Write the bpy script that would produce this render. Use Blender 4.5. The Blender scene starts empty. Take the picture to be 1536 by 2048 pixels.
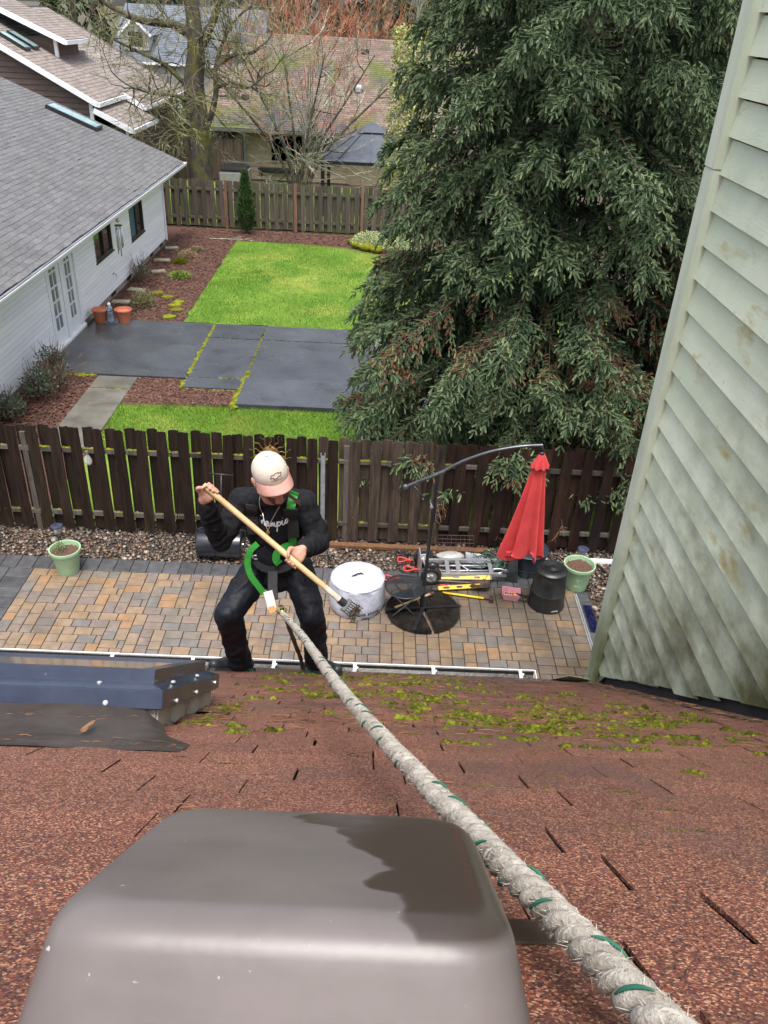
import bpy, bmesh, math, random
import numpy as np
from mathutils import Vector, Matrix, Euler, Quaternion

scene = bpy.context.scene
COL = scene.collection
R = math.radians

# ------------------------------------------------------------------ camera
CAM_POS = Vector((0.0, 0.0, 7.25))
cd = bpy.data.cameras.new("camera")
cam = bpy.data.objects.new("camera", cd)
COL.objects.link(cam)
right = Vector((0.99888, 0.00788, 0.04671)).normalized()
fwd = Vector((0.018, 0.853, -0.522)).normalized()
right = (right - fwd * right.dot(fwd)).normalized()
up = right.cross(fwd).normalized()
mw = Matrix((right, up, -fwd)).transposed().to_4x4()
mw.translation = CAM_POS
cam.matrix_world = mw
cd.sensor_fit = 'VERTICAL'
cd.sensor_height = 36.0
cd.lens = 36.0 * 1640.0 / 2048.0
cd.clip_start = 0.02
cd.clip_end = 2000.0
scene.camera = cam

# ------------------------------------------------------------------ overcast daylight
SUN_EL, SUN_AZ = 72.0, 178.0
world = bpy.data.worlds.new("World")
scene.world = world
world.use_nodes = True
wn = world.node_tree
wn.nodes.clear()
sky = wn.nodes.new('ShaderNodeTexSky')
sky.sky_type = 'NISHITA'
sky.sun_disc = False
sky.sun_elevation = R(SUN_EL)
sky.sun_rotation = R(SUN_AZ)
sky.altitude = 60.0
sky.air_density = 1.0
sky.dust_density = 4.0
sky.ozone_density = 1.0
hsv = wn.nodes.new('ShaderNodeHueSaturation')
hsv.inputs['Saturation'].default_value = 0.5
bg = wn.nodes.new('ShaderNodeBackground')
bg.inputs['Strength'].default_value = 0.14
wo = wn.nodes.new('ShaderNodeOutputWorld')
wn.links.new(sky.outputs[0], hsv.inputs['Color'])
wn.links.new(hsv.outputs[0], bg.inputs['Color'])
wn.links.new(bg.outputs[0], wo.inputs['Surface'])
sl = bpy.data.lights.new("sun", 'SUN')
sl.energy = 1.5
sl.angle = R(26)
sl.color = (1.0, 0.97, 0.93)
so = bpy.data.objects.new("sun", sl)
COL.objects.link(so)
# lamp azimuth follows the sky's sun rotation (clockwise from +Y)
sd = Vector((math.sin(R(SUN_AZ)) * math.cos(R(SUN_EL)), math.cos(R(SUN_AZ)) * math.cos(R(SUN_EL)), math.sin(R(SUN_EL))))
so.rotation_euler = sd.to_track_quat('Z', 'Y').to_euler()
so.location = (0, 0, 40)

vs = scene.view_settings
vs.view_transform = 'Standard'
vs.look = 'None'
vs.exposure = 1.25
vs.gamma = 1.0
vs.use_curve_mapping = False

# ------------------------------------------------------------------ helpers
def tag(o, label=None, cat=None, group=None, kind=None):
    if label: o["label"] = label
    if cat: o["category"] = cat
    if group: o["group"] = group
    if kind: o["kind"] = kind
    return o

def empty(name, loc=(0, 0, 0), label=None, cat=None, group=None, rz=0.0):
    o = bpy.data.objects.new(name, None)
    o.empty_display_size = 0.2
    o.location = loc
    o.rotation_euler = (0, 0, rz)
    COL.objects.link(o)
    return tag(o, label, cat, group)

def link(name, me, mat=None, parent=None, loc=None, rot=None, scale=None):
    o = bpy.data.objects.new(name, me)
    if mat is not None and len(me.materials) == 0:
        me.materials.append(mat)
    COL.objects.link(o)
    if parent is not None:
        o.parent = parent
    if loc is not None: o.location = loc
    elif parent is not None:      # geometry was given in world coordinates
        q = parent; t = Vector((0, 0, 0))
        while q is not None: t += q.location; q = q.parent
        o.location = -t
    if rot is not None: o.rotation_euler = rot
    if scale is not None: o.scale = scale
    return o

def mesh_np(name, V, F, mat=None, smooth=False):
    """V (n,3), F (m,k) arrays of one face size"""
    V = np.asarray(V, dtype=np.float32); F = np.asarray(F, dtype=np.int32)
    me = bpy.data.meshes.new(name)
    n, m, k = len(V), len(F), F.shape[1]
    me.vertices.add(n); me.vertices.foreach_set("co", V.ravel())
    me.loops.add(m * k); me.loops.foreach_set("vertex_index", F.ravel())
    me.polygons.add(m)
    me.polygons.foreach_set("loop_start", np.arange(0, m * k, k, dtype=np.int32))
    me.polygons.foreach_set("loop_total", np.full(m, k, dtype=np.int32))
    me.update(calc_edges=True)
    me.polygons.foreach_set("use_smooth", np.full(m, bool(smooth)))
    if mat is not None: me.materials.append(mat)
    return me

def basis(d, upv=(0, 0, 1)):
    d = Vector(d).normalized()
    u = Vector(upv)
    if abs(d.dot(u)) > 0.97: u = Vector((1, 0, 0)) if abs(d.x) < 0.9 else Vector((0, 1, 0))
    s = d.cross(u).normalized()
    return s, s.cross(d).normalized(), d

class MB:
    """collects faces into ONE mesh"""
    def __init__(self): self.v = []; self.f = []
    def add(self, vs, fs):
        b = len(self.v)
        self.v += [tuple(p) for p in vs]
        self.f += [tuple(i + b for i in f) for f in fs]
        return self
    def box(self, a, b, mat=None):
        x0, y0, z0 = a; x1, y1, z1 = b
        vs = [(x0,y0,z0),(x1,y0,z0),(x1,y1,z0),(x0,y1,z0),(x0,y0,z1),(x1,y0,z1),(x1,y1,z1),(x0,y1,z1)]
        if mat is not None: vs = [tuple(mat @ Vector(p)) for p in vs]
        return self.add(vs, [(0,3,2,1),(4,5,6,7),(0,1,5,4),(1,2,6,5),(2,3,7,6),(3,0,4,7)])
    def bar(self, p, q, w, t, upv=(0, 0, 1)):
        p, q = Vector(p), Vector(q)
        s, u, d = basis(q - p, upv)
        vs = []
        for c in (p, q):
            for a, b in ((-1,-1),(1,-1),(1,1),(-1,1)):
                vs.append(c + s * (a * w / 2) + u * (b * t / 2))
        return self.add(vs, [(3,2,1,0),(4,5,6,7),(0,1,5,4),(1,2,6,5),(2,3,7,6),(3,0,4,7)])
    def tube(self, pts, rad, seg=8, cap=True, squash=1.0):
        pts = [Vector(p) for p in pts]
        n = len(pts)
        if not hasattr(rad, '__len__'): rad = [rad] * n
        base = len(self.v)
        ref = None
        for i, p in enumerate(pts):
            d = (pts[min(i+1, n-1)] - pts[max(i-1, 0)])
            if d.length < 1e-9: d = Vector((0, 0, 1))
            d.normalize()
            if ref is None:
                s, u, _ = basis(d)
            else:
                s = (ref - d * ref.dot(d))
                s = s.normalized() if s.length > 1e-6 else basis(d)[0]
                u = s.cross(d).normalized()
            ref = s
            for k in range(seg):
                a = 2 * math.pi * k / seg
                self.v.append(tuple(p + (s * math.cos(a) + u * math.sin(a) * squash) * rad[i]))
        for i in range(n - 1):
            for k in range(seg):
                a = base + i * seg + k; b = base + i * seg + (k + 1) % seg
                self.f.append((a, b, b + seg, a + seg))
        if cap:
            self.f.append(tuple(base + k for k in range(seg))[::-1])
            self.f.append(tuple(base + (n - 1) * seg + k for k in range(seg)))
        return self
    def lathe(self, prof, seg=24, c=(0, 0, 0), close=False):
        base = len(self.v)
        for r, z in prof:
            for k in range(seg):
                a = 2 * math.pi * k / seg
                self.v.append((c[0] + r * math.cos(a), c[1] + r * math.sin(a), c[2] + z))
        n = len(prof)
        for i in range(n - 1 if not close else n):
            j = (i + 1) % n
            for k in range(seg):
                k2 = (k + 1) % seg
                self.f.append((base+i*seg+k, base+i*seg+k2, base+j*seg+k2, base+j*seg+k))
        return self
    def disc(self, c, r, seg=24, z=None, flip=False):
        vs = [(c[0] + r*math.cos(2*math.pi*k/seg), c[1] + r*math.sin(2*math.pi*k/seg), c[2]) for k in range(seg)]
        f = tuple(range(seg))
        return self.add(vs, [f[::-1] if flip else f])
    def ell(self, c, r, seg=16, rings=10, mat=None):
        base = len(self.v); c = Vector(c)
        def put(p):
            p = Vector((p[0]*r[0], p[1]*r[1], p[2]*r[2]))
            if mat is not None: p = mat @ p
            self.v.append(tuple(c + p))
        put((0, 0, -1))
        for i in range(1, rings):
            t = -math.pi/2 + math.pi * i / rings
            for k in range(seg):
                a = 2*math.pi*k/seg
                put((math.cos(t)*math.cos(a), math.cos(t)*math.sin(a), math.sin(t)))
        put((0, 0, 1))
        top = len(self.v) - 1
        for k in range(seg):
            k2 = (k+1) % seg
            self.f.append((base, base+1+k2, base+1+k))
            for i in range(rings-2):
                a = base+1+i*seg
                self.f.append((a+k, a+k2, a+seg+k2, a+seg+k))
            a = base+1+(rings-2)*seg
            self.f.append((a+k, a+k2, top))
        return self
    def capsule(self, p, q, ra, rb, seg=14):
        p, q = Vector(p), Vector(q); d = (q-p)
        L = d.length
        if L < 1e-6: return self.ell(p, (ra, ra, ra))
        d /= L
        pts, rad = [], []
        for t in (-80, -55, -30): pts.append(p + d*ra*math.sin(R(t))); rad.append(ra*math.cos(R(t)))
        pts.append(p); rad.append(ra); pts.append(q); rad.append(rb)
        for t in (30, 55, 80): pts.append(q + d*rb*math.sin(R(t))); rad.append(rb*math.cos(R(t)))
        return self.tube(pts, rad, seg)
    def prism(self, poly, axis, a, b):
        """poly: 2D outline, extruded along axis ('x','y','z') from a to b"""
        n = len(poly)
        def mk(u, v, w):
            return {'x': (w, u, v), 'y': (u, w, v), 'z': (u, v, w)}[axis]
        vs = [mk(u, v, a) for u, v in poly] + [mk(u, v, b) for u, v in poly]
        fs = [tuple(range(n))[::-1], tuple(range(n, 2*n))]
        fs += [(i, (i+1) % n, n+(i+1) % n, n+i) for i in range(n)]
        return self.add(vs, fs)
    def quad(self, a, b, c, d): return self.add([a, b, c, d], [(0, 1, 2, 3)])
    def ribbon(self, pts, w, t, upv=(0, -1, 0)):
        """flat strap; upv is roughly the face normal"""
        pts = [Vector(p) for p in pts]; n = len(pts); base = len(self.v)
        for i, p in enumerate(pts):
            d = (pts[min(i+1, n-1)] - pts[max(i-1, 0)]).normalized()
            nrm = Vector(upv if not isinstance(upv, list) else upv[i])
            s = d.cross(nrm).normalized(); nn = s.cross(d).normalized()
            for a, b in ((-1,-1),(1,-1),(1,1),(-1,1)):
                self.v.append(tuple(p + s*(a*w/2) + nn*(b*t/2)))
        for i in range(n-1):
            for k in range(4):
                a = base+i*4+k; b = base+i*4+(k+1) % 4
                self.f.append((a, b, b+4, a+4))
        self.f.append((base+3, base+2, base+1, base)); e = base+(n-1)*4
        self.f.append((e, e+1, e+2, e+3))
        return self
    def mesh(self, name, mat=None, smooth=False, bevel=0.0, seg=2):
        me = bpy.data.meshes.new(name)
        me.from_pydata(self.v, [], self.f)
        bm = bmesh.new(); bm.from_mesh(me)
        bmesh.ops.recalc_face_normals(bm, faces=bm.faces)
        if bevel > 0:
            es = [e for e in bm.edges if len(e.link_faces) == 2 and e.calc_face_angle(0) > 0.5]
            bmesh.ops.bevel(bm, geom=es, offset=bevel, segments=seg, affect='EDGES', clamp_overlap=True)
        bm.to_mesh(me); bm.free()
        if smooth is not False:
            me.polygons.foreach_set("use_smooth", np.ones(len(me.polygons), dtype=bool))
            if smooth is not True:
                me.set_sharp_from_angle(angle=R(smooth))
        me.update()
        if mat is not None: me.materials.append(mat)
        return me
    def build(self, name, mat, parent=None, smooth=False, bevel=0.0, seg=2, **kw):
        return link(name, self.mesh(name, mat, smooth, bevel, seg), None, parent, **kw)

def smooth_path(pts, n=8):
    """Catmull-Rom through points"""
    P = [Vector(p) for p in pts]
    if len(P) < 3: return P
    out = []
    E = [P[0]*2-P[1]] + P + [P[-1]*2-P[-2]]
    for i in range(1, len(E)-2):
        a, b, c, d = E[i-1:i+3]
        for k in range(n):
            t = k/n
            out.append(0.5*((2*b)+(c-a)*t+(2*a-5*b+4*c-d)*t*t+(3*b-a-3*c+d)*t**3))
    out.append(P[-1])
    return out

def organic(name, mb, mat, voxel=0.01, smooth_it=6, disp=(), parent=None, decimate=0):
    """union of closed shapes into one continuous smooth surface"""
    me = mb.mesh(name + "_base")
    o = bpy.data.objects.new(name + "_tmp", me); COL.objects.link(o)
    m = o.modifiers.new("r", 'REMESH'); m.mode = 'VOXEL'; m.voxel_size = voxel
    if smooth_it:
        m = o.modifiers.new("s", 'SMOOTH'); m.iterations = smooth_it; m.factor = 0.5
    for (kind, size, strength) in disp:
        tx = bpy.data.textures.new(name + "_fold", kind)
        tx.noise_scale = size
        m = o.modifiers.new("d", 'DISPLACE'); m.texture = tx; m.strength = strength; m.mid_level = 0.5
        m.texture_coords = 'GLOBAL'
    if disp:
        m = o.modifiers.new("s2", 'SMOOTH'); m.iterations = 2; m.factor = 0.5
    dg = bpy.context.evaluated_depsgraph_get()
    me2 = bpy.data.meshes.new_from_object(o.evaluated_get(dg))
    bpy.data.objects.remove(o); bpy.data.meshes.remove(me)
    me2.name = name
    me2.polygons.foreach_set("use_smooth", np.ones(len(me2.polygons), dtype=bool))
    me2.materials.clear(); me2.materials.append(mat)
    return link(name, me2, None, parent)

# ------------------------------------------------------------------ materials
def ramp_node(nt, stops):
    n = nt.nodes.new('ShaderNodeValToRGB'); cr = n.color_ramp
    while len(cr.elements) < len(stops): cr.elements.new(0.5)
    for e, (p, c) in zip(cr.elements, stops):
        e.position = p; e.color = (c[0], c[1], c[2], 1) if hasattr(c, '__len__') else (c, c, c, 1)
    return n

MATS = {}
def mat(name, c1, c2=None, sc=8.0, st=(1, 1, 1), rough=0.7, bump=0.0, bsc=None, bst=None, rand=0.0, hue=0.0, metal=0.0,
        layers=(), wet=None, spec=0.5, lo=0.35, hi=0.65, detail=6.0, coat=0.0, trans=0.0, alpha=1.0, dist=0.0, sss=0.0, vor=None, bdist=0.01, sheen=0.0, isl=False, pal=None, wpos=False):
    """generic procedural surface: noise between two colours, per-object variation, patches of wear, wet gloss, relief"""
    m = bpy.data.materials.new(name); m.use_nodes = True
    nt = m.node_tree; nd = nt.nodes; lk = nt.links
    pb = nd["Principled BSDF"]
    tc = nd.new('ShaderNodeTexCoord'); oi = nd.new('ShaderNodeObjectInfo')
    off = nd.new('ShaderNodeVectorMath'); off.operation = 'SCALE'
    cmb = nd.new('ShaderNodeCombineXYZ')
    rnd = oi.outputs['Random']
    if isl:
        ge = nd.new('ShaderNodeNewGeometry'); sm = nd.new('ShaderNodeMath'); sm.operation = 'ADD'
        fq = nd.new('ShaderNodeMath'); fq.operation = 'FRACT'
        lk.new(rnd, sm.inputs[0]); lk.new(ge.outputs['Random Per Island'], sm.inputs[1]); lk.new(sm.outputs[0], fq.inputs[0]); rnd = fq.outputs[0]
    for i in range(3): lk.new(rnd, cmb.inputs[i])
    lk.new(cmb.outputs[0], off.inputs[0]); off.inputs['Scale'].default_value = 37.0
    add = nd.new('ShaderNodeVectorMath'); add.operation = 'ADD'
    lk.new(tc.outputs['Object'], add.inputs[0]); lk.new(off.outputs[0], add.inputs[1])
    gpos = nd.new('ShaderNodeNewGeometry').outputs['Position']
    def nz(scale, stretch, det=detail, ds=0.0, world=False):
        mp = nd.new('ShaderNodeMapping'); mp.inputs['Scale'].default_value = stretch
        lk.new(gpos if world else add.outputs[0], mp.inputs['Vector'])
        n = nd.new('ShaderNodeTexNoise'); n.inputs['Scale'].default_value = scale
        n.inputs['Detail'].default_value = det; n.inputs['Distortion'].default_value = ds
        n.inputs['Roughness'].default_value = 0.6
        lk.new(mp.outputs[0], n.inputs['Vector']); return n
    if c2 is None: c2 = tuple(min(1, x*1.12) for x in c1)
    if vor:
        mp = nd.new('ShaderNodeMapping'); lk.new(add.outputs[0], mp.inputs['Vector'])
        v = nd.new('ShaderNodeTexVoronoi'); v.inputs['Scale'].default_value = vor[0]
        lk.new(mp.outputs[0], v.inputs['Vector'])
        sx = nd.new('ShaderNodeSeparateColor'); lk.new(v.outputs['Color'], sx.inputs[0])
        rp = ramp_node(nt, vor[1]); lk.new(sx.outputs[0], rp.inputs[0])
        src = sx.outputs[0]
    else:
        n1 = nz(sc, st, detail, dist)
        rp = ramp_node(nt, [(lo, c1), (hi, c2)]); lk.new(n1.outputs[0], rp.inputs[0])
        src = n1.outputs[0]
    col = rp.outputs[0]
    if pal:      # piece-to-piece colours, the noise then multiplies them
        pr = ramp_node(nt, pal); pr.color_ramp.interpolation = 'CONSTANT'; lk.new(rnd, pr.inputs[0])
        mu = nd.new('ShaderNodeMix'); mu.data_type = 'RGBA'; mu.blend_type = 'MULTIPLY'; mu.inputs['Factor'].default_value = 1.0
        lk.new(pr.outputs[0], mu.inputs['A']); lk.new(col, mu.inputs['B']); col = mu.outputs['Result']
    if rand or hue:
        h = nd.new('ShaderNodeHueSaturation')
        mr = nd.new('ShaderNodeMapRange'); mr.inputs[3].default_value = 1-rand; mr.inputs[4].default_value = 1+rand
        lk.new(rnd, mr.inputs[0]); lk.new(mr.outputs[0], h.inputs['Value'])
        if hue:
            ml = nd.new('ShaderNodeMath'); ml.operation = 'MULTIPLY'; ml.inputs[1].default_value = 7.31
            fr = nd.new('ShaderNodeMath'); fr.operation = 'FRACT'
            lk.new(rnd, ml.inputs[0]); lk.new(ml.outputs[0], fr.inputs[0])
            m2 = nd.new('ShaderNodeMapRange'); m2.inputs[3].default_value = 0.5-hue; m2.inputs[4].default_value = 0.5+hue
            lk.new(fr.outputs[0], m2.inputs[0]); lk.new(m2.outputs[0], h.inputs['Hue'])
        lk.new(col, h.inputs['Color']); col = h.outputs[0]
    for L in layers:
        lc, lsc, llo, lhi = L[:4]; lst = L[4] if len(L) > 4 else (1, 1, 1)
        n = nz(lsc, lst, 5.0, 0.0, wpos)
        r2 = ramp_node(nt, [(llo, 0.0), (lhi, 1.0)]); lk.new(n.outputs[0], r2.inputs[0])
        mx = nd.new('ShaderNodeMix'); mx.data_type = 'RGBA'
        fac = r2.outputs[0]
        if len(L) > 5:   # (axis, z0, z1) height mask in object space
            sp = nd.new('ShaderNodeSeparateXYZ'); lk.new(gpos if wpos else tc.outputs['Object'], sp.inputs[0])
            ax, z0, z1 = L[5]
            mr = nd.new('ShaderNodeMapRange'); mr.inputs[1].default_value = z0; mr.inputs[2].default_value = z1
            if hasattr(ax, '__len__'):      # distance along a direction
                dp_ = nd.new('ShaderNodeVectorMath'); dp_.operation = 'DOT_PRODUCT'; dp_.inputs[1].default_value = ax
                lk.new(gpos if wpos else tc.outputs['Object'], dp_.inputs[0]); lk.new(dp_.outputs['Value'], mr.inputs[0])
            else: lk.new(sp.outputs[ax], mr.inputs[0])
            mu = nd.new('ShaderNodeMath'); mu.operation = 'MULTIPLY'
            lk.new(fac, mu.inputs[0]); lk.new(mr.outputs[0], mu.inputs[1]); fac = mu.outputs[0]
        lk.new(fac, mx.inputs['Factor']); lk.new(col, mx.inputs['A']); mx.inputs['B'].default_value = (*lc, 1)
        col = mx.outputs['Result']
    lk.new(col, pb.inputs['Base Color'])
    pb.inputs['Roughness'].default_value = rough
    pb.inputs['Metallic'].default_value = metal
    pb.inputs['Specular IOR Level'].default_value = spec
    pb.inputs['Coat Weight'].default_value = coat
    pb.inputs['Coat Roughness'].default_value = 0.15
    pb.inputs['Alpha'].default_value = alpha
    if sheen: pb.inputs['Sheen Weight'].default_value = sheen
    if trans: pb.inputs['Transmission Weight'].default_value = trans
    if sss:
        pb.inputs['Subsurface Weight'].default_value = sss; pb.inputs['Subsurface Radius'].default_value = (0.012, 0.005, 0.003)
        pb.inputs['Subsurface Scale'].default_value = 1.0
    if wet:
        n = nz(wet[0], (1, 1, 1), 4.0, 0.0, wpos)
        r3 = ramp_node(nt, [(wet[1], rough), (wet[2], wet[3])]); lk.new(n.outputs[0], r3.inputs[0])
        lk.new(r3.outputs[0], pb.inputs['Roughness'])
    if bump:
        b = nd.new('ShaderNodeBump'); b.inputs['Strength'].default_value = bump; b.inputs['Distance'].default_value = bdist
        if bsc: bn = nz(bsc, bst or st, 5.0); lk.new(bn.outputs[0], b.inputs['Height'])
        else: lk.new(src, b.inputs['Height'])
        lk.new(b.outputs[0], pb.inputs['Normal'])
    MATS[name] = m
    return m
# ------------------------------------------------------------------ material library
rng = np.random.default_rng(7)
random.seed(11)
G = dict
m_soil = mat("soil", (0.05, 0.035, 0.025), (0.09, 0.07, 0.04), sc=1.5, rough=0.9, layers=[((0.05, 0.09, 0.02), 0.25, 0.5, 0.62)])
m_lawn = mat("lawn", (0.075, 0.155, 0.016), (0.15, 0.25, 0.032), sc=1.1, rough=0.85, bump=0.6, bsc=60, spec=0.2, lo=0.3, hi=0.7,
             layers=[((0.25, 0.27, 0.055), 0.55, 0.50, 0.72), ((0.055, 0.13, 0.014), 2.6, 0.58, 0.75), ((0.20, 0.20, 0.05), 5.0, 0.66, 0.78)])
m_blade = mat("grass_blade", (0.07, 0.165, 0.014), (0.155, 0.28, 0.03), sc=0.7, rough=0.6, spec=0.25, isl=True, rand=0.35, hue=0.015, lo=0.3, hi=0.7,
              wpos=True, layers=[((0.255, 0.285, 0.055), 0.55, 0.48, 0.70), ((0.055, 0.13, 0.012), 1.7, 0.54, 0.72), ((0.20, 0.18, 0.05), 5.0, 0.62, 0.78), ((0.17, 0.19, 0.02), 0.9, 0.54, 0.66, (1, 1, 1), (1, 26.5, 29.5))])
m_mulch = mat("mulch", (0.045, 0.020, 0.014), (0.12, 0.055, 0.036), sc=34, rough=0.85, bump=0.9, bsc=60, bdist=0.02, lo=0.3, hi=0.7, st=(1, 0.5, 1))
m_chip = mat("bark_chip", (0.07, 0.030, 0.02), (0.15, 0.07, 0.045), sc=20, rough=0.8, isl=True, rand=0.55, hue=0.015)
m_slab = mat("wet_concrete", (0.036, 0.040, 0.048), (0.060, 0.065, 0.074), sc=1.2, rough=0.42, bump=0.12, bsc=70, rand=0.12, wet=(0.6, 0.35, 0.6, 0.16), lo=0.3, hi=0.7,
             layers=[((0.085, 0.078, 0.06), 3.2, 0.64, 0.8), ((0.02, 0.022, 0.02), 1.1, 0.55, 0.75), ((0.07, 0.066, 0.05), 0.7, 0.40, 0.62, (1, 1, 1), (0, -6.0, -7.4))], wpos=True)
m_walk = mat("damp_concrete", (0.085, 0.08, 0.065), (0.15, 0.14, 0.115), sc=2.2, rough=0.5, bump=0.2, bsc=60, rand=0.1, wet=(1.0, 0.4, 0.6, 0.3),
             layers=[((0.06, 0.075, 0.03), 1.4, 0.6, 0.75)])
m_moss = mat("moss", (0.07, 0.085, 0.006), (0.20, 0.205, 0.012), sc=14, rough=0.9, bump=0.8, bsc=90, spec=0.15, isl=True, rand=0.3, hue=0.02)
m_moss2 = mat("moss_tuft", (0.030, 0.034, 0.007), (0.165, 0.17, 0.016), sc=85, rough=0.9, bump=0.9, bsc=260, spec=0.1, isl=True, rand=0.55, hue=0.025, bdist=0.004)
PAVE = [(0.0, (0.27, 0.195, 0.13)), (0.13, (0.205, 0.175, 0.145)), (0.28, (0.30, 0.19, 0.108)), (0.38, (0.225, 0.175, 0.142)), (0.50, (0.178, 0.165, 0.15)),
        (0.64, (0.25, 0.19, 0.135)), (0.76, (0.195, 0.16, 0.138)), (0.88, (0.265, 0.19, 0.12))]
m_paver = mat("paver", (0.62, 0.62, 0.62), (1.05, 1.02, 1.0), sc=7, rough=0.5, bump=0.25, bsc=80, isl=True, pal=PAVE, lo=0.25, hi=0.7, wet=(1.3, 0.45, 0.62, 0.36), wpos=True, spec=0.3,
              layers=[((0.075, 0.056, 0.036), 0.9, 0.30, 0.66, (1, 1, 1), (0, -1.2, 2.4)), ((0.10, 0.082, 0.062), 0.6, 0.52, 0.7)], bdist=0.004)
m_pdark = mat("charcoal_paver", (0.055, 0.055, 0.058), (0.085, 0.085, 0.09), sc=9, rough=0.5, bump=0.2, bsc=90, isl=True, rand=0.18, wet=(1.2, 0.4, 0.6, 0.25), bdist=0.004)
m_sand = mat("joint_sand", (0.03, 0.024, 0.018), (0.055, 0.045, 0.033), sc=20, rough=0.9)
m_gravel0 = mat("gravel_bed", (0.04, 0.03, 0.024), (0.10, 0.075, 0.055), sc=60, rough=0.7, bump=1.0, bdist=0.03)
PEB = [(0.0, (0.06, 0.042, 0.030)), (0.2, (0.12, 0.080, 0.058)), (0.36, (0.04, 0.032, 0.028)), (0.5, (0.16, 0.125, 0.092)), (0.62, (0.085, 0.062, 0.048)), (0.78, (0.14, 0.078, 0.046)), (0.92, (0.30, 0.26, 0.215))]
m_peb = mat("pebble", (0.7, 0.7, 0.7), (1, 1, 1), sc=30, rough=0.32, isl=True, pal=PEB, rand=0.1)

def structure(o, label=None):
    o["kind"] = "structure"
    if label: o["label"] = label
    return o

# ------------------------------------------------------------------ ground
mb = MB()
N = 40
for i in range(N + 1):
    for j in range(N + 1):
        u = (i / N * 2 - 1); v = (j / N * 2 - 1)
        mb.v.append((u * abs(u) * 500, 30 + v * abs(v) * 700, -0.06))
for i in range(N):
    for j in range(N):
        a = i * (N + 1) + j
        mb.f.append((a, a + N + 1, a + N + 2, a + 1))
structure(mb.build("ground", m_soil))

def sheet(name, poly, z, m, res=0.35, amp=0.02, thick=0.0, wob=0.0):
    """flat polygon with a slightly uneven surface"""
    bm = bmesh.new()
    pts = []
    for i, (x, y) in enumerate(poly):
        x2, y2 = poly[(i+1) % len(poly)]
        n = max(1, int(math.hypot(x2-x, y2-y) / 0.4))
        for k in range(n):
            t = k / n
            w = wob * math.sin((x+(x2-x)*t)*5.1 + (y+(y2-y)*t)*7.3) + wob*0.6*math.sin((x+(x2-x)*t)*13.1-(y+(y2-y)*t)*11.0)
            nx, ny = (y2-y), -(x2-x); L = math.hypot(nx, ny) or 1
            pts.append((x+(x2-x)*t + nx/L*w, y+(y2-y)*t + ny/L*w))
    vs = [bm.verts.new((x, y, z)) for x, y in pts]
    f = bm.faces.new(vs)
    if f.normal.z < 0: f.normal_flip()
    bmesh.ops.triangulate(bm, faces=[f])
    for _ in range(3):
        bmesh.ops.subdivide_edges(bm, edges=[e for e in bm.edges if e.calc_length() > res*1.5], cuts=1)
        bmesh.ops.triangulate(bm, faces=bm.faces)
    from mathutils import noise as nz
    for v in bm.verts:
        if amp: v.co.z += nz.noise(Vector((v.co.x*0.6, v.co.y*0.6, 3))) * amp
    bmesh.ops.recalc_face_normals(bm, faces=bm.faces)
    if sum(f.normal.z for f in bm.faces) < 0: bmesh.ops.reverse_faces(bm, faces=bm.faces)
    me = bpy.data.meshes.new(name); bm.to_mesh(me); bm.free()
    me.polygons.foreach_set("use_smooth", np.ones(len(me.polygons), dtype=bool))
    return link(name, me, m)

BACK_LAWN = [(-5.11, 21.0), (6.5, 20.9), (6.5, 29.0), (1.2, 28.4), (-0.2, 28.9), (-1.3, 29.55), (-2.6, 29.8), (-5.13, 29.85)]
FRONT_LAWN = [(-5.25, 11.25), (7.0, 11.25), (7.0, 15.72), (-2.9, 15.80), (-5.28, 15.68)]
structure(sheet("lawn", BACK_LAWN, 0.0, m_lawn, wob=0.03), "bright green back lawn beyond the dark concrete patio")
structure(sheet("lawn", FRONT_LAWN, 0.0, m_lawn, wob=0.03), "narrow green lawn strip behind the near fence")
structure(sheet("mulch_bed", [(-7.5, 20.85), (-5.11, 20.9), (-5.12, 29.85), (-2.6, 29.8), (-1.3, 29.55), (-0.2, 28.9), (1.2, 28.4), (6.5, 29.0), (6.5, 31.7), (-9.0, 31.7), (-9.0, 29.2), (-7.5, 29.2)], -0.025, m_mulch), "reddish bark mulch bed along the white house and far fence")
structure(sheet("mulch_bed", [(-7.5, 11.2), (-5.2, 11.2), (-5.2, 14.6), (-6.1, 14.6), (-6.1, 17.12), (-7.5, 17.12)], -0.02, m_mulch), "bark mulch bed with rose bushes at the house wall")
structure(sheet("mulch_bed", [(-5.32, 15.66), (-2.9, 15.78), (-2.9, 17.12), (-5.25, 17.12)], 0.004, m_mulch, wob=0.01), "bark mulch patch between the walk and the patio")
structure(sheet("neighbour_grass", [(-10.5, 32.0), (3.0, 32.0), (3.0, 41.0), (-10.5, 41.0)], -0.02, m_lawn), "grass behind the far fence")

def in_poly(P, poly):
    x, y = P[:, 0], P[:, 1]; ins = np.zeros(len(P), bool)
    for i in range(len(poly)):
        x1, y1 = poly[i]; x2, y2 = poly[(i+1) % len(poly)]
        c = ((y1 > y) != (y2 > y)) & (x < (x2-x1)*(y-y1)/((y2-y1) + 1e-12) + x1)
        ins ^= c
    return ins

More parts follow.
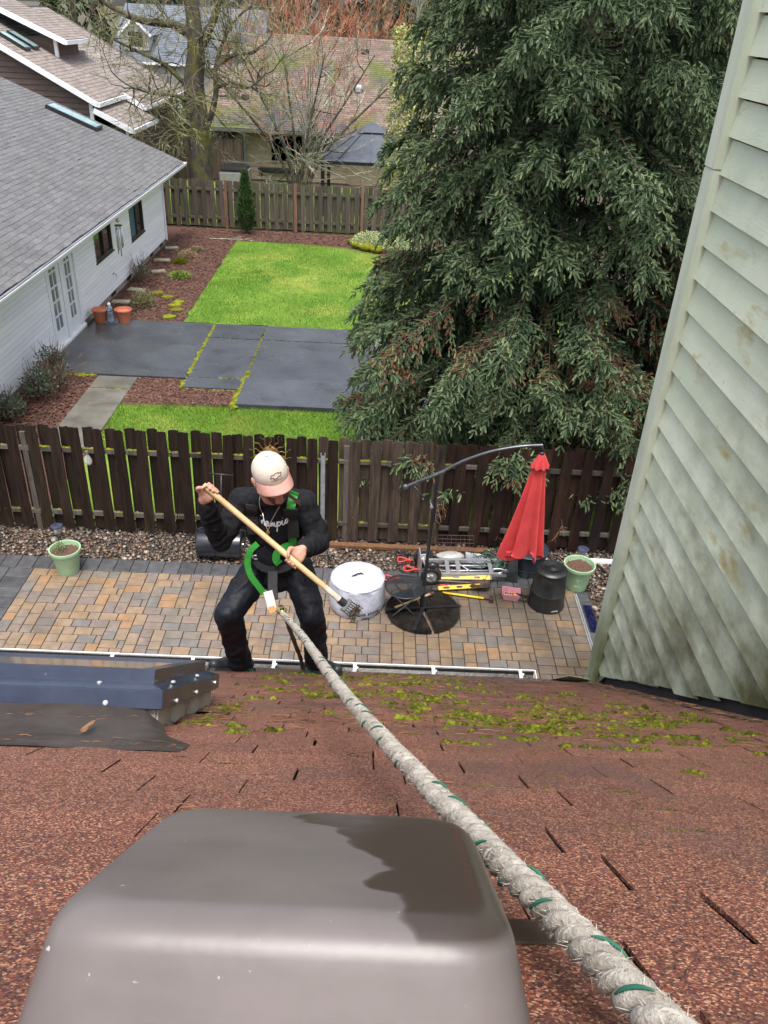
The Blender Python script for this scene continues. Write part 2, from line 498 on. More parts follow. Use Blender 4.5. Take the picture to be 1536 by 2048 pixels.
def grass(name, poly, n, h, w, label, ymin=-99, zbase=0.0, xmax=99):
    xs = [p[0] for p in poly]; ys = [p[1] for p in poly]
    P = rng.random((n, 2)) * [min(max(xs), xmax)-min(xs), max(ys)-max(min(ys), ymin)] + [min(xs), max(min(ys), ymin)]
    P = P[in_poly(P, poly)]; n = len(P)
    a = rng.random(n)*2*np.pi; hh = h*(0.5+rng.random(n)); ww = w*(0.6+0.8*rng.random(n))
    lean = rng.normal(0, 0.45, (n, 2))*hh[:, None]
    V = np.zeros((n, 3, 3), np.float32)
    dx = np.cos(a)*ww; dy = np.sin(a)*ww
    V[:, 0, 0] = P[:, 0]-dx; V[:, 0, 1] = P[:, 1]-dy; V[:, 1, 0] = P[:, 0]+dx; V[:, 1, 1] = P[:, 1]+dy
    V[:, :2, 2] = zbase-0.01
    V[:, 2, :2] = P+lean; V[:, 2, 2] = zbase+hh
    o = link(name, mesh_np(name, V.reshape(-1, 3), np.arange(n*3).reshape(-1, 3), m_blade))
    return tag(o, label, "grass", kind="stuff")
grass("grass_blades", BACK_LAWN, 100000, 0.045, 0.006, "short blades of the bright back lawn", xmax=3.5)
grass("grass_blades", FRONT_LAWN, 60000, 0.05, 0.005, "short blades of the lawn strip behind the near fence", ymin=13.6, xmax=3.0)

# ------------------------------------------------------------------ neighbour's concrete patio: each slab a piece
patio = tag(empty("concrete_patio", (-3.5, 18.5, 0)), "dark wet concrete patio of big slabs with mossy joints"); patio["kind"] = "structure"
def slab(x0, x1, y0, y1, z0, z1, m=m_slab, parent=patio, name="slab"):
    g = 0.012
    mbs = MB().box((x0+g, y0+g, z0), (x1-g, y1-g, z1))
    o = mbs.build(name, m, parent, bevel=0.008)
    return o
slab(-7.42, -4.22, 17.12, 20.84, -0.05, 0.045)
for x0, x1 in ((-4.22, -2.9), (-2.9, 0.35), (0.35, 3.6)):
    slab(x0, x1, 19.78, 20.84, -0.05, 0.05)
    slab(x0, x1, 17.2, 19.78, -0.05, 0.046)
slab(-4.22, -2.9, 16.6, 17.2, -0.05, 0.05)
for x0, x1 in ((-2.9, 0.35), (0.35, 3.6)):
    slab(x0, x1, 15.72, 17.2, -0.05, 0.10)
walk = tag(empty("garden_walk", (-5.7, 15.8, 0)), "short walk of two damp concrete slabs"); walk["kind"] = "structure"
slab(-6.16, -5.26, 16.4, 17.1, -0.05, 0.03, m_walk, walk)
slab(-6.16, -5.26, 13.6, 16.4, -0.05, 0.03, m_walk, walk)

def clumps(name, spots, m, label, cat="moss", parent=None, seg=6):
    """low irregular cushions, many in one object"""
    V = []; F = []
    for (x, y, z, rx, ry, h) in spots:
        b = len(V); a0 = random.random()*6
        for ring, (k, hz) in enumerate(((1.0, 0.0), (0.8, 0.6), (0.42, 0.95))):
            for i in range(seg):
                a = a0 + 2*math.pi*i/seg; q = k*(0.75+0.5*random.random())
                V.append((x+rx*q*math.cos(a), y+ry*q*math.sin(a), z+h*hz*(0.7+0.5*random.random())-0.004))
        V.append((x, y, z+h))
        for r in range(2):
            for i in range(seg):
                a = b+r*seg+i; c = b+r*seg+(i+1) % seg
                F.append((a, c, c+seg)); F.append((a, c+seg, a+seg))
        for i in range(seg): F.append((b+2*seg+i, b+2*seg+(i+1) % seg, b+3*seg))
    o = link(name, mesh_np(name, V, F, m, smooth=True), None, parent)
    return tag(o, label, cat if parent is None else None, kind="stuff")
sp = []
def joint(x0, y0, x1, y1, w, dens, z=0.045):
    L = math.hypot(x1-x0, y1-y0)
    for i in range(int(L*dens)):
        t = random.random()
        s = w*(0.5+random.random())
        sp.append((x0+(x1-x0)*t+random.gauss(0, w*0.35), y0+(y1-y0)*t+random.gauss(0, w*0.35), z, s, s*(1.0+random.random()), s*0.45))
joint(-4.22, 16.6, -4.22, 20.8, 0.035, 32); joint(-2.9, 15.75, -2.9, 17.6, 0.05, 45); joint(-2.9, 17.6, -2.9, 20.8, 0.022, 25)
joint(-4.22, 17.2, 3, 17.2, 0.022, 22); joint(-4.2, 19.78, 2, 19.78, 0.014, 12); joint(-4.22, 16.6, -2.9, 16.6, 0.025, 30, 0.02); joint(-6.15, 16.4, -5.27, 16.4, 0.02, 30, 0.025)
joint(-7.3, 17.12, -6.2, 17.12, 0.05, 40, 0.02); joint(-0.75, 18.6, -0.3, 17.25, 0.02, 22); joint(-7.3, 20.86, -5.3, 20.86, 0.03, 14, 0.02); joint(-2.9, 15.8, -2.95, 16.5, 0.07, 40, 0.03)
clumps("joint_moss", sp, m_moss, "yellow green moss growing in the joints of the dark patio")

# ------------------------------------------------------------------ own yard: paver patio, charcoal border, pebbles
yard = tag(empty("paver_patio", (0, 8.9, 0)), "wet patio of tan and grey pavers below the roof"); yard["kind"] = "structure"
o = MB().box((-7.0, 4.2, -0.055), (3.16, 10.16, -0.02)).build("sand_bed", m_sand, yard)
U = 0.080
nx, ny = 100, 34
X0, Y0 = -4.90, 9.84 - ny * U
occ = np.zeros((nx, ny), bool)
pieces = []
for j in range(ny - 1, -1, -1):
    for i in range(nx):
        if occ[i, j]: continue
        opts = [(3, 2), (2, 3), (2, 2), (3, 2), (3, 2), (2, 2)]
        random.shuffle(opts); opts += [(2, 1), (1, 2), (1, 1)]
        for w, h in opts:
            if i + w <= nx and j - h + 1 >= 0 and not occ[i:i+w, j-h+1:j+1].any():
                # avoid leaving one-unit slivers
                if w > 1 and i + w < nx and not occ[i+w, j] and (i + w + 1 >= nx or occ[i+w+1, j]) and (w, h) in ((3, 2), (2, 3), (2, 2)) and random.random() < 0.9: continue
                occ[i:i+w, j-h+1:j+1] = True
                pieces.append((X0+i*U, Y0+(j-h+1)*U, w*U, h*U)); break
        else:
            occ[i, j] = True; pieces.append((X0+i*U, Y0+j*U, U, U))
pav_mesh = {}
def paver_mesh(w, h, m, key):
    k = (round(w, 3), round(h, 3), key)
    if k not in pav_mesh:
        g = 0.0055
        pav_mesh[k] = MB().box((g-w/2, g-h/2, -0.05), (w/2-g, h/2-g, 0.0)).mesh("paver", m, bevel=0.004, seg=1)
    return pav_mesh[k]
vis = sorted([p for p in pieces if p[1]+p[3] > 8.05], key=lambda p: p[1])
rest = [p for p in pieces if p[1]+p[3] <= 8.05]
for p in vis[:300]:
    link("paver", paver_mesh(p[2], p[3], m_paver, 0), None, yard, (p[0]+p[2]/2, p[1]+p[3]/2-8.9, random.gauss(0, 0.0012)), (random.gauss(0, 0.004), random.gauss(0, 0.004), 0))
mb = MB()
for p in vis[300:] + rest:
    g = 0.0055; z = random.gauss(0, 0.0012)
    mb.box((p[0]+g, p[1]+g, -0.05), (p[0]+p[2]-g, p[1]+p[3]-g, z))
o = mb.build("paver_field", m_paver, yard, bevel=0.004, seg=1); o["kind"] = "stuff"
x = -6.6
while x < 3.1:
    w = 0.238
    link("border_paver", paver_mesh(w, 0.31, m_pdark, 1), None, yard, (x+w/2, 9.84+0.155-8.9, random.gauss(0, 0.0015)))
    x += w
y = 9.84
while y > 7.4:
    for k in range(6):
        link("border_paver", paver_mesh(0.35, 0.235, m_pdark, 1), None, yard, (-4.90-0.175-0.35*k, y-0.1175-8.9, random.gauss(0, 0.0015)))
    y -= 0.235
y = 9.84
while y > 7.6:
    link("border_paver", paver_mesh(0.22, 0.235, m_pdark, 1), None, yard, (3.08+0.11, y-0.1175-8.9, -0.004))
    y -= 0.235

structure(sheet("gravel_bed", [(-8, 10.14), (3.3, 10.14), (3.3, 7.0), (5.2, 7.0), (5.2, 11.4), (-8, 11.4)], -0.03, m_gravel0, amp=0.01))
def pebbles(name, regions, label, size=0.022):
    ico = bmesh.new(); bmesh.ops.create_icosphere(ico, subdivisions=1, radius=1.0)
    bv = np.array([v.co[:] for v in ico.verts]); bf = np.array([[v.index for v in f.verts] for f in ico.faces]); ico.free()
    Vs = []; Fs = []; b = 0
    for (x0, x1, y0, y1, n) in regions:
        c = np.stack([rng.uniform(x0, x1, n), rng.uniform(y0, y1, n), rng.normal(-0.008, 0.008, n)], 1)
        s = size*np.exp(rng.normal(0, 0.32, (n, 1)))*np.array([[1.25, 1.0, 0.7]])*(0.8+0.4*rng.random((n, 3)))
        a = rng.random(n)*np.pi
        v = bv[None]*s[:, None, :]*(0.85+0.3*rng.random((n, len(bv), 1)))
        x = v[..., 0]*np.cos(a)[:, None]-v[..., 1]*np.sin(a)[:, None]; y = v[..., 0]*np.sin(a)[:, None]+v[..., 1]*np.cos(a)[:, None]
        v = np.stack([x, y, v[..., 2]], -1)+c[:, None, :]
        Vs.append(v.reshape(-1, 3)); Fs.append((bf[None]+(np.arange(n)*len(bv))[:, None, None]+b).reshape(-1, 3)); b += n*len(bv)
    o = link(name, mesh_np(name, np.concatenate(Vs), np.concatenate(Fs), m_peb, smooth=True))
    return tag(o, label, "gravel", kind="stuff")
pebbles("pebbles", [(-7.0, 4.6, 10.17, 11.15, 9000), (3.32, 4.2, 8.2, 10.17, 1200)], "wet brown river pebbles along the foot of the near fence")

# bark chips lying on the mulch
def chips(name, regions, label):
    Vs = []; n0 = 0
    for (x0, x1, y0, y1, n, L) in regions:
        c = np.stack([rng.uniform(x0, x1, n), rng.uniform(y0, y1, n), rng.uniform(0.0, 0.025, n)], 1)
        a = rng.random(n)*np.pi; l = L*(0.5+rng.random(n)); w = l*0.3
        t = rng.normal(0, 0.35, n)
        d = np.stack([np.cos(a), np.sin(a), t*0.6], 1); s = np.stack([-np.sin(a), np.cos(a), rng.normal(0, 0.3, n)], 1)
        q = np.stack([c-d*l[:, None]-s*w[:, None], c+d*l[:, None]-s*w[:, None], c+d*l[:, None]+s*w[:, None], c-d*l[:, None]+s*w[:, None]], 1)
        Vs.append(q.reshape(-1, 3)); n0 += n
    o = link(name, mesh_np(name, np.concatenate(Vs), np.arange(n0*4).reshape(-1, 4), m_chip))
    return tag(o, label, "bark", kind="stuff")
chips("bark_chips", [(-5.3, -2.92, 15.8, 17.1, 6500, 0.03), (-7.4, -6.15, 14, 17.1, 4000, 0.03), (-7.4, -5.15, 20.9, 29.8, 11000, 0.030), (-7.4, 1.0, 29.9, 31.5, 4000, 0.035)], "shredded reddish bark covering the beds")
# ------------------------------------------------------------------ building kit
_cw = cam.matrix_world.inverted()
def in_frame(p, pad=0.05):
    q = _cw @ Vector(p)
    if q.z > -0.05: return False
    x = 1640*q.x/-q.z/768; y = 1640*q.y/-q.z/1024
    return abs(x) < 1+pad and abs(y) < 1+pad

def shingles(parent, o, u, v, ulen, vlen, expo, tab, m, thick=0.006, nind=300, jit=0.004, gap=0.004, skip=None, name="shingle", lift=0.0):
    """courses of shingle tabs; o = eave corner, u along the eave, v up the slope. The nearest visible ones are objects, the rest one mesh."""
    o, u, v = Vector(o), Vector(u).normalized(), Vector(v).normalized()
    n = u.cross(v).normalized()
    if n.z < 0: n = -n
    tabs = []
    r = 0; rows = int(vlen/expo)
    for r in range(rows):
        x = -random.random()*tab[1]
        while x < ulen:
            w = round(random.uniform(*tab)/0.02)*0.02
            a, b = max(x, 0), min(x+w, ulen)
            if b-a > 0.02:
                c = o+u*((a+b)/2)+v*(expo*(r+0.5))
                if skip is None or not skip(c): tabs.append((c, b-a, r))
            x += w
    vis = [t for t in tabs if in_frame(t[0], 0.02)]
    vis.sort(key=lambda t: (t[0]-CAM_POS).length)
    ind = vis[:nind]; ids = set(id(t) for t in ind)
    rest = [t for t in tabs if id(t) not in ids]
    def local(w, g, t):
        a = w/2-g/2; lo = -expo/2; hi = expo/2+0.012
        return [(-a, lo, 0), (a, lo, 0), (a, hi, -0.002), (-a, hi, -0.002), (-a, lo, t), (a, lo, t), (a, hi, 0.0012), (-a, hi, 0.0012)]
    FA = [(4, 5, 6, 7), (0, 1, 5, 4), (1, 2, 6, 5), (3, 0, 4, 7)]
    rot = Matrix((u, v, n)).transposed().to_4x4()
    cache = {}
    for c, w, r in ind:
        k = (round(w, 3), random.randrange(3))
        if k not in cache:
            me = bpy.data.meshes.new(name); g = gap*(0.3+1.2*random.random())
            me.from_pydata(local(k[0], g, thick*(0.8+0.4*random.random())), [], FA); me.materials.append(m); cache[k] = me
        ob = bpy.data.objects.new(name, cache[k]); COL.objects.link(ob); ob.parent = parent
        mm = rot @ Matrix.Rotation(random.gauss(0, jit*1.5), 4, 'Z')
        mm.translation = c+u*random.gauss(0, jit*0.3)+v*random.gauss(0, jit)+n*(lift+random.random()*0.0015)
        t = Vector((0, 0, 0)); q = parent
        while q is not None: t += q.location; q = q.parent
        mm.translation = mm.translation-t
        ob.matrix_local = mm
    if rest:
        V = []; F = []
        for c, w, r in rest:
            b = len(V); j = random.gauss(0, jit); g = gap*(0.3+1.2*random.random()); z = lift+random.random()*0.0015
            for (p, q, s) in local(w, g, thick*(0.8+0.4*random.random())):
                V.append(c+u*p+v*(q+j)+n*(s+z))
            F += [tuple(i+b for i in f) for f in FA]
        ob = link(name+"_field", mesh_np(name+"_field", [tuple(p) for p in V], F, m), None, parent)
        ob["kind"] = "stuff"

def lap_siding(parent, frame, u0, u1, z0, z1, expo, m, proud=0.013, holes=(), name="clapboard", clip=None, gap=0.011):
    """frame: function (u, z, w) -> world point, w outward.  holes: (u0,u1,z0,z1)"""
    k = 0; z = z0
    while z < z1-0.01:
        zt = min(z+expo, z1)
        segs = [(u0, u1)]
        for (a, b, c, d) in holes:
            if c < zt-0.01 and d > z+0.01:
                segs = [s for (p, q) in segs for s in ((p, min(q, a)), (max(p, b), q)) if s[1]-s[0] > 0.02]
        for (p, q) in segs:
            pa, pb = (p, p) if clip is None else (max(p, clip(z)), max(p, clip(zt)))
            if q-max(pa, pb) < 0.01: continue
            gp = gap; top_w = proud*0.7  # open slot below each board, shaped to stand for the lap's shadow line
            vs = [frame(pa, z+gp, -0.02), frame(q, z+gp, -0.02), frame(q, zt, -0.02), frame(pb, zt, -0.02),
                  frame(pa, z+gp, proud), frame(q, z+gp, proud), frame(q, zt, top_w), frame(pb, zt, top_w)]
            mbs = MB().add(vs, [(0, 3, 2, 1), (4, 5, 6, 7), (0, 1, 5, 4), (1, 2, 6, 5), (2, 3, 7, 6), (3, 0, 4, 7)])
            mbs.build(name, m, parent)
        z += expo; k += 1

def window(parent, frame, u0, u1, z0, z1, mf, mg, fw=0.06, mull=None, name="window", sill=True):
    w = MB()
    for a, b, c, d in ((u0, u1, z0, z0+fw), (u0, u1, z1-fw, z1), (u0, u0+fw, z0+fw, z1-fw), (u1-fw, u1, z0+fw, z1-fw)) + (((mull-fw*0.4, mull+fw*0.4, z0+fw, z1-fw),) if mull else ()):
        P = [frame(x, y, ww) for ww in (-0.05, 0.022) for x, y in ((a, c), (b, c), (b, d), (a, d))]
        w.add(P, [(3, 2, 1, 0), (4, 5, 6, 7), (0, 1, 5, 4), (1, 2, 6, 5), (2, 3, 7, 6), (3, 0, 4, 7)])
    o = w.build(name, mf, parent)
    parts = [(u0+fw, mull-fw*0.4), (mull+fw*0.4, u1-fw)] if mull else [(u0+fw, u1-fw)]
    for a, b in parts:
        P = [frame(x, y, -0.03) for x, y in ((a, z0+fw), (b, z0+fw), (b, z1-fw), (a, z1-fw))]
        MB().add(P, [(0, 1, 2, 3)]).build("pane", mg, o)
    if sill:
        P = [frame(x, y, ww) for ww in (0.0, 0.05) for x, y in ((u0-0.03, z0-0.035), (u1+0.03, z0-0.035), (u1+0.03, z0-0.002), (u0-0.03, z0-0.002))]
        MB().add(P, [(3, 2, 1, 0), (4, 5, 6, 7), (0, 1, 5, 4), (1, 2, 6, 5), (2, 3, 7, 6), (3, 0, 4, 7)]).build("sill", mf, o)
    return o

m_white = mat("white_paint", (0.76, 0.77, 0.79), (0.84, 0.85, 0.86), sc=3, rough=0.45, rand=0.04)
m_vinyl = mat("white_siding", (0.80, 0.80, 0.825), (0.88, 0.88, 0.90), sc=1.5, rough=0.5, rand=0.05, st=(1, 0.3, 2), layers=[((0.66, 0.65, 0.62), 0.7, 0.62, 0.8)])
m_glass = mat("window_glass", (0.012, 0.016, 0.018), (0.02, 0.024, 0.026), sc=2, rough=0.04, spec=0.9)
m_glass2 = mat("reflection_tinted_glass", (0.13, 0.16, 0.16), (0.21, 0.25, 0.245), sc=2, rough=0.05, spec=0.9)  # pale base colour stands in for the reflection on the panes
m_brownframe = mat("bronze_frame", (0.05, 0.04, 0.035), (0.07, 0.055, 0.045), rough=0.4)
m_conc = mat("foundation_concrete", (0.22, 0.19, 0.14), (0.34, 0.30, 0.23), sc=5, rough=0.85, bump=0.3, bsc=40)
m_greysh = mat("grey_shingle", (0.085, 0.084, 0.087), (0.138, 0.136, 0.137), sc=14, rough=0.8, bump=0.4, bsc=160, isl=True, rand=0.16, bdist=0.004,
               layers=[((0.12, 0.125, 0.10), 0.5, 0.58, 0.75)])
m_deck = mat("roof_underlay", (0.018, 0.017, 0.02), (0.03, 0.028, 0.03), rough=0.9)
m_black = mat("black_metal", (0.012, 0.012, 0.014), (0.022, 0.022, 0.025), rough=0.35)
m_galv = mat("galvanised_steel", (0.34, 0.38, 0.43), (0.50, 0.54, 0.58), sc=12, rough=0.42, metal=0.7)
m_alu = mat("aluminium", (0.62, 0.63, 0.65), (0.74, 0.75, 0.77), sc=15, rough=0.33, metal=0.75)

# ------------------------------------------------------------------ white house on the left
HX, HY0, HY1 = -7.45, 9.0, 29.1
EX, EZ, HP = -6.8, 2.55, 0.40
wh = empty("white_house", (HX-2.5, 20, 0), "white clapboard single storey house with grey shingle roof", "house")
fr = lambda u, z, w: (HX+w, u, z)
core = MB().box((-17.5, HY0, 0.18), (HX-0.048, HY1-0.01, 2.42)).build("wall", mat("wall_sheathing", (0.20, 0.20, 0.22), (0.26, 0.26, 0.28), rough=0.9), wh)
MB().box((-17.4, HY0+0.03, -0.05), (HX-0.03, HY1-0.03, 0.185)).build("foundation", m_conc, wh)
DOOR = (18.22, 20.24, 0.05, 2.16)
W1 = (21.70, 23.2, 1.22, 2.12); W2 = (25.02, 26.5, 1.0, 2.05)
lap_siding(core, fr, HY0, HY1-0.06, 0.16, 2.42, 0.113, m_vinyl, 0.022, (DOOR, W1, W2))
MB().box((HX-0.05, HY1-0.065, 0.16), (HX+0.022, HY1+0.02, 2.42)).build("corner_trim", m_white, wh, bevel=0.004)
# gable end siding face is hidden; roof
x1 = -12.7; RZ = EZ+HP*(EX-x1)
vv = Vector((-1, 0, HP)).normalized(); nn = Vector((HP, 0, 1)).normalized()
deck = MB()
deck.add([Vector(p)-nn*d for d in (0.012, 0.10) for p in ((EX, HY0, EZ), (EX, 29.78, EZ), (x1, 29.78, RZ), (x1, HY0, RZ))], [(0, 1, 2, 3), (7, 6, 5, 4), (0, 4, 5, 1), (1, 5, 6, 2), (2, 6, 7, 3), (3, 7, 4, 0)])
deck.add([Vector(p)-Vector((-HP, 0, 1)).normalized()*d for d in (0.012, 0.10) for p in ((x1, HY0, RZ), (x1, 29.78, RZ), (-18.3, 29.78, RZ-HP*(18.3+x1)), (-18.3, HY0, RZ-HP*(18.3+x1)))], [(0, 1, 2, 3), (7, 6, 5, 4), (0, 4, 5, 1), (1, 5, 6, 2), (2, 6, 7, 3), (3, 7, 4, 0)])
roofW = deck.build("roof", m_deck, wh)
shingles(roofW, (EX, HY0, EZ), (0, 1, 0), vv, 29.78-HY0, (EX-x1)/vv.x*-1, 0.145, (0.24, 0.42), m_greysh, 0.009, 300, 0.007, 0.006)
MB().box((-17.5, HY0, 2.415), (HX+0.0, HY1, 2.45)).build("soffit", m_white, wh)
MB().prism([(HX, 2.40), (EX-0.03, 2.40), (EX-0.03, 2.43), (HX, 2.43)], 'y', HY0, 29.7).build("eave_soffit", m_white, wh)
g = MB()
GP = [(EX-0.02, 2.52), (EX-0.02, 2.42), (EX+0.07, 2.42), (EX+0.105, 2.50), (EX+0.105, 2.535), (EX+0.095, 2.535), (EX+0.09, 2.50), (EX+0.06, 2.432), (EX-0.008, 2.432), (EX-0.008, 2.52)]
g.prism([(p[0], p[1]) for p in GP], 'y', HY0, 29.85)
g.prism([(EX-0.018, 2.42), (EX+0.07, 2.42), (EX+0.103, 2.50), (EX+0.103, 2.53), (EX-0.018, 2.53)], 'y', 29.85, 29.86)
gut = g.build("gutter", m_white, wh)
mat("gutter_grime", (0.02, 0.02, 0.035), (0.05, 0.05, 0.075), sc=5, rough=0.25)
MB().box((EX-0.008, HY0, 2.434), (EX+0.062, 29.84, 2.485)).build("gutter_water", MATS["gutter_grime"], gut)
# rake board on the far gable, white
rk = MB(); a = Vector((EX, 29.78, EZ)); b = Vector((x1, 29.78, RZ))
rk.bar(a-nn*0.10+Vector((0, 0.012, 0)), b-nn*0.10+Vector((0, 0.012, 0)), 0.02, 0.17, nn)
rk.build("rake_board", m_white, wh)
MB().tube([(HX+0.05, 29.02, 0.12), (HX+0.05, 29.02, 2.2), (HX+0.2, 29.02, 2.3), (EX+0.02, 29.05, 2.42)], 0.035, 8).build("downspout", m_white, wh)
w1 = window(wh, fr, *W1, m_brownframe, m_glass, 0.055, 22.45)
w2 = window(wh, fr, *W2, m_brownframe, m_glass, 0.055, 25.75)
# blue curtain behind one sash of the far window
m_blue = mat("blue_sash", (0.05, 0.12, 0.17), (0.07, 0.16, 0.21), rough=0.3)
MB().box((HX-0.034, 25.08, 1.06), (HX-0.026, 25.70, 1.99)).build("blue_sash", m_blue, w2)
# french doors
dr = MB()
for a, b, c, d, w0, w1_ in ((18.22, 18.30, 0.05, 2.16, -0.10, 0.03), (20.06, 20.24, 0.05, 2.16, -0.10, 0.03), (18.22, 20.24, 2.08, 2.16, -0.10, 0.032), (19.12, 19.30, 0.12, 2.08, -0.09, 0.02)):
    dr.add([fr(x, z, w) for w in (w0, w1_) for x, z in ((a, c), (b, c), (b, d), (a, d))], [(3, 2, 1, 0), (4, 5, 6, 7), (0, 1, 5, 4), (1, 2, 6, 5), (2, 3, 7, 6), (3, 0, 4, 7)])
door = dr.build("french_door", m_white, wh)
MB().add([fr(x, z, w) for w in (-0.1, 0.06) for x, z in ((18.2, 0.02), (20.26, 0.02), (20.26, 0.11), (18.2, 0.11))], [(3, 2, 1, 0), (4, 5, 6, 7), (0, 1, 5, 4), (1, 2, 6, 5), (2, 3, 7, 6), (3, 0, 4, 7)]).build("threshold", m_white, door)
for y0, y1 in ((18.30, 19.12), (19.30, 20.06)):
    lf = MB(); z0, z1 = 0.12, 2.08; st = 0.20
    bars = [(y0, y1, z0, z0+0.34), (y0, y1, z1-0.12, z1), (y0, y0+st, z0+.34, z1-.12), (y1-st, y1, z0+.34, z1-.12)]
    ym = (y0+y1)/2
    bars.append((ym-0.02, ym+0.02, z0+.34, z1-.12))
    zz = [z0+.34+i*(z1-.12-z0-.34-0.16)/4 for i in range(1, 5)]
    for z in zz:
        bars.append((y0+st, ym-0.012, z-0.018, z+0.018)); bars.append((ym+0.012, y1-st, z-0.018, z+0.018))
    for a, b, c, d in bars:
        lf.add([fr(x, z, w) for w in (-0.040, -0.008) for x, z in ((a, c), (b, c), (b, d), (a, d))], [(3, 2, 1, 0), (4, 5, 6, 7), (0, 1, 5, 4), (1, 2, 6, 5), (2, 3, 7, 6), (3, 0, 4, 7)])
    L = lf.build("door_leaf", m_white, door)
    zs = [z0+.34] + zz + [z1-.12]
    for a, b in ((y0+st, ym-0.012), (ym+0.012, y1-st)):
        for c, d in zip(zs[:-1], zs[1:]):
            MB().add([fr(x, z, -0.026) for x, z in ((a, c), (b, c), (b, d), (a, d))], [(0, 1, 2, 3)]).build("pane", m_glass2, door)
# skylight on the far end of the grey roof
def roof_box(mb_, x0, x1_, y0, y1, h0, h1):
    P = []
    for h in (h0, h1):
        for x, y in ((x0, y0), (x1_, y0), (x1_, y1), (x0, y1)):
            P.append(Vector((x, y, EZ+HP*(EX-x)))+nn*h)
    return mb_.add(P, [(3, 2, 1, 0), (4, 5, 6, 7), (0, 1, 5, 4), (1, 2, 6, 5), (2, 3, 7, 6), (3, 0, 4, 7)])
m_skyglass = mat("skylight_glass", (0.16, 0.27, 0.27), (0.25, 0.36, 0.35), sc=3, rough=0.08, spec=0.8)
sk = roof_box(MB(), -10.72, -9.2, 28.45, 29.1, 0.0, 0.12).build("skylight", m_black, wh)
roof_box(MB(), -10.67, -9.25, 28.50, 29.05, 0.118, 0.13).build("glass", m_skyglass, sk)
# outdoor tap on the siding
tp = MB().tube([(HX, 22.9, 0.62), (HX+0.10, 22.9, 0.62), (HX+0.12, 22.9, 0.55)], 0.015, 6); tp.tube([(HX+0.06, 22.84, 0.66), (HX+0.06, 22.96, 0.66)], 0.008, 6)
tp.build("wall_tap", m_galv, wh)
for y in (22.7, 24.3, 25.6, 27.0, 28.3):
    MB().box((HX-0.035, y, 0.02), (HX-0.018, y+0.4, 0.16)).build("foundation_vent", m_black, wh)

# ------------------------------------------------------------------ own house: steep shingle roof, gutter, skylight, vent, upper wall
GR = [(0.0, (0.010, 0.010, 0.014)), (0.24, (0.175, 0.048, 0.028)), (0.43, (0.062, 0.022, 0.018)), (0.55, (0.32, 0.118, 0.062)), (0.67, (0.022, 0.020, 0.025)), (0.80, (0.22, 0.064, 0.037)), (0.95, (0.46, 0.25, 0.15))]
m_shing = mat("granule_shingle", (1, 1, 1), vor=(440.0, GR), rough=0.62, bump=0.7, bdist=0.003, rand=0.14, isl=True, spec=0.5,
              wpos=True, layers=[((0.06, 0.04, 0.036), 1.6, 0.54, 0.80), ((0.05, 0.036, 0.030), 2.1, 0.40, 0.66, (1, 1, 1), (1, 2.2, 3.6)), ((0.08, 0.075, 0.025), 2.3, 0.58, 0.78, (1, 1, 1), (1, 1.2, 2.6))])
m_shing.node_tree.nodes["Voronoi Texture"].feature = 'F1'
m_shdark = mat("stained_shingle", (1, 1, 1), vor=(400.0, [(p, tuple(x*0.5 for x in c)) for p, c in GR]), rough=0.5, bump=0.6, bdist=0.003, rand=0.15, isl=True)
PT = 0.833
VD = Vector((0, 1, -PT)).normalized(); ND = Vector((0, PT, 1)).normalized()
def RP(u, v, h=0.0):
    """point on own roof: u across, v down the slope from under the camera, h above"""
    return Vector((0, 0, 6.9)) + Vector((u, 0, 0)) + VD*v + ND*h
EAVE_V = 4.05*math.sqrt(1+PT*PT)
oh = empty("shingled_house", (0, 2.0, 0), "house under the camera with steep reddish mossy shingle roof", "house")
dk = MB()
dk.add([RP(u, v, h) for h in (-0.014, -0.16) for u, v in ((-5, EAVE_V-0.01), (5, EAVE_V-0.01), (5, -2.2), (-5, -2.2))], [(0, 1, 2, 3), (7, 6, 5, 4), (0, 4, 5, 1), (1, 5, 6, 2), (2, 6, 7, 3), (3, 7, 4, 0)])
top = RP(0, -2.2)
dk.add([(-5, top.y, top.z-0.014), (5, top.y, top.z-0.014), (5, top.y-4, top.z-0.014-3.3), (-5, top.y-4, top.z-0.014-3.3)], [(0, 1, 2, 3)])
roofO = dk.build("roof", m_deck, oh)
def own_skip(c):
    u = c.x; v = (c-Vector((0, 0, 6.9))).dot(VD)
    return -1.33 < u < -0.53 and 1.95 < v < 2.58
shingles(roofO, RP(-2.9, EAVE_V), (1, 0, 0), -VD, 6.2, EAVE_V+1.0, 0.143, (0.16, 0.34), m_shing, 0.0065, 300, 0.0022, 0.0050, own_skip)
MB().box((-4.8, -1.0, 0), (4.8, 3.75, 3.62)).build("lower_wall", mat("green_grey_wall", (0.45, 0.49, 0.42), (0.52, 0.55, 0.48), rough=0.7), oh)
MB().bar(RP(-5, EAVE_V-0.02, -0.10), RP(5, EAVE_V-0.02, -0.10), 0.03, 0.16, (0, 0, 1)).build("fascia", m_white, oh)
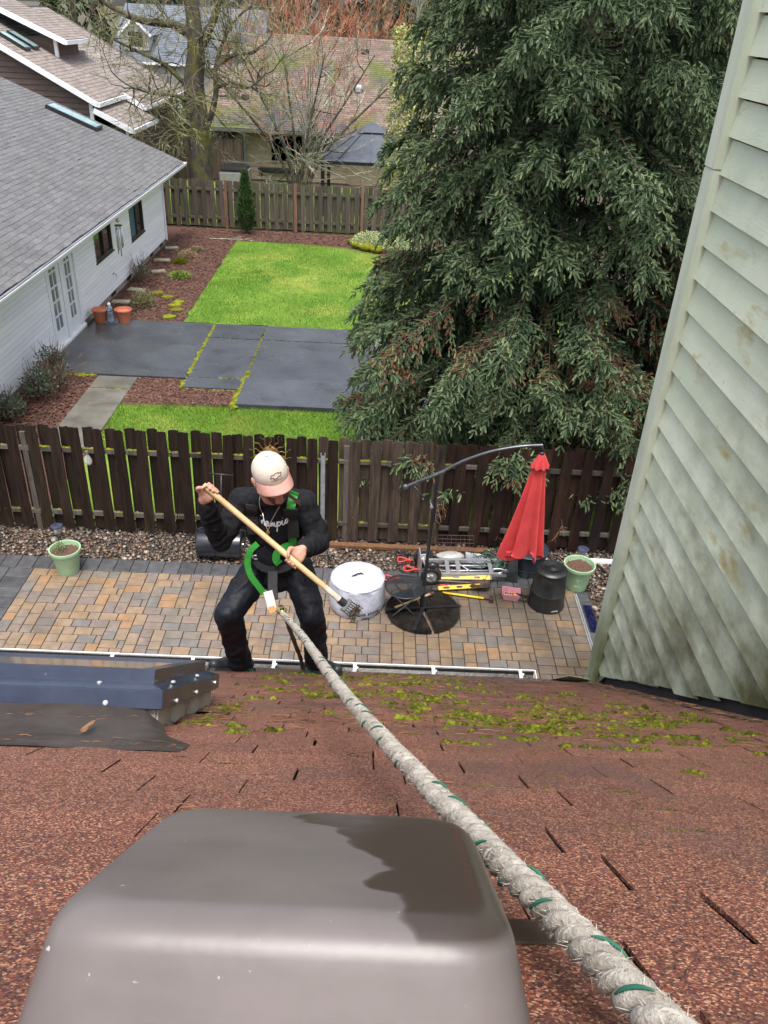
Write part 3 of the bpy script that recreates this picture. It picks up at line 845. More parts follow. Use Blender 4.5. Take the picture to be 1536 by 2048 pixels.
# gutter (dark inside, white lip)
gz = 3.475
gp = [(4.075, gz), (4.075, gz-0.11), (4.16, gz-0.11), (4.200, gz-0.03), (4.200, gz+0.002), (4.1935, gz+0.002), (4.192, gz-0.02), (4.15, gz-0.098), (4.087, gz-0.098), (4.087, gz)]
gut = MB().prism(gp, 'x', -4.0, 1.17).prism([(4.077, gz-0.004), (4.077, gz-0.108), (4.158, gz-0.108), (4.20, gz-0.03), (4.20, gz)], 'x', 1.171, 1.176).build("gutter", m_white, oh)
m_gdark = mat("gutter_sludge", (0.015, 0.014, 0.012), (0.035, 0.03, 0.022), sc=9, rough=0.35, bump=0.4, bsc=30)
MB().prism([(4.089, gz-0.09), (4.15, gz-0.09), (4.190, gz-0.022), (4.191, gz-0.003), (4.186, gz-0.006), (4.182, gz-0.030), (4.150, gz-0.055), (4.10, gz-0.05), (4.089, gz-0.03)], 'x', -3.99, 1.165).build("gutter_sludge", m_gdark, gut)
for x in (-1.68, -1.14, -0.595, -0.051, 0.479, 1.07):
    h = MB()
    h.bar((x, 4.08, gz-0.012), (x, 4.20, gz-0.002), 0.022, 0.005)
    h.bar((x-0.02, 4.10, gz-0.006), (x+0.02, 4.16, gz-0.002), 0.012, 0.006)
    h.bar((x, 4.088, gz-0.05), (x, 4.088, gz+0.01), 0.03, 0.004, (0, 1, 0))
    h.build("hanger", m_white, gut)
# upper storey side wall with weathered clapboards
m_clap = mat("weathered_siding", (0.52, 0.58, 0.43), (0.64, 0.685, 0.545), sc=1.2, st=(1, 0.5, 1.5), rough=0.62, bump=0.3, bsc=26, bst=(1, 0.4, 9), rand=0.05, bdist=0.006,
             layers=[((0.40, 0.31, 0.09), 3.4, 0.59, 0.72, (1, 0.8, 2.2)), ((0.15, 0.155, 0.08), 5.0, 0.38, 0.70, (1, 1, 2.0), ((0, 0.64, 0.768), 6.9, 5.45)), ((0.060, 0.060, 0.018), 2.6, 0.22, 0.56, (1, 1, 1), ((0, 0.64, 0.768), 5.95, 5.38)), ((0.30, 0.29, 0.2), 40.0, 0.66, 0.75), ((0.42, 0.485, 0.365), 1.1, 0.5, 0.7)], wpos=True)
m_trim = mat("weathered_trim", (0.48, 0.535, 0.40), (0.61, 0.65, 0.535), sc=6, st=(1, 1, 0.25), rough=0.65, bump=0.3, bsc=30, bst=(1, 1, 0.15), bdist=0.004,
             layers=[((0.07, 0.085, 0.02), 2.2, 0.30, 0.60, (1, 1, 0.6), (2, 5.2, 3.7)), ((0.18, 0.2, 0.1), 5.0, 0.5, 0.75, (1, 1, 0.5), (2, 6.4, 4.2))])
WX = 1.49
dw = MB()
dw.add([(WX+0.012, 3.84, 3.70), (WX+0.012, -1.6, 8.25), (WX+0.012, -1.6, 10.2), (WX+0.012, 3.84, 10.2), (5, 3.84, 3.70), (5, -1.6, 8.25), (5, -1.6, 10.2), (5, 3.84, 10.2)],
       [(0, 1, 2, 3), (7, 6, 5, 4), (0, 3, 7, 4), (1, 5, 6, 2), (0, 4, 5, 1), (2, 6, 7, 3)])
upw = dw.build("upper_wall", m_deck, oh)
fw_ = lambda u, z, w: (WX-w, u, z)
random.seed(5)
z = 3.665; 
while z < 9.6:
    zt = z+0.1515; dz = random.uniform(0.04, 0.075)
    cl = lambda q, dz=dz: (6.9+dz-q)/PT
    a, b = max(-1.5, cl(z)), max(-1.5, cl(zt)); q = 3.855
    if q-a > 0.01 or q-b > 0.01:
        a = min(a, q-0.005)
        pr = 0.027  # slot over the dark backing stands in for the lap shadow
        vs = [fw_(a, z+0.010, 0), fw_(q, z+0.010, 0), fw_(q, zt, 0), fw_(b, zt, 0), fw_(a, z+0.010, pr), fw_(q, z+0.010, pr), fw_(q, zt, 0.006), fw_(b, zt, 0.006)]
        MB().add(vs, [(0, 3, 2, 1), (4, 5, 6, 7), (0, 1, 5, 4), (1, 2, 6, 5), (2, 3, 7, 6), (3, 0, 4, 7)]).build("clapboard", m_clap, upw)
    z = zt
MB().box((WX-0.058, 3.835, 3.62), (WX+0.03, 3.955, 6.72)).build("corner_board", m_trim, upw, bevel=0.004)
MB().box((WX-0.060, 3.833, 6.722), (WX+0.03, 3.957, 9.7)).build("corner_board", m_trim, upw, bevel=0.004)
# flashing and grime strip where the wall meets the roof
m_flash = mat("old_flashing", (0.03, 0.026, 0.022), (0.06, 0.05, 0.04), sc=9, rough=0.6, bump=0.4, bsc=40)
fl = MB(); 
for k in range(24):
    v0 = EAVE_V-0.05-k*0.2
    fl.add([RP(WX-0.10, v0, 0.006+0.002*(k % 2)), RP(WX-0.10, v0-0.21, 0.006+0.002*(k % 2)), RP(WX+0.02, v0-0.21, 0.008), RP(WX+0.02, v0, 0.008), RP(WX+0.012, v0-0.21, 0.10), RP(WX+0.012, v0, 0.10)], [(0, 1, 2, 3), (3, 2, 4, 5)])
fl.build("wall_flashing", m_flash, upw)
# lifted flap of metal at the foot of the corner board
MB().add([RP(1.20, EAVE_V-0.12, 0.008), RP(1.52, EAVE_V-0.05, 0.01), RP(1.50, EAVE_V-0.24, 0.02), RP(1.30, EAVE_V-0.30, 0.05), RP(1.2, EAVE_V-0.12, 0.004), RP(1.52, EAVE_V-0.05, 0.006), RP(1.50, EAVE_V-0.24, 0.016), RP(1.30, EAVE_V-0.30, 0.046)],
         [(0, 1, 2, 3), (7, 6, 5, 4), (0, 4, 5, 1), (1, 5, 6, 2), (2, 6, 7, 3), (3, 7, 4, 0)]).build("flashing_flap", m_trim, upw)

# ---- skylight
m_skirt = mat("dark_skylight_metal", (0.020, 0.030, 0.058), (0.034, 0.046, 0.080), sc=6, rough=0.30, spec=0.6, bump=0.05, bsc=20, layers=[((0.14, 0.14, 0.15), 30, 0.7, 0.76)], wet=(4, 0.4, 0.6, 0.18))
m_apron = mat("brown_membrane", (0.034, 0.027, 0.023), (0.066, 0.053, 0.046), sc=5, rough=0.6, bump=0.3, bsc=9, bdist=0.02, spec=0.3, wet=(3, 0.5, 0.68, 0.3), layers=[((0.09, 0.085, 0.08), 7, 0.66, 0.76, (0.4, 2, 2))])
m_curb = mat("grey_curb_flashing", (0.42, 0.39, 0.365), (0.52, 0.485, 0.455), sc=5, rough=0.5, layers=[((0.05, 0.045, 0.04), 6, 0.5, 0.72, (1, 1, 1.5))])
def rbox(mb_, u0, u1, v0, v1, h0, h1, ins=0.0):
    P = [RP(u, v, h0) for u, v in ((u0, v0), (u1, v0), (u1, v1), (u0, v1))] + [RP(u, v, h1) for u, v in ((u0+ins, v0+ins), (u1-ins, v0+ins), (u1-ins, v1-ins), (u0+ins, v1-ins))]
    return mb_.add(P, [(3, 2, 1, 0), (4, 5, 6, 7), (0, 1, 5, 4), (1, 2, 6, 5), (2, 3, 7, 6), (3, 0, 4, 7)])
skO = rbox(MB(), -1.34, -0.515, 1.90, 2.62, -0.01, 0.09).build("skylight", m_curb, oh)
for k in range(6):
    v0 = 1.91+k*0.118
    rbox(MB(), -0.515, -0.509+0.0012*(k % 2), v0, v0+0.126, 0.0, 0.085).build("step_flashing", m_curb, skO)
s = MB(); rbox(s, -1.37, -0.490, 1.865, 2.66, 0.056, 0.102); rbox(s, -1.37, -0.490, 1.865, 2.66, 0.1022, 0.118, 0.045)
s.build("skirt", m_skirt, skO, bevel=0.002, seg=1)
s = MB()
for a in ((-1.31, -0.53, 1.925, 1.965), (-1.31, -0.53, 2.565, 2.605), (-1.31, -1.27, 1.965, 2.565), (-0.57, -0.53, 1.965, 2.565)): rbox(s, a[0], a[1], a[2], a[3], 0.112, 0.150)
s.build("upper_frame", m_skirt, skO)
m_dglass = mat("bronze_glass", (0.05, 0.042, 0.03), (0.08, 0.065, 0.045), sc=4, rough=0.06, spec=0.9)
rbox(MB(), -1.271, -0.569, 1.964, 2.566, 0.135, 0.144).build("glass", m_dglass, skO)
ap = MB(); prof = [(1.868, 0.062), (1.845, 0.054), (1.815, 0.040), (1.76, 0.022), (1.70, 0.013), (1.655, 0.010), (1.635, 0.015), (1.62, 0.009), (1.53, 0.007)]
us = np.linspace(-1.75, 0, 30)
rowsA = []
for i, (v, h) in enumerate(prof):
    ur = -0.478+0.115*max(0, (1.868-v)/0.24)**1.6 if v > 1.62 else -0.37
    row = []
    for k in range(24):
        t = k/23; u = -1.75+(ur+1.75)*t
        e = 1-max(0, (t-0.93)/0.07)**2*0.85
        row.append(RP(u, v, 0.006+(h-0.006)*e+0.002*math.sin(u*23+v*40)))
    rowsA.append(row)
for i in range(len(prof)):
    ap.v += [tuple(p) for p in rowsA[i]]
for i in range(len(prof)-1):
    for k in range(23):
        a = i*24+k; ap.f.append((a, a+1, a+25, a+24))
ap.build("apron", m_apron, skO, smooth=True)
m_screw = mat("screw_head", (0.62, 0.63, 0.65), (0.7, 0.7, 0.7), rough=0.3, metal=0.6)
for (u, v, h, ax) in ((-0.63, 1.864, 0.068, 'v'), (-1.02, 1.864, 0.07, 'v'), (-0.489, 2.02, 0.066, 'u'), (-0.489, 2.28, 0.07, 'u'), (-0.489, 2.58, 0.08, 'u'), (-0.66, 1.90, 0.114, 'n'), (-0.95, 1.90, 0.114, 'n'), (-0.505, 2.03, 0.114, 'n'), (-0.505, 2.35, 0.114, 'n')):
    c = RP(u, v, h); d = {'v': -VD, 'u': Vector((1, 0, 0)), 'n': ND}[ax]
    MB().tube([c-d*0.002, c+d*0.002, c+d*0.004], [0.0068, 0.0068, 0.004], 10).build("screw", m_screw, skO)

# ---- roof vent in the foreground
m_vent = mat("brown_vent_paint", (0.112, 0.096, 0.093), (0.148, 0.128, 0.124), sc=6, rough=0.38, spec=0.45, bump=0.2, bsc=5, bdist=0.012, layers=[((0.125, 0.108, 0.104), 14, 0.55, 0.75, (0.35, 1.8, 1)), ((0.075, 0.062, 0.058), 7, 0.60, 0.75), ((0.42, 0.42, 0.43), 42, 0.735, 0.745), ((0.30, 0.29, 0.285), 120, 0.72, 0.735)])  # sky sheen of the film put into the paler base; wet patch darker
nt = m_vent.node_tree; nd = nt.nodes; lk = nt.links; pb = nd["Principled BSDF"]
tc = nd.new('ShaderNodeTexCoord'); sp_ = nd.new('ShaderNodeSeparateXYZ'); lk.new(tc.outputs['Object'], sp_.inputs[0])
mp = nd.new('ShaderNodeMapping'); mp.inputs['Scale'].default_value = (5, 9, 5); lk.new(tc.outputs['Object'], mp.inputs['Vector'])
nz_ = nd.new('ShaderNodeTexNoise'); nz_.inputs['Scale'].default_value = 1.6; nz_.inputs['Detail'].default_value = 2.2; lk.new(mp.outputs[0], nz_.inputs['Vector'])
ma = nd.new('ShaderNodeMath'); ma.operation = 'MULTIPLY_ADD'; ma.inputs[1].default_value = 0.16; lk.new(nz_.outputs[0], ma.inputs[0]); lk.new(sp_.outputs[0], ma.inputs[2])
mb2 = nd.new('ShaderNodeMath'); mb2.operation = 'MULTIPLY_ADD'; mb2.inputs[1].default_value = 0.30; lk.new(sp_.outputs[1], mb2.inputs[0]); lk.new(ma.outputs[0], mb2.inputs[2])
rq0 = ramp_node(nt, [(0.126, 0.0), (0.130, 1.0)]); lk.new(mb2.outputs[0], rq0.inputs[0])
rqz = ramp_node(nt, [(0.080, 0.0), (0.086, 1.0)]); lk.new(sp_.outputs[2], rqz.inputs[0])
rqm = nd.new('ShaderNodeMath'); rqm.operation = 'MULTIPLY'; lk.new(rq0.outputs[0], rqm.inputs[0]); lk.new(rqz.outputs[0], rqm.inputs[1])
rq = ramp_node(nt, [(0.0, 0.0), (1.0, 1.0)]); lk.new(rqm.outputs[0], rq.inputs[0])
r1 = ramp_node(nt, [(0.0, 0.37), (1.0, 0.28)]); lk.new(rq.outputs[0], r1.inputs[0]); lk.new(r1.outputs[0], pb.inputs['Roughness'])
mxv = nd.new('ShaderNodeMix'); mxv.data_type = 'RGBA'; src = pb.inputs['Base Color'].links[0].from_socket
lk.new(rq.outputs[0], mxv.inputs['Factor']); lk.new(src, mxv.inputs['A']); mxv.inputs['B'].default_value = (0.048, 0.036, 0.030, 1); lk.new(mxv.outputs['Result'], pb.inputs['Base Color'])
# hood in roof axes: local x = u, y = down slope, z = height
def hood_mesh():
    nu, nv = 72, 72
    V = []; F = []
    hx, hy, rr, Hh = 0.152, 0.160, 0.030, 0.096
    for j in range(nv+1):
        for i in range(nu+1):
            a = (i/nu*2-1); b = (j/nv*2-1)
            # concentric rounded-square map: outer ring runs down the sides
            m_ = max(abs(a), abs(b))
            if m_ < 1e-6: V.append((0, 0, Hh+0.004)); continue
            # direction on a rounded square
            sq = (a/m_, b/m_)
            t = m_
            p = 9.0
            l = (abs(sq[0])**p+abs(sq[1])**p)**(1/p)
            dx, dy = sq[0]/l, sq[1]/l
            if t < 0.62:
                k = t/0.62; q = k; hx2, hy2 = hx-rr, hy-rr
                V.append((dx*hx2*q, dy*hy2*q, Hh+0.004*(1-k*k)))
            elif t < 0.88:
                k = (t-0.62)/0.26; an = k*math.pi/2*0.93
                V.append((dx*(hx-rr+rr*math.sin(an)), dy*(hy-rr+rr*math.sin(an)), Hh-rr+rr*math.cos(an)))
            else:
                k = (t-0.88)/0.12; an = math.pi/2*0.93
                z0 = Hh-rr+rr*math.cos(an)
                V.append((dx*(hx-rr+rr*math.sin(an)+0.012*k), dy*(hy-rr+rr*math.sin(an)+0.012*k), z0+(0.012-z0)*k))
    for j in range(nv):
        for i in range(nu):
            a = j*(nu+1)+i; F.append((a, a+1, a+nu+2, a+nu+1))
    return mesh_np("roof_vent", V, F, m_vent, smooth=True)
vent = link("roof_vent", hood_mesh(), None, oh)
mm = Matrix((Vector((1, 0, 0)), VD, ND)).transposed().to_4x4(); 
if mm.determinant() < 0: pass
mm.translation = RP(-0.040, 0.460, 0.0)-oh.location
vent.matrix_local = mm @ Matrix.Rotation(R(-1.5), 4, 'Z')
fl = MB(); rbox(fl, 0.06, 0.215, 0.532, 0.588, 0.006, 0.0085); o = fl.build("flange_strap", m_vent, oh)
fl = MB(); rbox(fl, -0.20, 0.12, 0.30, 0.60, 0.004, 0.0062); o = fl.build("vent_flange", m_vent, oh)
# ------------------------------------------------------------------ fences: each board a piece
def wood(name, c1, c2, layers=(), rough=0.7, rand=0.25):
    return mat(name, c1, c2, sc=3.0, st=(9, 9, 0.7), rough=rough, bump=0.5, bsc=4, bst=(14, 14, 0.6), rand=rand, hue=0.01, lo=0.3, hi=0.72, layers=layers, bdist=0.004, spec=0.18)
m_fdark = wood("wet_dark_board", (0.010, 0.0065, 0.005), (0.038, 0.024, 0.017), [((0.055, 0.042, 0.02), 1.3, 0.5, 0.75, (3, 3, 0.5), (2, 0.9, 0.1)), ((0.10, 0.08, 0.06), 9, 0.68, 0.75, (3, 3, 0.3))], 0.55)
m_fmid = wood("weathered_board", (0.042, 0.029, 0.021), (0.115, 0.085, 0.064), [((0.018, 0.013, 0.011), 1.2, 0.5, 0.68, (2, 2, 0.5)), ((0.20, 0.145, 0.10), 6, 0.64, 0.78, (4, 4, 0.3))], 0.65)
m_fred = wood("brown_board", (0.014, 0.0075, 0.0055), (0.05, 0.027, 0.018), [((0.012, 0.009, 0.008), 1.4, 0.5, 0.66, (2, 2, 0.5)), ((0.17, 0.12, 0.075), 5, 0.66, 0.76, (4, 4, 0.35))], 0.6)
m_frail = wood("fence_rail", (0.06, 0.052, 0.045), (0.125, 0.108, 0.09), [((0.03, 0.026, 0.02), 2, 0.55, 0.7)])
m_ffar = wood("lichen_board", (0.05, 0.042, 0.032), (0.12, 0.10, 0.078), [((0.085, 0.095, 0.045), 1.5, 0.5, 0.72, (2, 2, 0.5)), ((0.26, 0.27, 0.22), 5, 0.68, 0.8, (3, 3, 0.7))])

def board_mesh(w, h, t, m, rnd):
    """upright board with uneven, slightly broken top; origin at its foot"""
    n = 6; pts = []
    bow = rnd.gauss(0, 0.006)
    def xo(z): return bow*math.sin(math.pi*z/h)
    L = [(-w/2+xo(h*k/n)+rnd.gauss(0, 0.0012), h*k/n) for k in range(n+1)]
    Rr = [(w/2+xo(h*k/n)+rnd.gauss(0, 0.0012), h*k/n) for k in range(n+1)]
    L[-1] = (L[-1][0]+rnd.random()*0.008, h-rnd.random()*0.022); Rr[-1] = (Rr[-1][0]-rnd.random()*0.008, h-rnd.random()*0.022)
    top = [(-w*0.2, h+rnd.gauss(0, 0.006)), (w*0.2, h+rnd.gauss(0, 0.006))]
    poly = Rr+top[::-1]+L[::-1]
    mb_ = MB(); lay = []
    N_ = len(poly)
    vs = [(x, -t/2, z) for x, z in poly]+[(x, t/2, z) for x, z in poly]
    # side strips as quads keep the faces planar enough to shade cleanly
    fs = [tuple(range(N_)), tuple(range(N_, 2*N_))[::-1]]+[(i, (i+1) % N_, N_+(i+1) % N_, N_+i) for i in range(N_)]
    return mb_.add(vs, fs).mesh("board", m)
rnd = random.Random(3)
fence = empty("near_fence", (-0.5, 10.9, 0), "dark shadowbox board fence behind the paver patio, overhung by the spruce", "fence")
bsets = {k: [board_mesh(0.157, 1.76, 0.019, m, rnd) for _ in range(7)] for k, m in (("d", m_fdark), ("m", m_fmid), ("r", m_fred))}
PIT = 0.318; x = -8.2; i = 0
while x < 5.2:
    for side, (dx, yy) in enumerate(((0, 10.862), (PIT/2, 10.932))):
        xx = x+dx
        k = "d" if xx < -0.75+rnd.gauss(0, 0.15) else ("m" if xx < 1.15+rnd.gauss(0, 0.3) else "r")
        o = link("board", rnd.choice(bsets[k]), None, fence, (xx+0.5+rnd.gauss(0, 0.004), yy-10.9, 0.05+rnd.gauss(0, 0.008)), (rnd.gauss(0, 0.004), rnd.gauss(0, 0.006), rnd.gauss(0, 0.01)), (1.0+rnd.gauss(0, 0.02), 1, 1))
    x += PIT
for z in (0.30, 1.40):
    for a, b in ((-8.3, -5.4), (-5.39, -3.0), (-2.99, -0.6), (-0.59, 1.8), (1.81, 4.2), (4.21, 5.3)):
        MB().box((a, 10.873, z+rnd.gauss(0, 0.006)), (b, 10.921, z+0.07)).build("rail", m_frail, fence, bevel=0.003, seg=1)
for a in (-5.4, -3.0, -0.6, 1.8, 4.2):
    MB().box((a+0.19, 10.876, -0.1), (a+0.27, 10.92, 1.70)).build("post", m_frail, fence)
sp = []
for i in range(420):
    xx = rnd.uniform(-6.5, 1.2); z = rnd.choice((1.471, 1.471, 0.371))
    if xx > -0.8 and rnd.random() < 0.5: continue
    s = rnd.uniform(0.012, 0.035); sp.append((xx, 10.90+rnd.gauss(0, 0.010), z, s*1.4, s*0.8, s*0.5))
clumps("rail_moss", sp, m_moss, None, parent=fence)

far = empty("far_fence", (-3, 31.65, 0), "grey lichened board fence at the back of the green lawn", "fence")
bs = [board_mesh(0.158, 1.62, 0.02, m_ffar, rnd) for _ in range(8)]
x = -9.2
while x < 4.5:
    for dx, yy in ((0, 31.6), (0.165, 31.69)):
        link("board", rnd.choice(bs), None, far, (x+dx+3, yy-31.65, 0.06+rnd.gauss(0, 0.012)), (0, rnd.gauss(0, 0.008), 0))
    x += 0.33
for z in (0.32, 1.32): MB().box((-9.2, 31.62, z), (4.5, 31.675, z+0.09)).build("rail", m_ffar, far)
m_post = wood("brown_post", (0.11, 0.06, 0.035), (0.19, 0.115, 0.07))
for x in (-8.2, -5.8, -3.25, -0.8, 1.6): MB().box((x, 31.555, 0), (x+0.10, 31.60, 1.72)).build("post", m_post, far)

# fences in the yards behind
m_fback = wood("brown_back_board", (0.05, 0.036, 0.026), (0.105, 0.078, 0.056))
bk = [board_mesh(0.15, 1.8, 0.02, m_fback, rnd) for _ in range(5)]
sf = empty("side_fence", (-8.6, 37, 0), "brown board fence running back beside the tree trunk", "fence")
y = 32.2
while y < 41.2:
    link("board", rnd.choice(bk), None, sf, (rnd.gauss(0, 0.01)-(y-37)*0.17, y-37, 0.02+rnd.gauss(0, 0.01)), (0, 0, R(100)))
    y += 0.162
bf = empty("cross_fence", (-8, 41.4, 0), "brown board fence between the tree and the tan house", "fence")
x = -9.4
while x < -6.7:
    link("board", rnd.choice(bk), None, bf, (x+8, 0, 0.02), (0, rnd.gauss(0, 0.006), 0)); x += 0.162

# ------------------------------------------------------------------ things in the own yard
m_sage = mat("sage_plastic", (0.27, 0.42, 0.24), (0.34, 0.49, 0.30), sc=5, rough=0.42, layers=[((0.12, 0.15, 0.07), 3, 0.6, 0.8, (1, 1, 1), (2, 0.30, 0.0))])
m_potsoil = mat("potting_soil", (0.05, 0.025, 0.017), (0.14, 0.075, 0.05), sc=60, rough=0.9, bump=0.8, bsc=90)
def pot(loc, r0, r1, h, m, label, group, ms=m_potsoil, name="plant_pot"):
    p = empty(name, loc, label, "pot", group)
    k = MB().lathe([(0.0, 0.003), (r0*0.97, 0.0), (r0, 0.02), (r1*0.93, h*0.86), (r1*0.94, h*0.87), (r1*1.03, h*0.875), (r1*1.05, h*0.93), (r1*1.04, h*0.995), (r1, h), (r1*0.95, h*0.99), (r1*0.90, h*0.86), (r1*0.88, h*0.8)], 36)
    k.build("shell", m, p, smooth=50, loc=(0, 0, 0))
    s = MB(); n = 36; rr = r1*0.905
    s.add([(0, 0, h*0.84)]+[(rr*q*math.cos(2*math.pi*i/n), rr*q*math.sin(2*math.pi*i/n), h*0.83+random.gauss(0, 0.008)) for q in (0.35, 0.7, 1) for i in range(n)],
          [(0, 1+i, 1+(i+1) % n) for i in range(n)]+[(1+r*n+i, 1+(r+1)*n+i, 1+(r+1)*n+(i+1) % n, 1+r*n+(i+1) % n) for r in range(2) for i in range(n)])
    s.build("soil", ms, p, smooth=True, loc=(0, 0, 0))
    return p
pot((-4.38, 9.81, 0), 0.155, 0.215, 0.40, m_sage, "sage green pot with a weedy plant at left edge of the patio", "sage green pots")
pr = pot((3.14, 9.95, 0), 0.16, 0.225, 0.42, m_sage, "sage green pot of bare brown soil beside the black compost bin", "sage green pots")
# raised square ornament on the right pot
e = MB()
for a, b in (((-0.05, 0.12), (0.05, 0.12)), ((0.05, 0.12), (0.05, 0.24)), ((0.05, 0.24), (-0.05, 0.24)), ((-0.05, 0.24), (-0.05, 0.12)), ((-0.03, 0.22), (0.03, 0.15)), ((-0.03, 0.16), (0.0, 0.21))):
    P = []
    for t in (0, 0.5, 1):
        q = (a[0]+(b[0]-a[0])*t, a[1]+(b[1]-a[1])*t); rad = 0.16+(0.225*0.93-0.16)*(q[1]/0.36)
        an = -math.pi/2+q[0]/rad-0.15
        P.append((rad*math.cos(an), rad*math.sin(an), q[1]))
    e.tube(P, 0.004, 5)
e.build("ornament", m_sage, pr, loc=(0, 0, 0))

def leafy(name, c, n, rad, hgt, m, parent=None, leaf=0.03, up=0.5, zmin=0.0, aspect=0.4, shape='dome'):
    """many small leaf quads through a volume"""
    c = np.array(c); u = rng.normal(0, 1, (n, 3)); u /= np.linalg.norm(u, axis=1)[:, None]
    r = rng.random(n)**0.45
    P = u*r[:, None]*np.array([rad, rad, hgt]);
    P[:, 2] = np.abs(P[:, 2])+zmin
    d = u*0.7+rng.normal(0, 0.6, (n, 3)); d[:, 2] += up
    d /= np.linalg.norm(d, axis=1)[:, None]
    s = np.cross(d, rng.normal(0, 1, (n, 3))); s /= np.linalg.norm(s, axis=1)[:, None]
    l = leaf*(0.6+0.8*rng.random(n))[:, None]; w = l*aspect
    b = P+c
    V = np.stack([b, b+d*l*0.5+s*w*0.5, b+d*l, b+d*l*0.5-s*w*0.5], 1).reshape(-1, 3)
    return link(name, mesh_np(name, V, np.arange(n*4).reshape(-1, 4), m), None, parent)
m_herb = mat("herb_leaf", (0.12, 0.15, 0.06), (0.26, 0.28, 0.14), sc=9, rough=0.6, isl=True, rand=0.4)
hb = empty("potted_weed", (-4.46, 9.84, 0.33), "small straggly herb growing in the left sage pot", "plant")
leafy("foliage", (-4.46, 9.84, 0.33), 420, 0.09, 0.14, m_herb, hb, 0.022, 0.8)
k = MB()
for i in range(16):
    a = random.random()*6.28; r = random.random()*0.06
    k.tube([(-4.46+r*math.cos(a)*0.4, 9.84+r*math.sin(a)*0.4, 0.32), (-4.46+r*1.4*math.cos(a), 9.84+r*1.4*math.sin(a), 0.42+random.random()*0.16)], 0.002, 4)
k.build("stem", m_herb, hb)

# solar path lights
def solar(loc, label):
    p = empty("path_light", loc, label, "garden light", "solar path lights")
    MB().tube([(0, 0, 0), (0, 0, 0.16)], 0.012, 8).build("stake", m_black, p, loc=(0, 0, 0))
    MB().lathe([(0.055, 0.15), (0.058, 0.25), (0.05, 0.255)], 18).build("lens", mat("clear_plastic", (0.5, 0.52, 0.55), (0.6, 0.62, 0.65), rough=0.15, alpha=0.45), p, smooth=True, loc=(0, 0, 0))
    MB().lathe([(0.0, 0.285), (0.05, 0.28), (0.088, 0.265), (0.09, 0.25), (0.05, 0.252), (0, 0.252)], 22).build("cap", mat("solar_cap", (0.03, 0.035, 0.06), (0.06, 0.07, 0.11), rough=0.2), p, smooth=40, loc=(0, 0, 0))
solar((-4.80, 10.62, -0.02), "round solar path light behind the left sage pot")
solar((3.36, 10.62, -0.02), "round solar path light behind the right sage pot")

# lamp globe, sun ornament on the fence
fl = empty("fence_lamp", (-4.22, 10.84, 1.30), "clear glass bulb lamp hanging on the left fence boards", "lamp")
MB().lathe([(0.012, 0.16), (0.016, 0.12), (0.045, 0.07), (0.06, 0.02), (0.055, -0.02), (0.03, -0.045), (0, -0.05)], 20).build("glass_bulb", mat("bulb_glass", (0.55, 0.55, 0.52), (0.7, 0.7, 0.66), rough=0.06, alpha=0.35, spec=0.9), fl, smooth=True, loc=(0, -0.05, 0))
MB().lathe([(0.0, 0.185), (0.02, 0.18), (0.022, 0.14), (0.0, 0.135)], 12).build("cap", mat("brass_cap", (0.35, 0.27, 0.14), (0.45, 0.36, 0.2), rough=0.35, metal=0.6), fl, loc=(0, -0.05, 0))
MB().tube([(0, 0.03, 0.22), (0, -0.05, 0.23), (0, -0.05, 0.18)], 0.004, 6).build("hook", m_black, fl, loc=(0, 0, 0))
m_sun = mat("rusty_gilt_metal", (0.10, 0.05, 0.015), (0.24, 0.14, 0.035), sc=14, rough=0.45, metal=0.5, layers=[((0.10, 0.11, 0.02), 6, 0.55, 0.7)])
sn = empty("sun_ornament", (-1.50, 10.84, 1.56), "rusty metal sun with wavy rays hung on the fence", "ornament")
MB().ell((0, -0.03, 0), (0.13, 0.05, 0.13), 24, 12).build("face", m_sun, sn, smooth=True, loc=(0, 0, 0))
nf = MB().ell((0, -0.06, 0.0), (0.06, 0.03, 0.09)).ell((0, -0.085, -0.005), (0.02, 0.02, 0.035)); nf.ell((-0.045, -0.075, 0.03), (0.02, 0.01, 0.009)).ell((0.045, -0.075, 0.03), (0.02, 0.01, 0.009)).ell((0, -0.075, -0.055), (0.035, 0.012, 0.01)).ell((0, -0.06, 0.145), (0.022, 0.02, 0.024))
nf.build("features", m_sun, sn, smooth=True, loc=(0, 0, 0))
for k in range(14):
    a = 2*math.pi*k/14+0.2; P = []
    for t in np.linspace(0, 1, 12):
        r = 0.12+0.20*t; w = 0.02*math.sin(t*9)*(0.4+t)
        P.append((r*math.cos(a)-w*math.sin(a), -0.03+0.0*t, r*math.sin(a)+w*math.cos(a)))
    MB().tube(P, [0.008*(1-0.75*t)+0.0015 for t in np.linspace(0, 1, 12)], 6).build("ray", m_sun, sn, smooth=True, loc=(0, 0, 0))

# galvanised post
gp_ = empty("steel_post", (-0.72, 10.80, 0), "pale galvanised steel channel post standing against the fence", "post")
MB().prism([(-0.032, -0.02), (0.032, -0.02), (0.032, 0.02), (0.026, 0.02), (0.026, -0.013), (-0.026, -0.013), (-0.026, 0.02), (-0.032, 0.02)], 'z', 0, 1.58).build("channel", m_galv, gp_, loc=(0, 0, 0))
k = MB(); 
for a in (-0.029, 0.029): k.box((a-0.006, -0.022, 1.575), (a+0.006, 0.02, 1.61))
k.build("tab", m_galv, gp_, loc=(0, 0, 0))
# lumber
MB().box((-0.95, 10.69, 0.0), (1.9, 10.80, 0.055)).build("lumber_plank", wood("cedar_plank", (0.13, 0.062, 0.03), (0.22, 0.115, 0.06)), None, bevel=0.004)
tag(bpy.data.objects["lumber_plank"], "reddish brown timber lying along the foot of the fence", "plank")
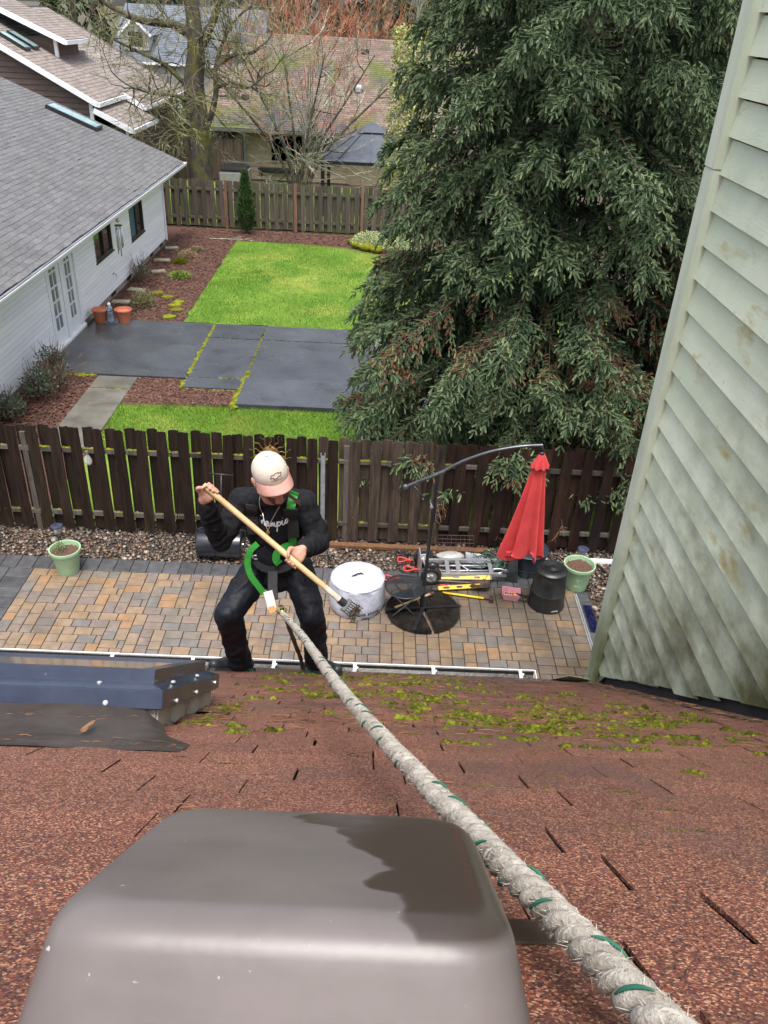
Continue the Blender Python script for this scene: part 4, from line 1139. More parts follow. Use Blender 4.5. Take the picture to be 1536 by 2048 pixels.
# lawn roller
lr = empty("lawn_roller", (-2.24, 10.36, 0), "black lawn roller drum with upright T handle by the fence", "lawn roller")
m_drum = mat("black_poly_drum", (0.007, 0.009, 0.014), (0.014, 0.016, 0.022), sc=4, rough=0.22, spec=0.6)
k = MB(); n = 40
prof = [(0.0, -0.335), (0.20, -0.335), (0.215, -0.325), (0.22, -0.30), (0.22, 0.30), (0.215, 0.325), (0.20, 0.335), (0, 0.335)]
for r, xq in prof:
    for i in range(n): k.v.append((xq, r*math.cos(2*math.pi*i/n), 0.22+r*math.sin(2*math.pi*i/n)))
for j in range(len(prof)-1):
    for i in range(n): k.f.append((j*n+i, j*n+(i+1) % n, (j+1)*n+(i+1) % n, (j+1)*n+i))
k.build("drum", m_drum, lr, smooth=35, loc=(0, 0, 0))
k = MB().tube([(-0.345, 0, 0.22), (-0.37, 0, 0.22), (-0.37, 0.10, 0.40), (0, 0.12, 0.52)], 0.011, 6).tube([(0.345, 0, 0.22), (0.37, 0, 0.22), (0.37, 0.10, 0.40), (0, 0.12, 0.52)], 0.011, 6)
k.build("yoke", m_black, lr, smooth=True, loc=(0, 0, 0))
MB().tube([(0, 0.12, 0.51), (0.02, 0.30, 1.25)], 0.012, 8).build("shaft", m_black, lr, smooth=True, loc=(0, 0, 0))
MB().tube([(-0.16, 0.30, 1.262), (0.20, 0.30, 1.248)], 0.014, 8).build("handle", m_black, lr, smooth=True, loc=(0, 0, 0))
MB().tube([(0.335, 0, 0.22), (0.352, 0, 0.22)], 0.02, 10).build("axle_nut", m_alu, lr, loc=(0, 0, 0))

# ---- fire pit cover
m_cover = mat("pale_cover_cloth", (0.40, 0.415, 0.49), (0.49, 0.505, 0.575), sc=3, rough=0.65, bump=0.8, bsc=9, bdist=0.03, sheen=0.15, layers=[((0.38, 0.39, 0.46), 3.5, 0.55, 0.7)])
fc = empty("fire_pit_cover", (-0.12, 9.30, 0), "round pale grey cloth cover over a fire pit", "cover")
n = 64; k = MB(); prof = [(0.0, 0.50), (0.18, 0.502), (0.30, 0.496), (0.355, 0.485), (0.37, 0.468), (0.375, 0.44), (0.385, 0.34), (0.395, 0.2), (0.39, 0.08), (0.37, 0.02), (0.36, 0.0)]
for j, (r, z) in enumerate(prof):
    for i in range(n):
        a = 2*math.pi*i/n; q = (1+0.016*math.sin(a*5+j*0.9)+0.014*math.sin(a*11-j*1.3)+0.008*math.sin(a*23+j*2.1)) if 0.02 < r and z < 0.47 else 1
        dz = 0.006*math.sin(a*3+r*14)+0.004*math.sin(a*8+r*30) if z > 0.47 else (0.012*math.sin(a*9) if z < 0.05 else 0)
        k.v.append((r*q*math.cos(a), r*q*math.sin(a), z+dz))
for j in range(len(prof)-1):
    for i in range(n): k.f.append((j*n+i, j*n+(i+1) % n, (j+1)*n+(i+1) % n, (j+1)*n+i))
k.build("cloth", m_cover, fc, smooth=True, loc=(0, 0, 0))
MB().tube([(0.372*math.cos(t), 0.372*math.sin(t), 0.472) for t in np.linspace(0, 2*math.pi, 49)], 0.006, 6, cap=False).build("piping", m_cover, fc, smooth=True, loc=(0, 0, 0))
m_strap = mat("black_webbing", (0.008, 0.008, 0.009), (0.018, 0.018, 0.02), rough=0.7)
MB().ribbon([(-0.085, -0.03, 0.503), (-0.06, -0.02, 0.512), (0.0, 0.01, 0.526), (0.05, 0.035, 0.522), (0.075, 0.02, 0.506)], 0.022, 0.004, (0, 0, 1)).build("handle_strap", m_strap, fc, loc=(0, 0, 0))
def text_on(txt, size, place, m, parent, name="lettering", shear=0.0, off=0.0, bold=0.0, **kw):
    cu = bpy.data.curves.new("txt", 'FONT'); cu.body = txt; cu.size = size; cu.shear = shear; cu.offset = bold; cu.align_x = 'CENTER'; cu.align_y = 'CENTER'; cu.resolution_u = 3
    t = bpy.data.objects.new("txt", cu); COL.objects.link(t)
    dg = bpy.context.evaluated_depsgraph_get(); me = bpy.data.meshes.new_from_object(t.evaluated_get(dg)); bpy.data.objects.remove(t)
    bm = bmesh.new(); bm.from_mesh(me); 
    bmesh.ops.triangulate(bm, faces=bm.faces)
    for _ in range(2): bmesh.ops.subdivide_edges(bm, edges=[e for e in bm.edges if e.calc_length() > size*0.25], cuts=1); bmesh.ops.triangulate(bm, faces=bm.faces)
    for v in bm.verts: v.co = Vector(place(v.co.x, v.co.y))
    bm.to_mesh(me); bm.free(); me.name = name; me.materials.clear(); me.materials.append(m)
    return link(name, me, None, parent, **kw)
m_ink = mat("black_print", (0.01, 0.01, 0.012), (0.015, 0.015, 0.017), rough=0.6)
def on_cover(x, y):
    a = R(-66)+x/0.4; r = 0.407
    return (r*math.cos(a), r*math.sin(a), 0.12+y)
text_on("solo stove", 0.085, lambda x, y: on_cover(x+0.0, y), m_ink, fc, "lettering", bold=0.0015, loc=(0, 0, 0))

# ---- folding side table with round glass top
ft = empty("side_table", (0.545, 9.16, 0), "small folding table with round dark glass top before the umbrella pole", "table")
m_tglass = mat("smoked_glass", (0.02, 0.025, 0.03), (0.03, 0.035, 0.04), rough=0.05, alpha=0.55, spec=0.8)
MB().lathe([(0.0, 0.452), (0.272, 0.452), (0.272, 0.446), (0.0, 0.446)], 48).build("glass_top", m_tglass, ft, smooth=40, loc=(0, 0, 0))
MB().tube([(0.278*math.cos(t), 0.278*math.sin(t), 0.449) for t in np.linspace(0, 2*math.pi, 49)], 0.012, 8, cap=False).build("rim", m_black, ft, smooth=True, loc=(0, 0, 0))
m_leg = mat("grey_tube", (0.10, 0.11, 0.12), (0.15, 0.16, 0.17), rough=0.35, metal=0.4)
for s in (-0.17, 0.17):
    MB().tube([(-0.2, s, 0.01), (0.2, s*0.9, 0.44)], 0.010, 8).build("leg", m_leg, ft, smooth=True, loc=(0, 0, 0))
    MB().tube([(0.2, s*0.85, 0.01), (-0.2, s*0.8, 0.44)], 0.010, 8).build("leg", m_leg, ft, smooth=True, loc=(0, 0, 0))
MB().tube([(-0.2, -0.17, 0.012), (-0.2, 0.17, 0.012)], 0.009, 6).build("foot_bar", m_leg, ft, smooth=True, loc=(0, 0, 0))
MB().tube([(0.2, -0.145, 0.012), (0.2, 0.145, 0.012)], 0.009, 6).build("foot_bar", m_leg, ft, smooth=True, loc=(0, 0, 0))

# ---- cantilever umbrella
um = empty("cantilever_umbrella", (0.80, 9.20, 0), "closed red cantilever umbrella on a black pole with fan weights", "umbrella")
m_ub = mat("black_umbrella_metal", (0.010, 0.010, 0.012), (0.022, 0.022, 0.026), rough=0.35)
m_arm = mat("grey_umbrella_arm", (0.06, 0.065, 0.075), (0.10, 0.105, 0.115), rough=0.32, metal=0.5)
m_wt = mat("wet_black_weight", (0.008, 0.007, 0.006), (0.022, 0.018, 0.014), sc=6, rough=0.35, bump=0.3, bsc=30, wet=(5, 0.4, 0.6, 0.08))
for q in range(4):
    a0 = R(90*q+14); k = MB(); n = 14; P = []
    for h in (0.005, 0.07):
        P.append([(0.05*math.cos(a0+R(45)), 0.05*math.sin(a0+R(45)), h)]+[(0.525*math.cos(a0+R(2+86*i/n)), 0.50*math.sin(a0+R(2+86*i/n)), h-(0.012 if h > 0.05 else 0)) for i in range(n+1)])
    k.v = P[0]+P[1]; m_ = n+2
    k.f = [tuple(range(m_))[::-1], tuple(range(m_, 2*m_))]+[(i, (i+1) % m_, m_+(i+1) % m_, m_+i) for i in range(m_)]
    k.build("base_weight", m_wt, um, bevel=0.006, loc=(0.02, -0.02, 0))
MB().bar((-0.52, -0.10, 0.078), (0.56, 0.06, 0.078), 0.045, 0.02).bar((-0.12, -0.52, 0.081), (0.16, 0.5, 0.081), 0.045, 0.02).build("cross_base", m_ub, um, loc=(0, 0, 0))
MB().tube([(0, 0, 0.06), (0.0, 0, 0.30)], 0.032, 12).build("pole_sleeve", m_ub, um, smooth=30, loc=(0, 0, 0))
MB().tube([(0, 0, 0.28), (0.035, 0.0, 1.55), (0.055, 0.0, 2.20)], 0.024, 12).build("pole", m_ub, um, smooth=30, loc=(0, 0, 0))
MB().tube([(0.04, 0, 1.50), (0.045, 0, 1.78)], 0.031, 12).build("slide_bracket", m_ub, um, smooth=30, loc=(0, 0, 0))
arm = smooth_path([(-0.335, 0, 2.02), (-0.15, 0, 2.12), (0.06, 0, 2.225), (0.35, 0, 2.42), (0.70, 0, 2.58), (1.05, 0, 2.67), (1.33, 0, 2.70)], 6)
MB().tube(arm, 0.021, 12).build("arm", m_arm, um, smooth=30, loc=(0, 0, 0))
MB().tube([(0.0, 0, 2.195), (0.14, 0, 2.27)], 0.027, 12).build("arm_sleeve", m_arm, um, smooth=30, loc=(0, 0, 0))
MB().ell((-0.345, 0, 2.015), (0.042, 0.042, 0.042)).build("arm_knob", m_arm, um, smooth=True, loc=(0, 0, 0))
MB().tube([(-0.25, 0, 2.045), (0.02, 0.0, 1.73)], 0.011, 8).build("strut", m_ub, um, smooth=True, loc=(0, 0, 0))
MB().tube([(0.01, -0.03, 1.745), (0.01, 0.03, 1.745)], 0.022, 10).build("strut_joint", m_alu, um, smooth=30, loc=(0, 0, 0))
MB().tube([(0.02, 0, 0.80), (0.06, -0.02, 0.80), (0.10, -0.02, 0.80)], 0.012, 8).ell((0.10, 0, 0.79), (0.07, 0.05, 0.055)).build("crank_housing", m_ub, um, smooth=True, loc=(0, 0, 0))
MB().tube([(1.32, 0, 2.71), (1.34, 0, 2.60)], 0.016, 8).ell((1.34, 0, 2.585), (0.035, 0.035, 0.03)).build("hanger", m_ub, um, smooth=True, loc=(0, 0, 0))
# closed canopy: pleated drape, wider toward the bottom left
m_red = mat("red_canopy", (0.45, 0.022, 0.026), (0.57, 0.040, 0.040), sc=4, rough=0.62, bump=0.12, bsc=12, sheen=0.15)
n = 96; k = MB(); rowsC = 22
for j in range(rowsC+1):
    t = j/rowsC; z = 2.52-1.45*t
    base = 0.062+0.165*t**0.9
    cx_ = 1.345+0.035*t**1.4; 
    for i in range(n):
        a = 2*math.pi*i/n
        fold = math.sin(a*8+0.6*math.sin(a*2))
        depth = 0.10+0.34*t
        r = base*(1+depth*fold)*(1+0.22*t*math.cos(a-math.pi)*1.0)
        lx = r*math.cos(a)*(1.12 if math.cos(a) < 0 else 0.82); ly = r*math.sin(a)*0.62
        zz = z
        if j == rowsC: zz += 0.06*math.sin(a*8+0.6*math.sin(a*2)+1.2)-0.05*math.cos(a)*0+0.05*math.sin(a*3+1)
        k.v.append((cx_+lx, ly, zz))
for j in range(rowsC):
    for i in range(n): k.f.append((j*n+i, j*n+(i+1) % n, (j+1)*n+(i+1) % n, (j+1)*n+i))
cn = k.build("canopy", m_red, um, smooth=True, loc=(0, 0, 0))
k = MB()
for j in range(7):
    t = j/6; z = 2.595-0.20*t
    for i in range(n):
        a = 2*math.pi*i/n; r = (0.03+0.082*t)*(1+0.16*t*math.sin(a*8))
        k.v.append((1.343+r*math.cos(a), r*0.85*math.sin(a), z+0.012*math.sin(a*8+1.5)*t))
for j in range(6):
    for i in range(n): k.f.append((j*n+i, j*n+(i+1) % n, (j+1)*n+(i+1) % n, (j+1)*n+i))
k.build("vent_cap", m_red, cn, smooth=True, loc=(0, 0, 0))
MB().tube([(1.15, -0.05, 1.12), (1.17, -0.05, 0.98)], 0.012, 6).tube([(1.10, -0.04, 1.12), (1.10, -0.04, 1.06)], 0.05, 8).build("tie_strap", m_red, um, loc=(0, 0, 0))
MB().tube([(1.343, 0, 2.58), (1.25, 0, 1.16)], 0.016, 8).build("canopy_pole", m_ub, um, loc=(0, 0, 0))

# ---- hand truck lying on its back
ht = empty("hand_truck", (1.30, 10.02, 0), "silver aluminium hand truck with two black tyres lying on the tools", "hand truck", rz=R(4))
def wheel(cx, cy, cz, parent):
    k = MB(); n = 28; R0, r0 = 0.115, 0.043
    for i in range(n):
        a = 2*math.pi*i/n
        for j in range(12):
            b = 2*math.pi*j/12; tr = R0+r0*math.cos(b)*(1.0+0.06*(i % 2))
            k.v.append((cx+tr*math.cos(a), cy+0.040*math.sin(b), cz+tr*math.sin(a)))
    for i in range(n):
        for j in range(12): k.f.append((i*12+j, i*12+(j+1) % 12, ((i+1) % n)*12+(j+1) % 12, ((i+1) % n)*12+j))
    w = empty("wheel", (0, 0, 0)); w.parent = parent
    k.build("tyre", mat("tyre_rubber", (0.010, 0.010, 0.011), (0.02, 0.02, 0.02), rough=0.6), w, smooth=True, loc=(0, 0, 0))
    q = MB()
    prof = [(0.0, -0.03), (0.03, -0.032), (0.035, -0.02), (0.06, -0.014), (0.075, -0.03), (0.085, -0.03)]
    for r, y in prof:
        for i in range(20): q.v.append((cx+r*math.cos(2*math.pi*i/20), cy+y, cz+r*math.sin(2*math.pi*i/20)))
    for j in range(len(prof)-1):
        for i in range(20): q.f.append((j*20+i, j*20+(i+1) % 20, (j+1)*20+(i+1) % 20, (j+1)*20+i))
    q.build("rim", m_alu, w, smooth=True, loc=(0, 0, 0))
    return w
Z0 = 0.14
wheel(-0.36, -0.16, 0.163, ht); wheel(-0.42, 0.32, 0.163, ht)
for y in (-0.12, 0.24): MB().bar((-0.42, y, Z0+0.02), (0.78, y+0.03, Z0), 0.05, 0.045).build("side_rail", m_alu, ht, loc=(0, 0, 0))
for y in (0.0, 0.13): MB().tube([(-0.2, y, Z0), (0.62, y+0.02, Z0-0.01)], 0.014, 8).build("inner_tube", m_alu, ht, smooth=True, loc=(0, 0, 0))
for x in (-0.10, 0.06, 0.55): MB().bar((x, -0.13, Z0+0.03), (x+0.02, 0.25, Z0+0.03), 0.06, 0.014).build("cross_bar", m_alu, ht, loc=(0, 0, 0))
MB().tube(smooth_path([(0.60, 0.05, Z0), (0.72, 0.02, Z0+0.02), (0.78, -0.05, Z0+0.03), (0.66, -0.1, Z0+0.03)], 5), 0.013, 8).build("handle", m_alu, ht, smooth=True, loc=(0, 0, 0))
MB().tube(smooth_path([(0.10, 0.13, Z0+0.04), (0.13, 0.05, Z0+0.06), (0.22, -0.06, Z0+0.05)], 5), 0.011, 8).build("brace", m_alu, ht, smooth=True, loc=(0, 0, 0))
MB().bar((-0.40, -0.20, 0.163), (-0.44, 0.34, 0.163), 0.02, 0.02).build("axle", m_alu, ht, loc=(0, 0, 0))
MB().box((-0.52, -0.1, 0.06), (-0.50, 0.24, 0.40)).box((-0.50, -0.1, 0.06), (-0.36, -0.08, 0.14)).build("toe_plate", m_alu, ht, loc=(0, 0, 0))
for s in (-0.1, 0.28): MB().ell((0.76, s, Z0+0.06), (0.045, 0.03, 0.045)).tube([(0.70, s, Z0), (0.76, s, Z0+0.10)], 0.014, 6).build("stair_glide", m_leg, ht, smooth=True, loc=(0, 0, 0))

# ---- loose tools
m_yel = mat("yellow_paint", (0.62, 0.40, 0.02), (0.74, 0.50, 0.03), sc=8, rough=0.4, layers=[((0.10, 0.07, 0.02), 9, 0.68, 0.78)])
m_redp = mat("red_paint", (0.48, 0.03, 0.03), (0.6, 0.06, 0.05), sc=8, rough=0.4)
m_ash = wood("ash_handle", (0.32, 0.20, 0.10), (0.50, 0.34, 0.19), rand=0.15)
m_dwood = wood("grey_handle", (0.10, 0.075, 0.055), (0.19, 0.15, 0.11), rand=0.15)
m_dblue = mat("dark_bin_plastic", (0.014, 0.02, 0.032), (0.028, 0.036, 0.05), sc=4, rough=0.35)
m_rust = mat("rusty_steel", (0.045, 0.028, 0.024), (0.10, 0.062, 0.05), sc=9, rough=0.5, metal=0.3)
def level(loc, rz, L, label):
    p = empty("spirit_level", loc, label, "spirit level", "yellow levels", rz=rz)
    k = MB()
    k.box((-L/2, -0.012, 0), (L/2, 0.012, 0.012)).box((-L/2, -0.012, 0.05), (L/2, 0.012, 0.062)).box((-L/2, -0.006, 0.012), (L/2, 0.006, 0.05))
    k.build("bar", m_yel, p, loc=(0, 0, 0))
    for x in (-L*0.3, 0, L*0.3):
        MB().lathe([(0.0, 0.0), (0.03, 0.0), (0.034, 0.004), (0.0, 0.005)], 14).build("vial_ring", m_black, p, loc=(x, -0.0065, 0.031), rot=(R(90), 0, 0), scale=(1.5, 0.65, 1))
    for x in (-L/2, L/2): MB().box((x-0.012, -0.013, 0.0), (x+0.012, 0.013, 0.063)).build("end_cap", m_black, p, loc=(0, 0, 0))
    return p
lv = level((1.33, 9.86, 0.10), R(3), 1.05, "long yellow spirit level under the hand truck"); lv.rotation_euler = (R(-55), 0, R(3))
lv = level((1.38, 9.70, 0.045), R(10), 0.66, "short yellow spirit level with black oval holes"); lv.rotation_euler = (R(-65), 0, R(10))
tb = empty("yellow_tool_bar", (1.42, 9.57, 0), "yellow handled digging bar lying in front of the levels", "tool", rz=R(-9))
MB().tube([(-0.30, 0, 0.03), (0.30, 0, 0.03)], 0.020, 8, squash=0.7).build("handle", m_yel, tb, smooth=True, loc=(0, 0, 0))
MB().tube([(0.29, 0, 0.03), (0.40, 0, 0.03)], 0.012, 8).box((0.38, -0.06, 0.0), (0.44, 0.06, 0.06)).build("head", m_rust, tb, loc=(0, 0, 0))
MB().tube([(-0.52, 0.03, 0.03), (-0.28, 0, 0.03)], 0.010, 6).build("shaft", m_black, tb, smooth=True, loc=(0, 0, 0))
lo = empty("lopper", (1.30, 9.76, 0.0), "red and tan handled lopper among the tools", "lopper", rz=R(1))
MB().tube([(-0.10, 0, 0.05), (0.42, 0.02, 0.05)], 0.017, 8).build("handle", m_ash, lo, smooth=True, loc=(0, 0, 0))
MB().tube([(-0.22, 0, 0.05), (-0.10, 0, 0.05)], 0.02, 8).tube([(0.40, 0.02, 0.05), (0.50, 0.02, 0.05)], 0.02, 8).build("grip", m_redp, lo, smooth=True, loc=(0, 0, 0))
MB().tube([(-0.45, -0.02, 0.04), (-0.22, 0, 0.05)], 0.012, 6).bar((-0.55, 0.0, 0.04), (-0.44, -0.02, 0.04), 0.05, 0.012).build("blade", m_rust, lo, loc=(0, 0, 0))
def shovel(loc, rz, L, label, mh, grip, blade=True, mb_=m_rust, pitch=0.0):
    p = empty("shovel", loc, label, "shovel", "shovels"); p.rotation_euler = (0, pitch, rz)
    MB().tube([(0, 0, 0.03), (L, 0, 0.035)], 0.016, 8).build("shaft", mh, p, smooth=True, loc=(0, 0, 0))
    if grip is not None:
        k = MB().tube(smooth_path([(0.02, 0, 0.03), (-0.05, 0.05, 0.03), (-0.12, 0.06, 0.03), (-0.13, 0, 0.03), (-0.12, -0.06, 0.03), (-0.05, -0.05, 0.03), (0.02, 0, 0.03)], 4), 0.013, 7)
        k.tube([(-0.01, 0, 0.03), (0.10, 0, 0.03)], 0.02, 8)
        k.build("d_grip", grip, p, smooth=True, loc=(0, 0, 0))
    if blade:
        k = MB(); n = 12
        for j in range(n+1):
            t = j/n; w = 0.115*(1 if t < 0.6 else math.sqrt(max(0, 1-((t-0.6)/0.4)**2)))+0.002
            for i in range(7):
                s = i/6*2-1; k.v.append((L+0.30*t, s*w, 0.03+0.03*s*s-0.02*math.sin(t*3)))
        for j in range(n):
            for i in range(6): k.f.append((j*7+i, j*7+i+1, (j+1)*7+i+1, (j+1)*7+i))
        k.build("blade", mb_, p, smooth=True, loc=(0, 0, 0))
    return p
shovel((0.60, 10.34, 0.05), R(-2), 0.95, "shovel with red D grip lying behind the hand truck", m_ash, m_redp, True, m_galv)
shovel((0.58, 10.55, 0.03), R(-3), 0.95, "shovel with black grip and broad grey blade near the plank", m_dwood, m_black, True, m_galv)
shovel((0.70, 10.12, 0.04), R(-4), 0.8, "short handled fork shovel with small red grip", m_dwood, m_redp, False)
shovel((0.40, 9.84, 0.06), R(-2), 1.15, "brown bladed spade whose blade rests by the pink basket", m_dwood, m_redp, True, m_rust)
kx = empty("axe_handle", (0.42, 9.13, 0.08), "bare ash pick handle lying across the umbrella weights", "tool handle", rz=R(33))
MB().tube([(0, 0, 0.02), (0.2, 0, 0.025), (0.55, 0, 0.03), (0.62, 0, 0.03)], [0.018, 0.016, 0.02, 0.024], 10, squash=0.75).build("shaft", m_ash, kx, smooth=True, loc=(0, 0, 0))
MB().tube([(0.60, 0, 0.03), (0.66, 0, 0.03)], 0.028, 10).build("head_socket", m_rust, kx, loc=(0, 0, 0))
# wire rack and plastic sheet
wr = empty("wire_rack", (1.38, 10.62, 0.03), "rusty wire rack propped against the fence foot", "wire rack"); wr.rotation_euler = (R(62), 0, R(2))
k = MB()
for i in range(9): k.tube([(-0.28+i*0.07, 0, 0), (-0.28+i*0.07, 0.30, 0)], 0.0028, 5)
for i in range(6): k.tube([(-0.28, i*0.06, 0.003), (0.28, i*0.06, 0.003)], 0.0028, 5)
k.build("wires", m_rust, wr, loc=(0, 0, 0))
k = MB().ell((0, 0, 0), (0.22, 0.10, 0.06), 24, 12)
k.v = [(x*(1+0.12*math.sin(9*y+5*x)), y*(1+0.1*math.sin(13*x)), max(z, -0.02)*(1+0.3*math.sin(11*x+7*y))) for x, y, z in k.v]
tag(k.build("plastic_bag", mat("cloudy_plastic", (0.26, 0.27, 0.25), (0.40, 0.41, 0.38), rough=0.25), None, smooth=True, loc=(1.26, 10.48, 0.09)), "crumpled cloudy plastic sheet behind the hand truck", "plastic bag")
# green netting heap
nt_ = empty("garden_netting", (1.95, 10.36, 0), "tangled dark green garden netting heap beside the blue bin", "netting")
m_net = mat("green_net", (0.010, 0.035, 0.022), (0.03, 0.075, 0.045), sc=20, rough=0.5, isl=True, rand=0.3)
k = MB(); rr = random.Random(8)
for i in range(60):
    P = [Vector((rr.gauss(0, 0.11), rr.gauss(0, 0.10), abs(rr.gauss(0.08, 0.07))+0.01))]
    for s in range(5): P.append(P[-1]+Vector((rr.gauss(0, 0.07), rr.gauss(0, 0.07), rr.gauss(0, 0.04)))); P[-1].z = max(0.01, min(0.24, P[-1].z))
    k.tube(smooth_path(P, 3), 0.005, 4)
k.build("strands", m_net, nt_, loc=(0, 0, 0))
hump = MB().ell((0, 0, 0.02), (0.17, 0.15, 0.13), 16, 8); hump.v = [(x*(1+0.25*math.sin(17*y)), y*(1+0.2*math.sin(19*x)), z*(1+0.3*math.sin(23*x+15*y))) for x, y, z in hump.v]
hump.build("heap", m_net, nt_, smooth=True, loc=(0, 0, 0))
# blue tub
bt = empty("blue_tub", (2.44, 10.34, 0), "dark blue plastic tub behind the compost bin under the red canopy", "tub")
MB().lathe([(0.0, 0.0), (0.24, 0.0), (0.255, 0.02), (0.285, 0.36), (0.30, 0.37), (0.305, 0.40), (0.29, 0.405), (0.278, 0.37), (0.25, 0.06), (0.0, 0.05)], 36).build("shell", m_dblue, bt, smooth=40, loc=(0, 0, 0))
MB().lathe([(0.262, 0.11), (0.276, 0.12), (0.266, 0.135)], 36).build("rib", m_dblue, bt, smooth=True, loc=(0, 0, 0))
MB().lathe([(0.0, 0.42), (0.15, 0.42), (0.285, 0.41), (0.31, 0.395)], 36).build("lid", m_dblue, bt, smooth=40, loc=(0, 0, 0))
# black compost bin
cb = empty("compost_bin", (2.62, 9.50, 0), "tapered black plastic compost bin with ribbed lid", "compost bin")
m_cb = mat("scuffed_black_plastic", (0.008, 0.008, 0.008), (0.020, 0.020, 0.020), sc=5, rough=0.38, bump=0.3, bsc=8, bdist=0.02, layers=[((0.05, 0.05, 0.045), 8, 0.64, 0.76, (1, 1, 2))])
n = 40; k = MB(); prof = [(0.262, 0.0), (0.268, 0.015), (0.262, 0.05), (0.245, 0.25), (0.25, 0.26), (0.243, 0.27), (0.215, 0.58), (0.222, 0.585), (0.225, 0.61), (0.20, 0.635), (0.16, 0.64), (0.155, 0.65), (0.13, 0.64), (0.10, 0.645), (0.095, 0.655), (0.07, 0.645), (0.04, 0.65), (0, 0.65)]
for j, (r, z) in enumerate(prof):
    for i in range(n):
        a = 2*math.pi*i/n; f_ = 1-0.03*max(0, math.cos(a*5))**6 if 0.05 <= z <= 0.58 else 1
        k.v.append((r*f_*math.cos(a), r*f_*math.sin(a), z))
for j in range(len(prof)-1):
    for i in range(n): k.f.append((j*n+i, j*n+(i+1) % n, (j+1)*n+(i+1) % n, (j+1)*n+i))
k.build("body", m_cb, cb, smooth=50, loc=(0, 0, 0))
for j in range(3): MB().tube([(0.11*math.cos(a)*(0.5+0.25*j), 0.10*math.sin(a)*(0.5+0.25*j), 0.656) for a in np.linspace(R(180), R(330), 10)], 0.008, 6).build("lid_rib", m_cb, cb, smooth=True, loc=(0.02, 0, 0))
MB().bar((0.03, -0.262, 0.05), (0.13, -0.245, 0.055), 0.02, 0.012).build("hatch_lip", mat("scuffed_edge", (0.16, 0.16, 0.16), (0.22, 0.22, 0.22), rough=0.5), cb, loc=(0, 0, 0))
# black film nursery sheet leaning by it
tag(MB().add([(2.10, 9.98, 0.0), (2.26, 9.96, 0.0), (2.24, 10.06, 0.34), (2.12, 10.08, 0.40), (2.11, 9.99, 0.0), (2.27, 9.97, 0.0), (2.25, 10.07, 0.34), (2.13, 10.09, 0.40)], [(0, 1, 2, 3), (7, 6, 5, 4), (0, 4, 5, 1), (1, 5, 6, 2), (2, 6, 7, 3), (3, 7, 4, 0)]).build("black_panel", mat("smoky_panel", (0.02, 0.022, 0.024), (0.04, 0.043, 0.046), rough=0.2)), "smoky black plastic panel leaning on the blue tub", "panel")
# pink basket with yellow tools
pk = empty("pink_basket", (2.12, 9.60, 0), "small pink plastic basket holding hand tools", "basket", rz=R(-8))
m_pink = mat("pink_plastic", (0.62, 0.27, 0.31), (0.70, 0.34, 0.38), rough=0.45)
k = MB(); t = 0.006
outer0 = [(-0.10, -0.075), (0.10, -0.075), (0.10, 0.075), (-0.10, 0.075)]; outer1 = [(-0.135, -0.105), (0.135, -0.105), (0.135, 0.105), (-0.135, 0.105)]
k.add([(x, y, 0) for x, y in outer0]+[(x, y, 0.12) for x, y in outer1]+[(x*0.95, y*0.93, 0.12) for x, y in outer1]+[(x*0.93, y*0.9, 0.008) for x, y in outer0],
      [(3, 2, 1, 0)]+[(i, (i+1) % 4, 4+(i+1) % 4, 4+i) for i in range(4)]+[(4+i, 4+(i+1) % 4, 8+(i+1) % 4, 8+i) for i in range(4)]+[(8+i, 8+(i+1) % 4, 12+(i+1) % 4, 12+i) for i in range(4)]+[(12, 13, 14, 15)])
k.build("tray", m_pink, pk, bevel=0.004, loc=(0, 0, 0))
MB().tube([(0.04, 0.05, 0.03), (0.055, -0.03, 0.09), (0.05, -0.07, 0.10)], [0.022, 0.016, 0.024], 8).build("yellow_grip", m_yel, pk, smooth=True, loc=(0, 0, 0))
tag(MB().tube([(-0.07, 0.03, 0.05), (-0.02, -0.04, 0.09)], 0.018, 8).build("brush_handle", m_ash, None, smooth=True, loc=(2.12, 9.60, 0.02)), "short wooden brush handle lying in the pink basket", "tool handle")
tag(MB().bar((0.10, -0.09, 0.10), (0.24, -0.12, 0.09), 0.05, 0.02).tube([(0.06, -0.06, 0.11), (0.12, -0.09, 0.105)], 0.01, 6).build("trowel", m_black, None, loc=(2.12, 9.60, 0.02)), "black hand trowel resting over the rim of the pink basket", "trowel")
# downspout piece, drain channel, edging rail
dp = MB().box((3.50, 10.56, 0.0), (3.86, 10.64, 0.06)).build("downspout_offcut", m_white, None, bevel=0.008)
tag(dp, "white downspout offcut lying on the pebbles by the right pot", "pipe")
er = empty("edging_rail", (3.10, 9.0, 0), "aluminium edging strip lying along the right edge of the pavers", "strip")
for dx in (0.0, 0.028): MB().box((3.075+dx, 7.7, 0.002), (3.093+dx, 9.74, 0.022)).build("strip", m_alu, er)
cp = empty("cactus_mat", (3.22, 9.2, 0), "dark blue plastic spike mat on the charcoal edge pavers", "mat")
m_spk = mat("dark_blue_plastic", (0.006, 0.007, 0.03), (0.012, 0.014, 0.055), rough=0.3)
k = MB().box((-0.06, -0.32, 0.002), (0.06, 0.28, 0.012))
for i in range(60):
    x, y = random.uniform(-0.05, 0.05), random.uniform(-0.3, 0.27); k.tube([(x, y, 0.01), (x+random.gauss(0, 0.004), y, 0.055)], [0.006, 0.0015], 5)
k.build("spikes", m_spk, cp, loc=(0, 0, 0))
hs = MB().tube(smooth_path([(3.62, 10.50, 0.015), (3.72, 10.2, 0.012), (3.80, 9.9, 0.012), (3.86, 9.6, 0.012), (3.9, 9.2, 0.012)], 5), 0.022, 8).build("drip_hose", m_black, None, smooth=True)
tag(hs, "black hose lying on the pebbles beside the right pot", "hose")
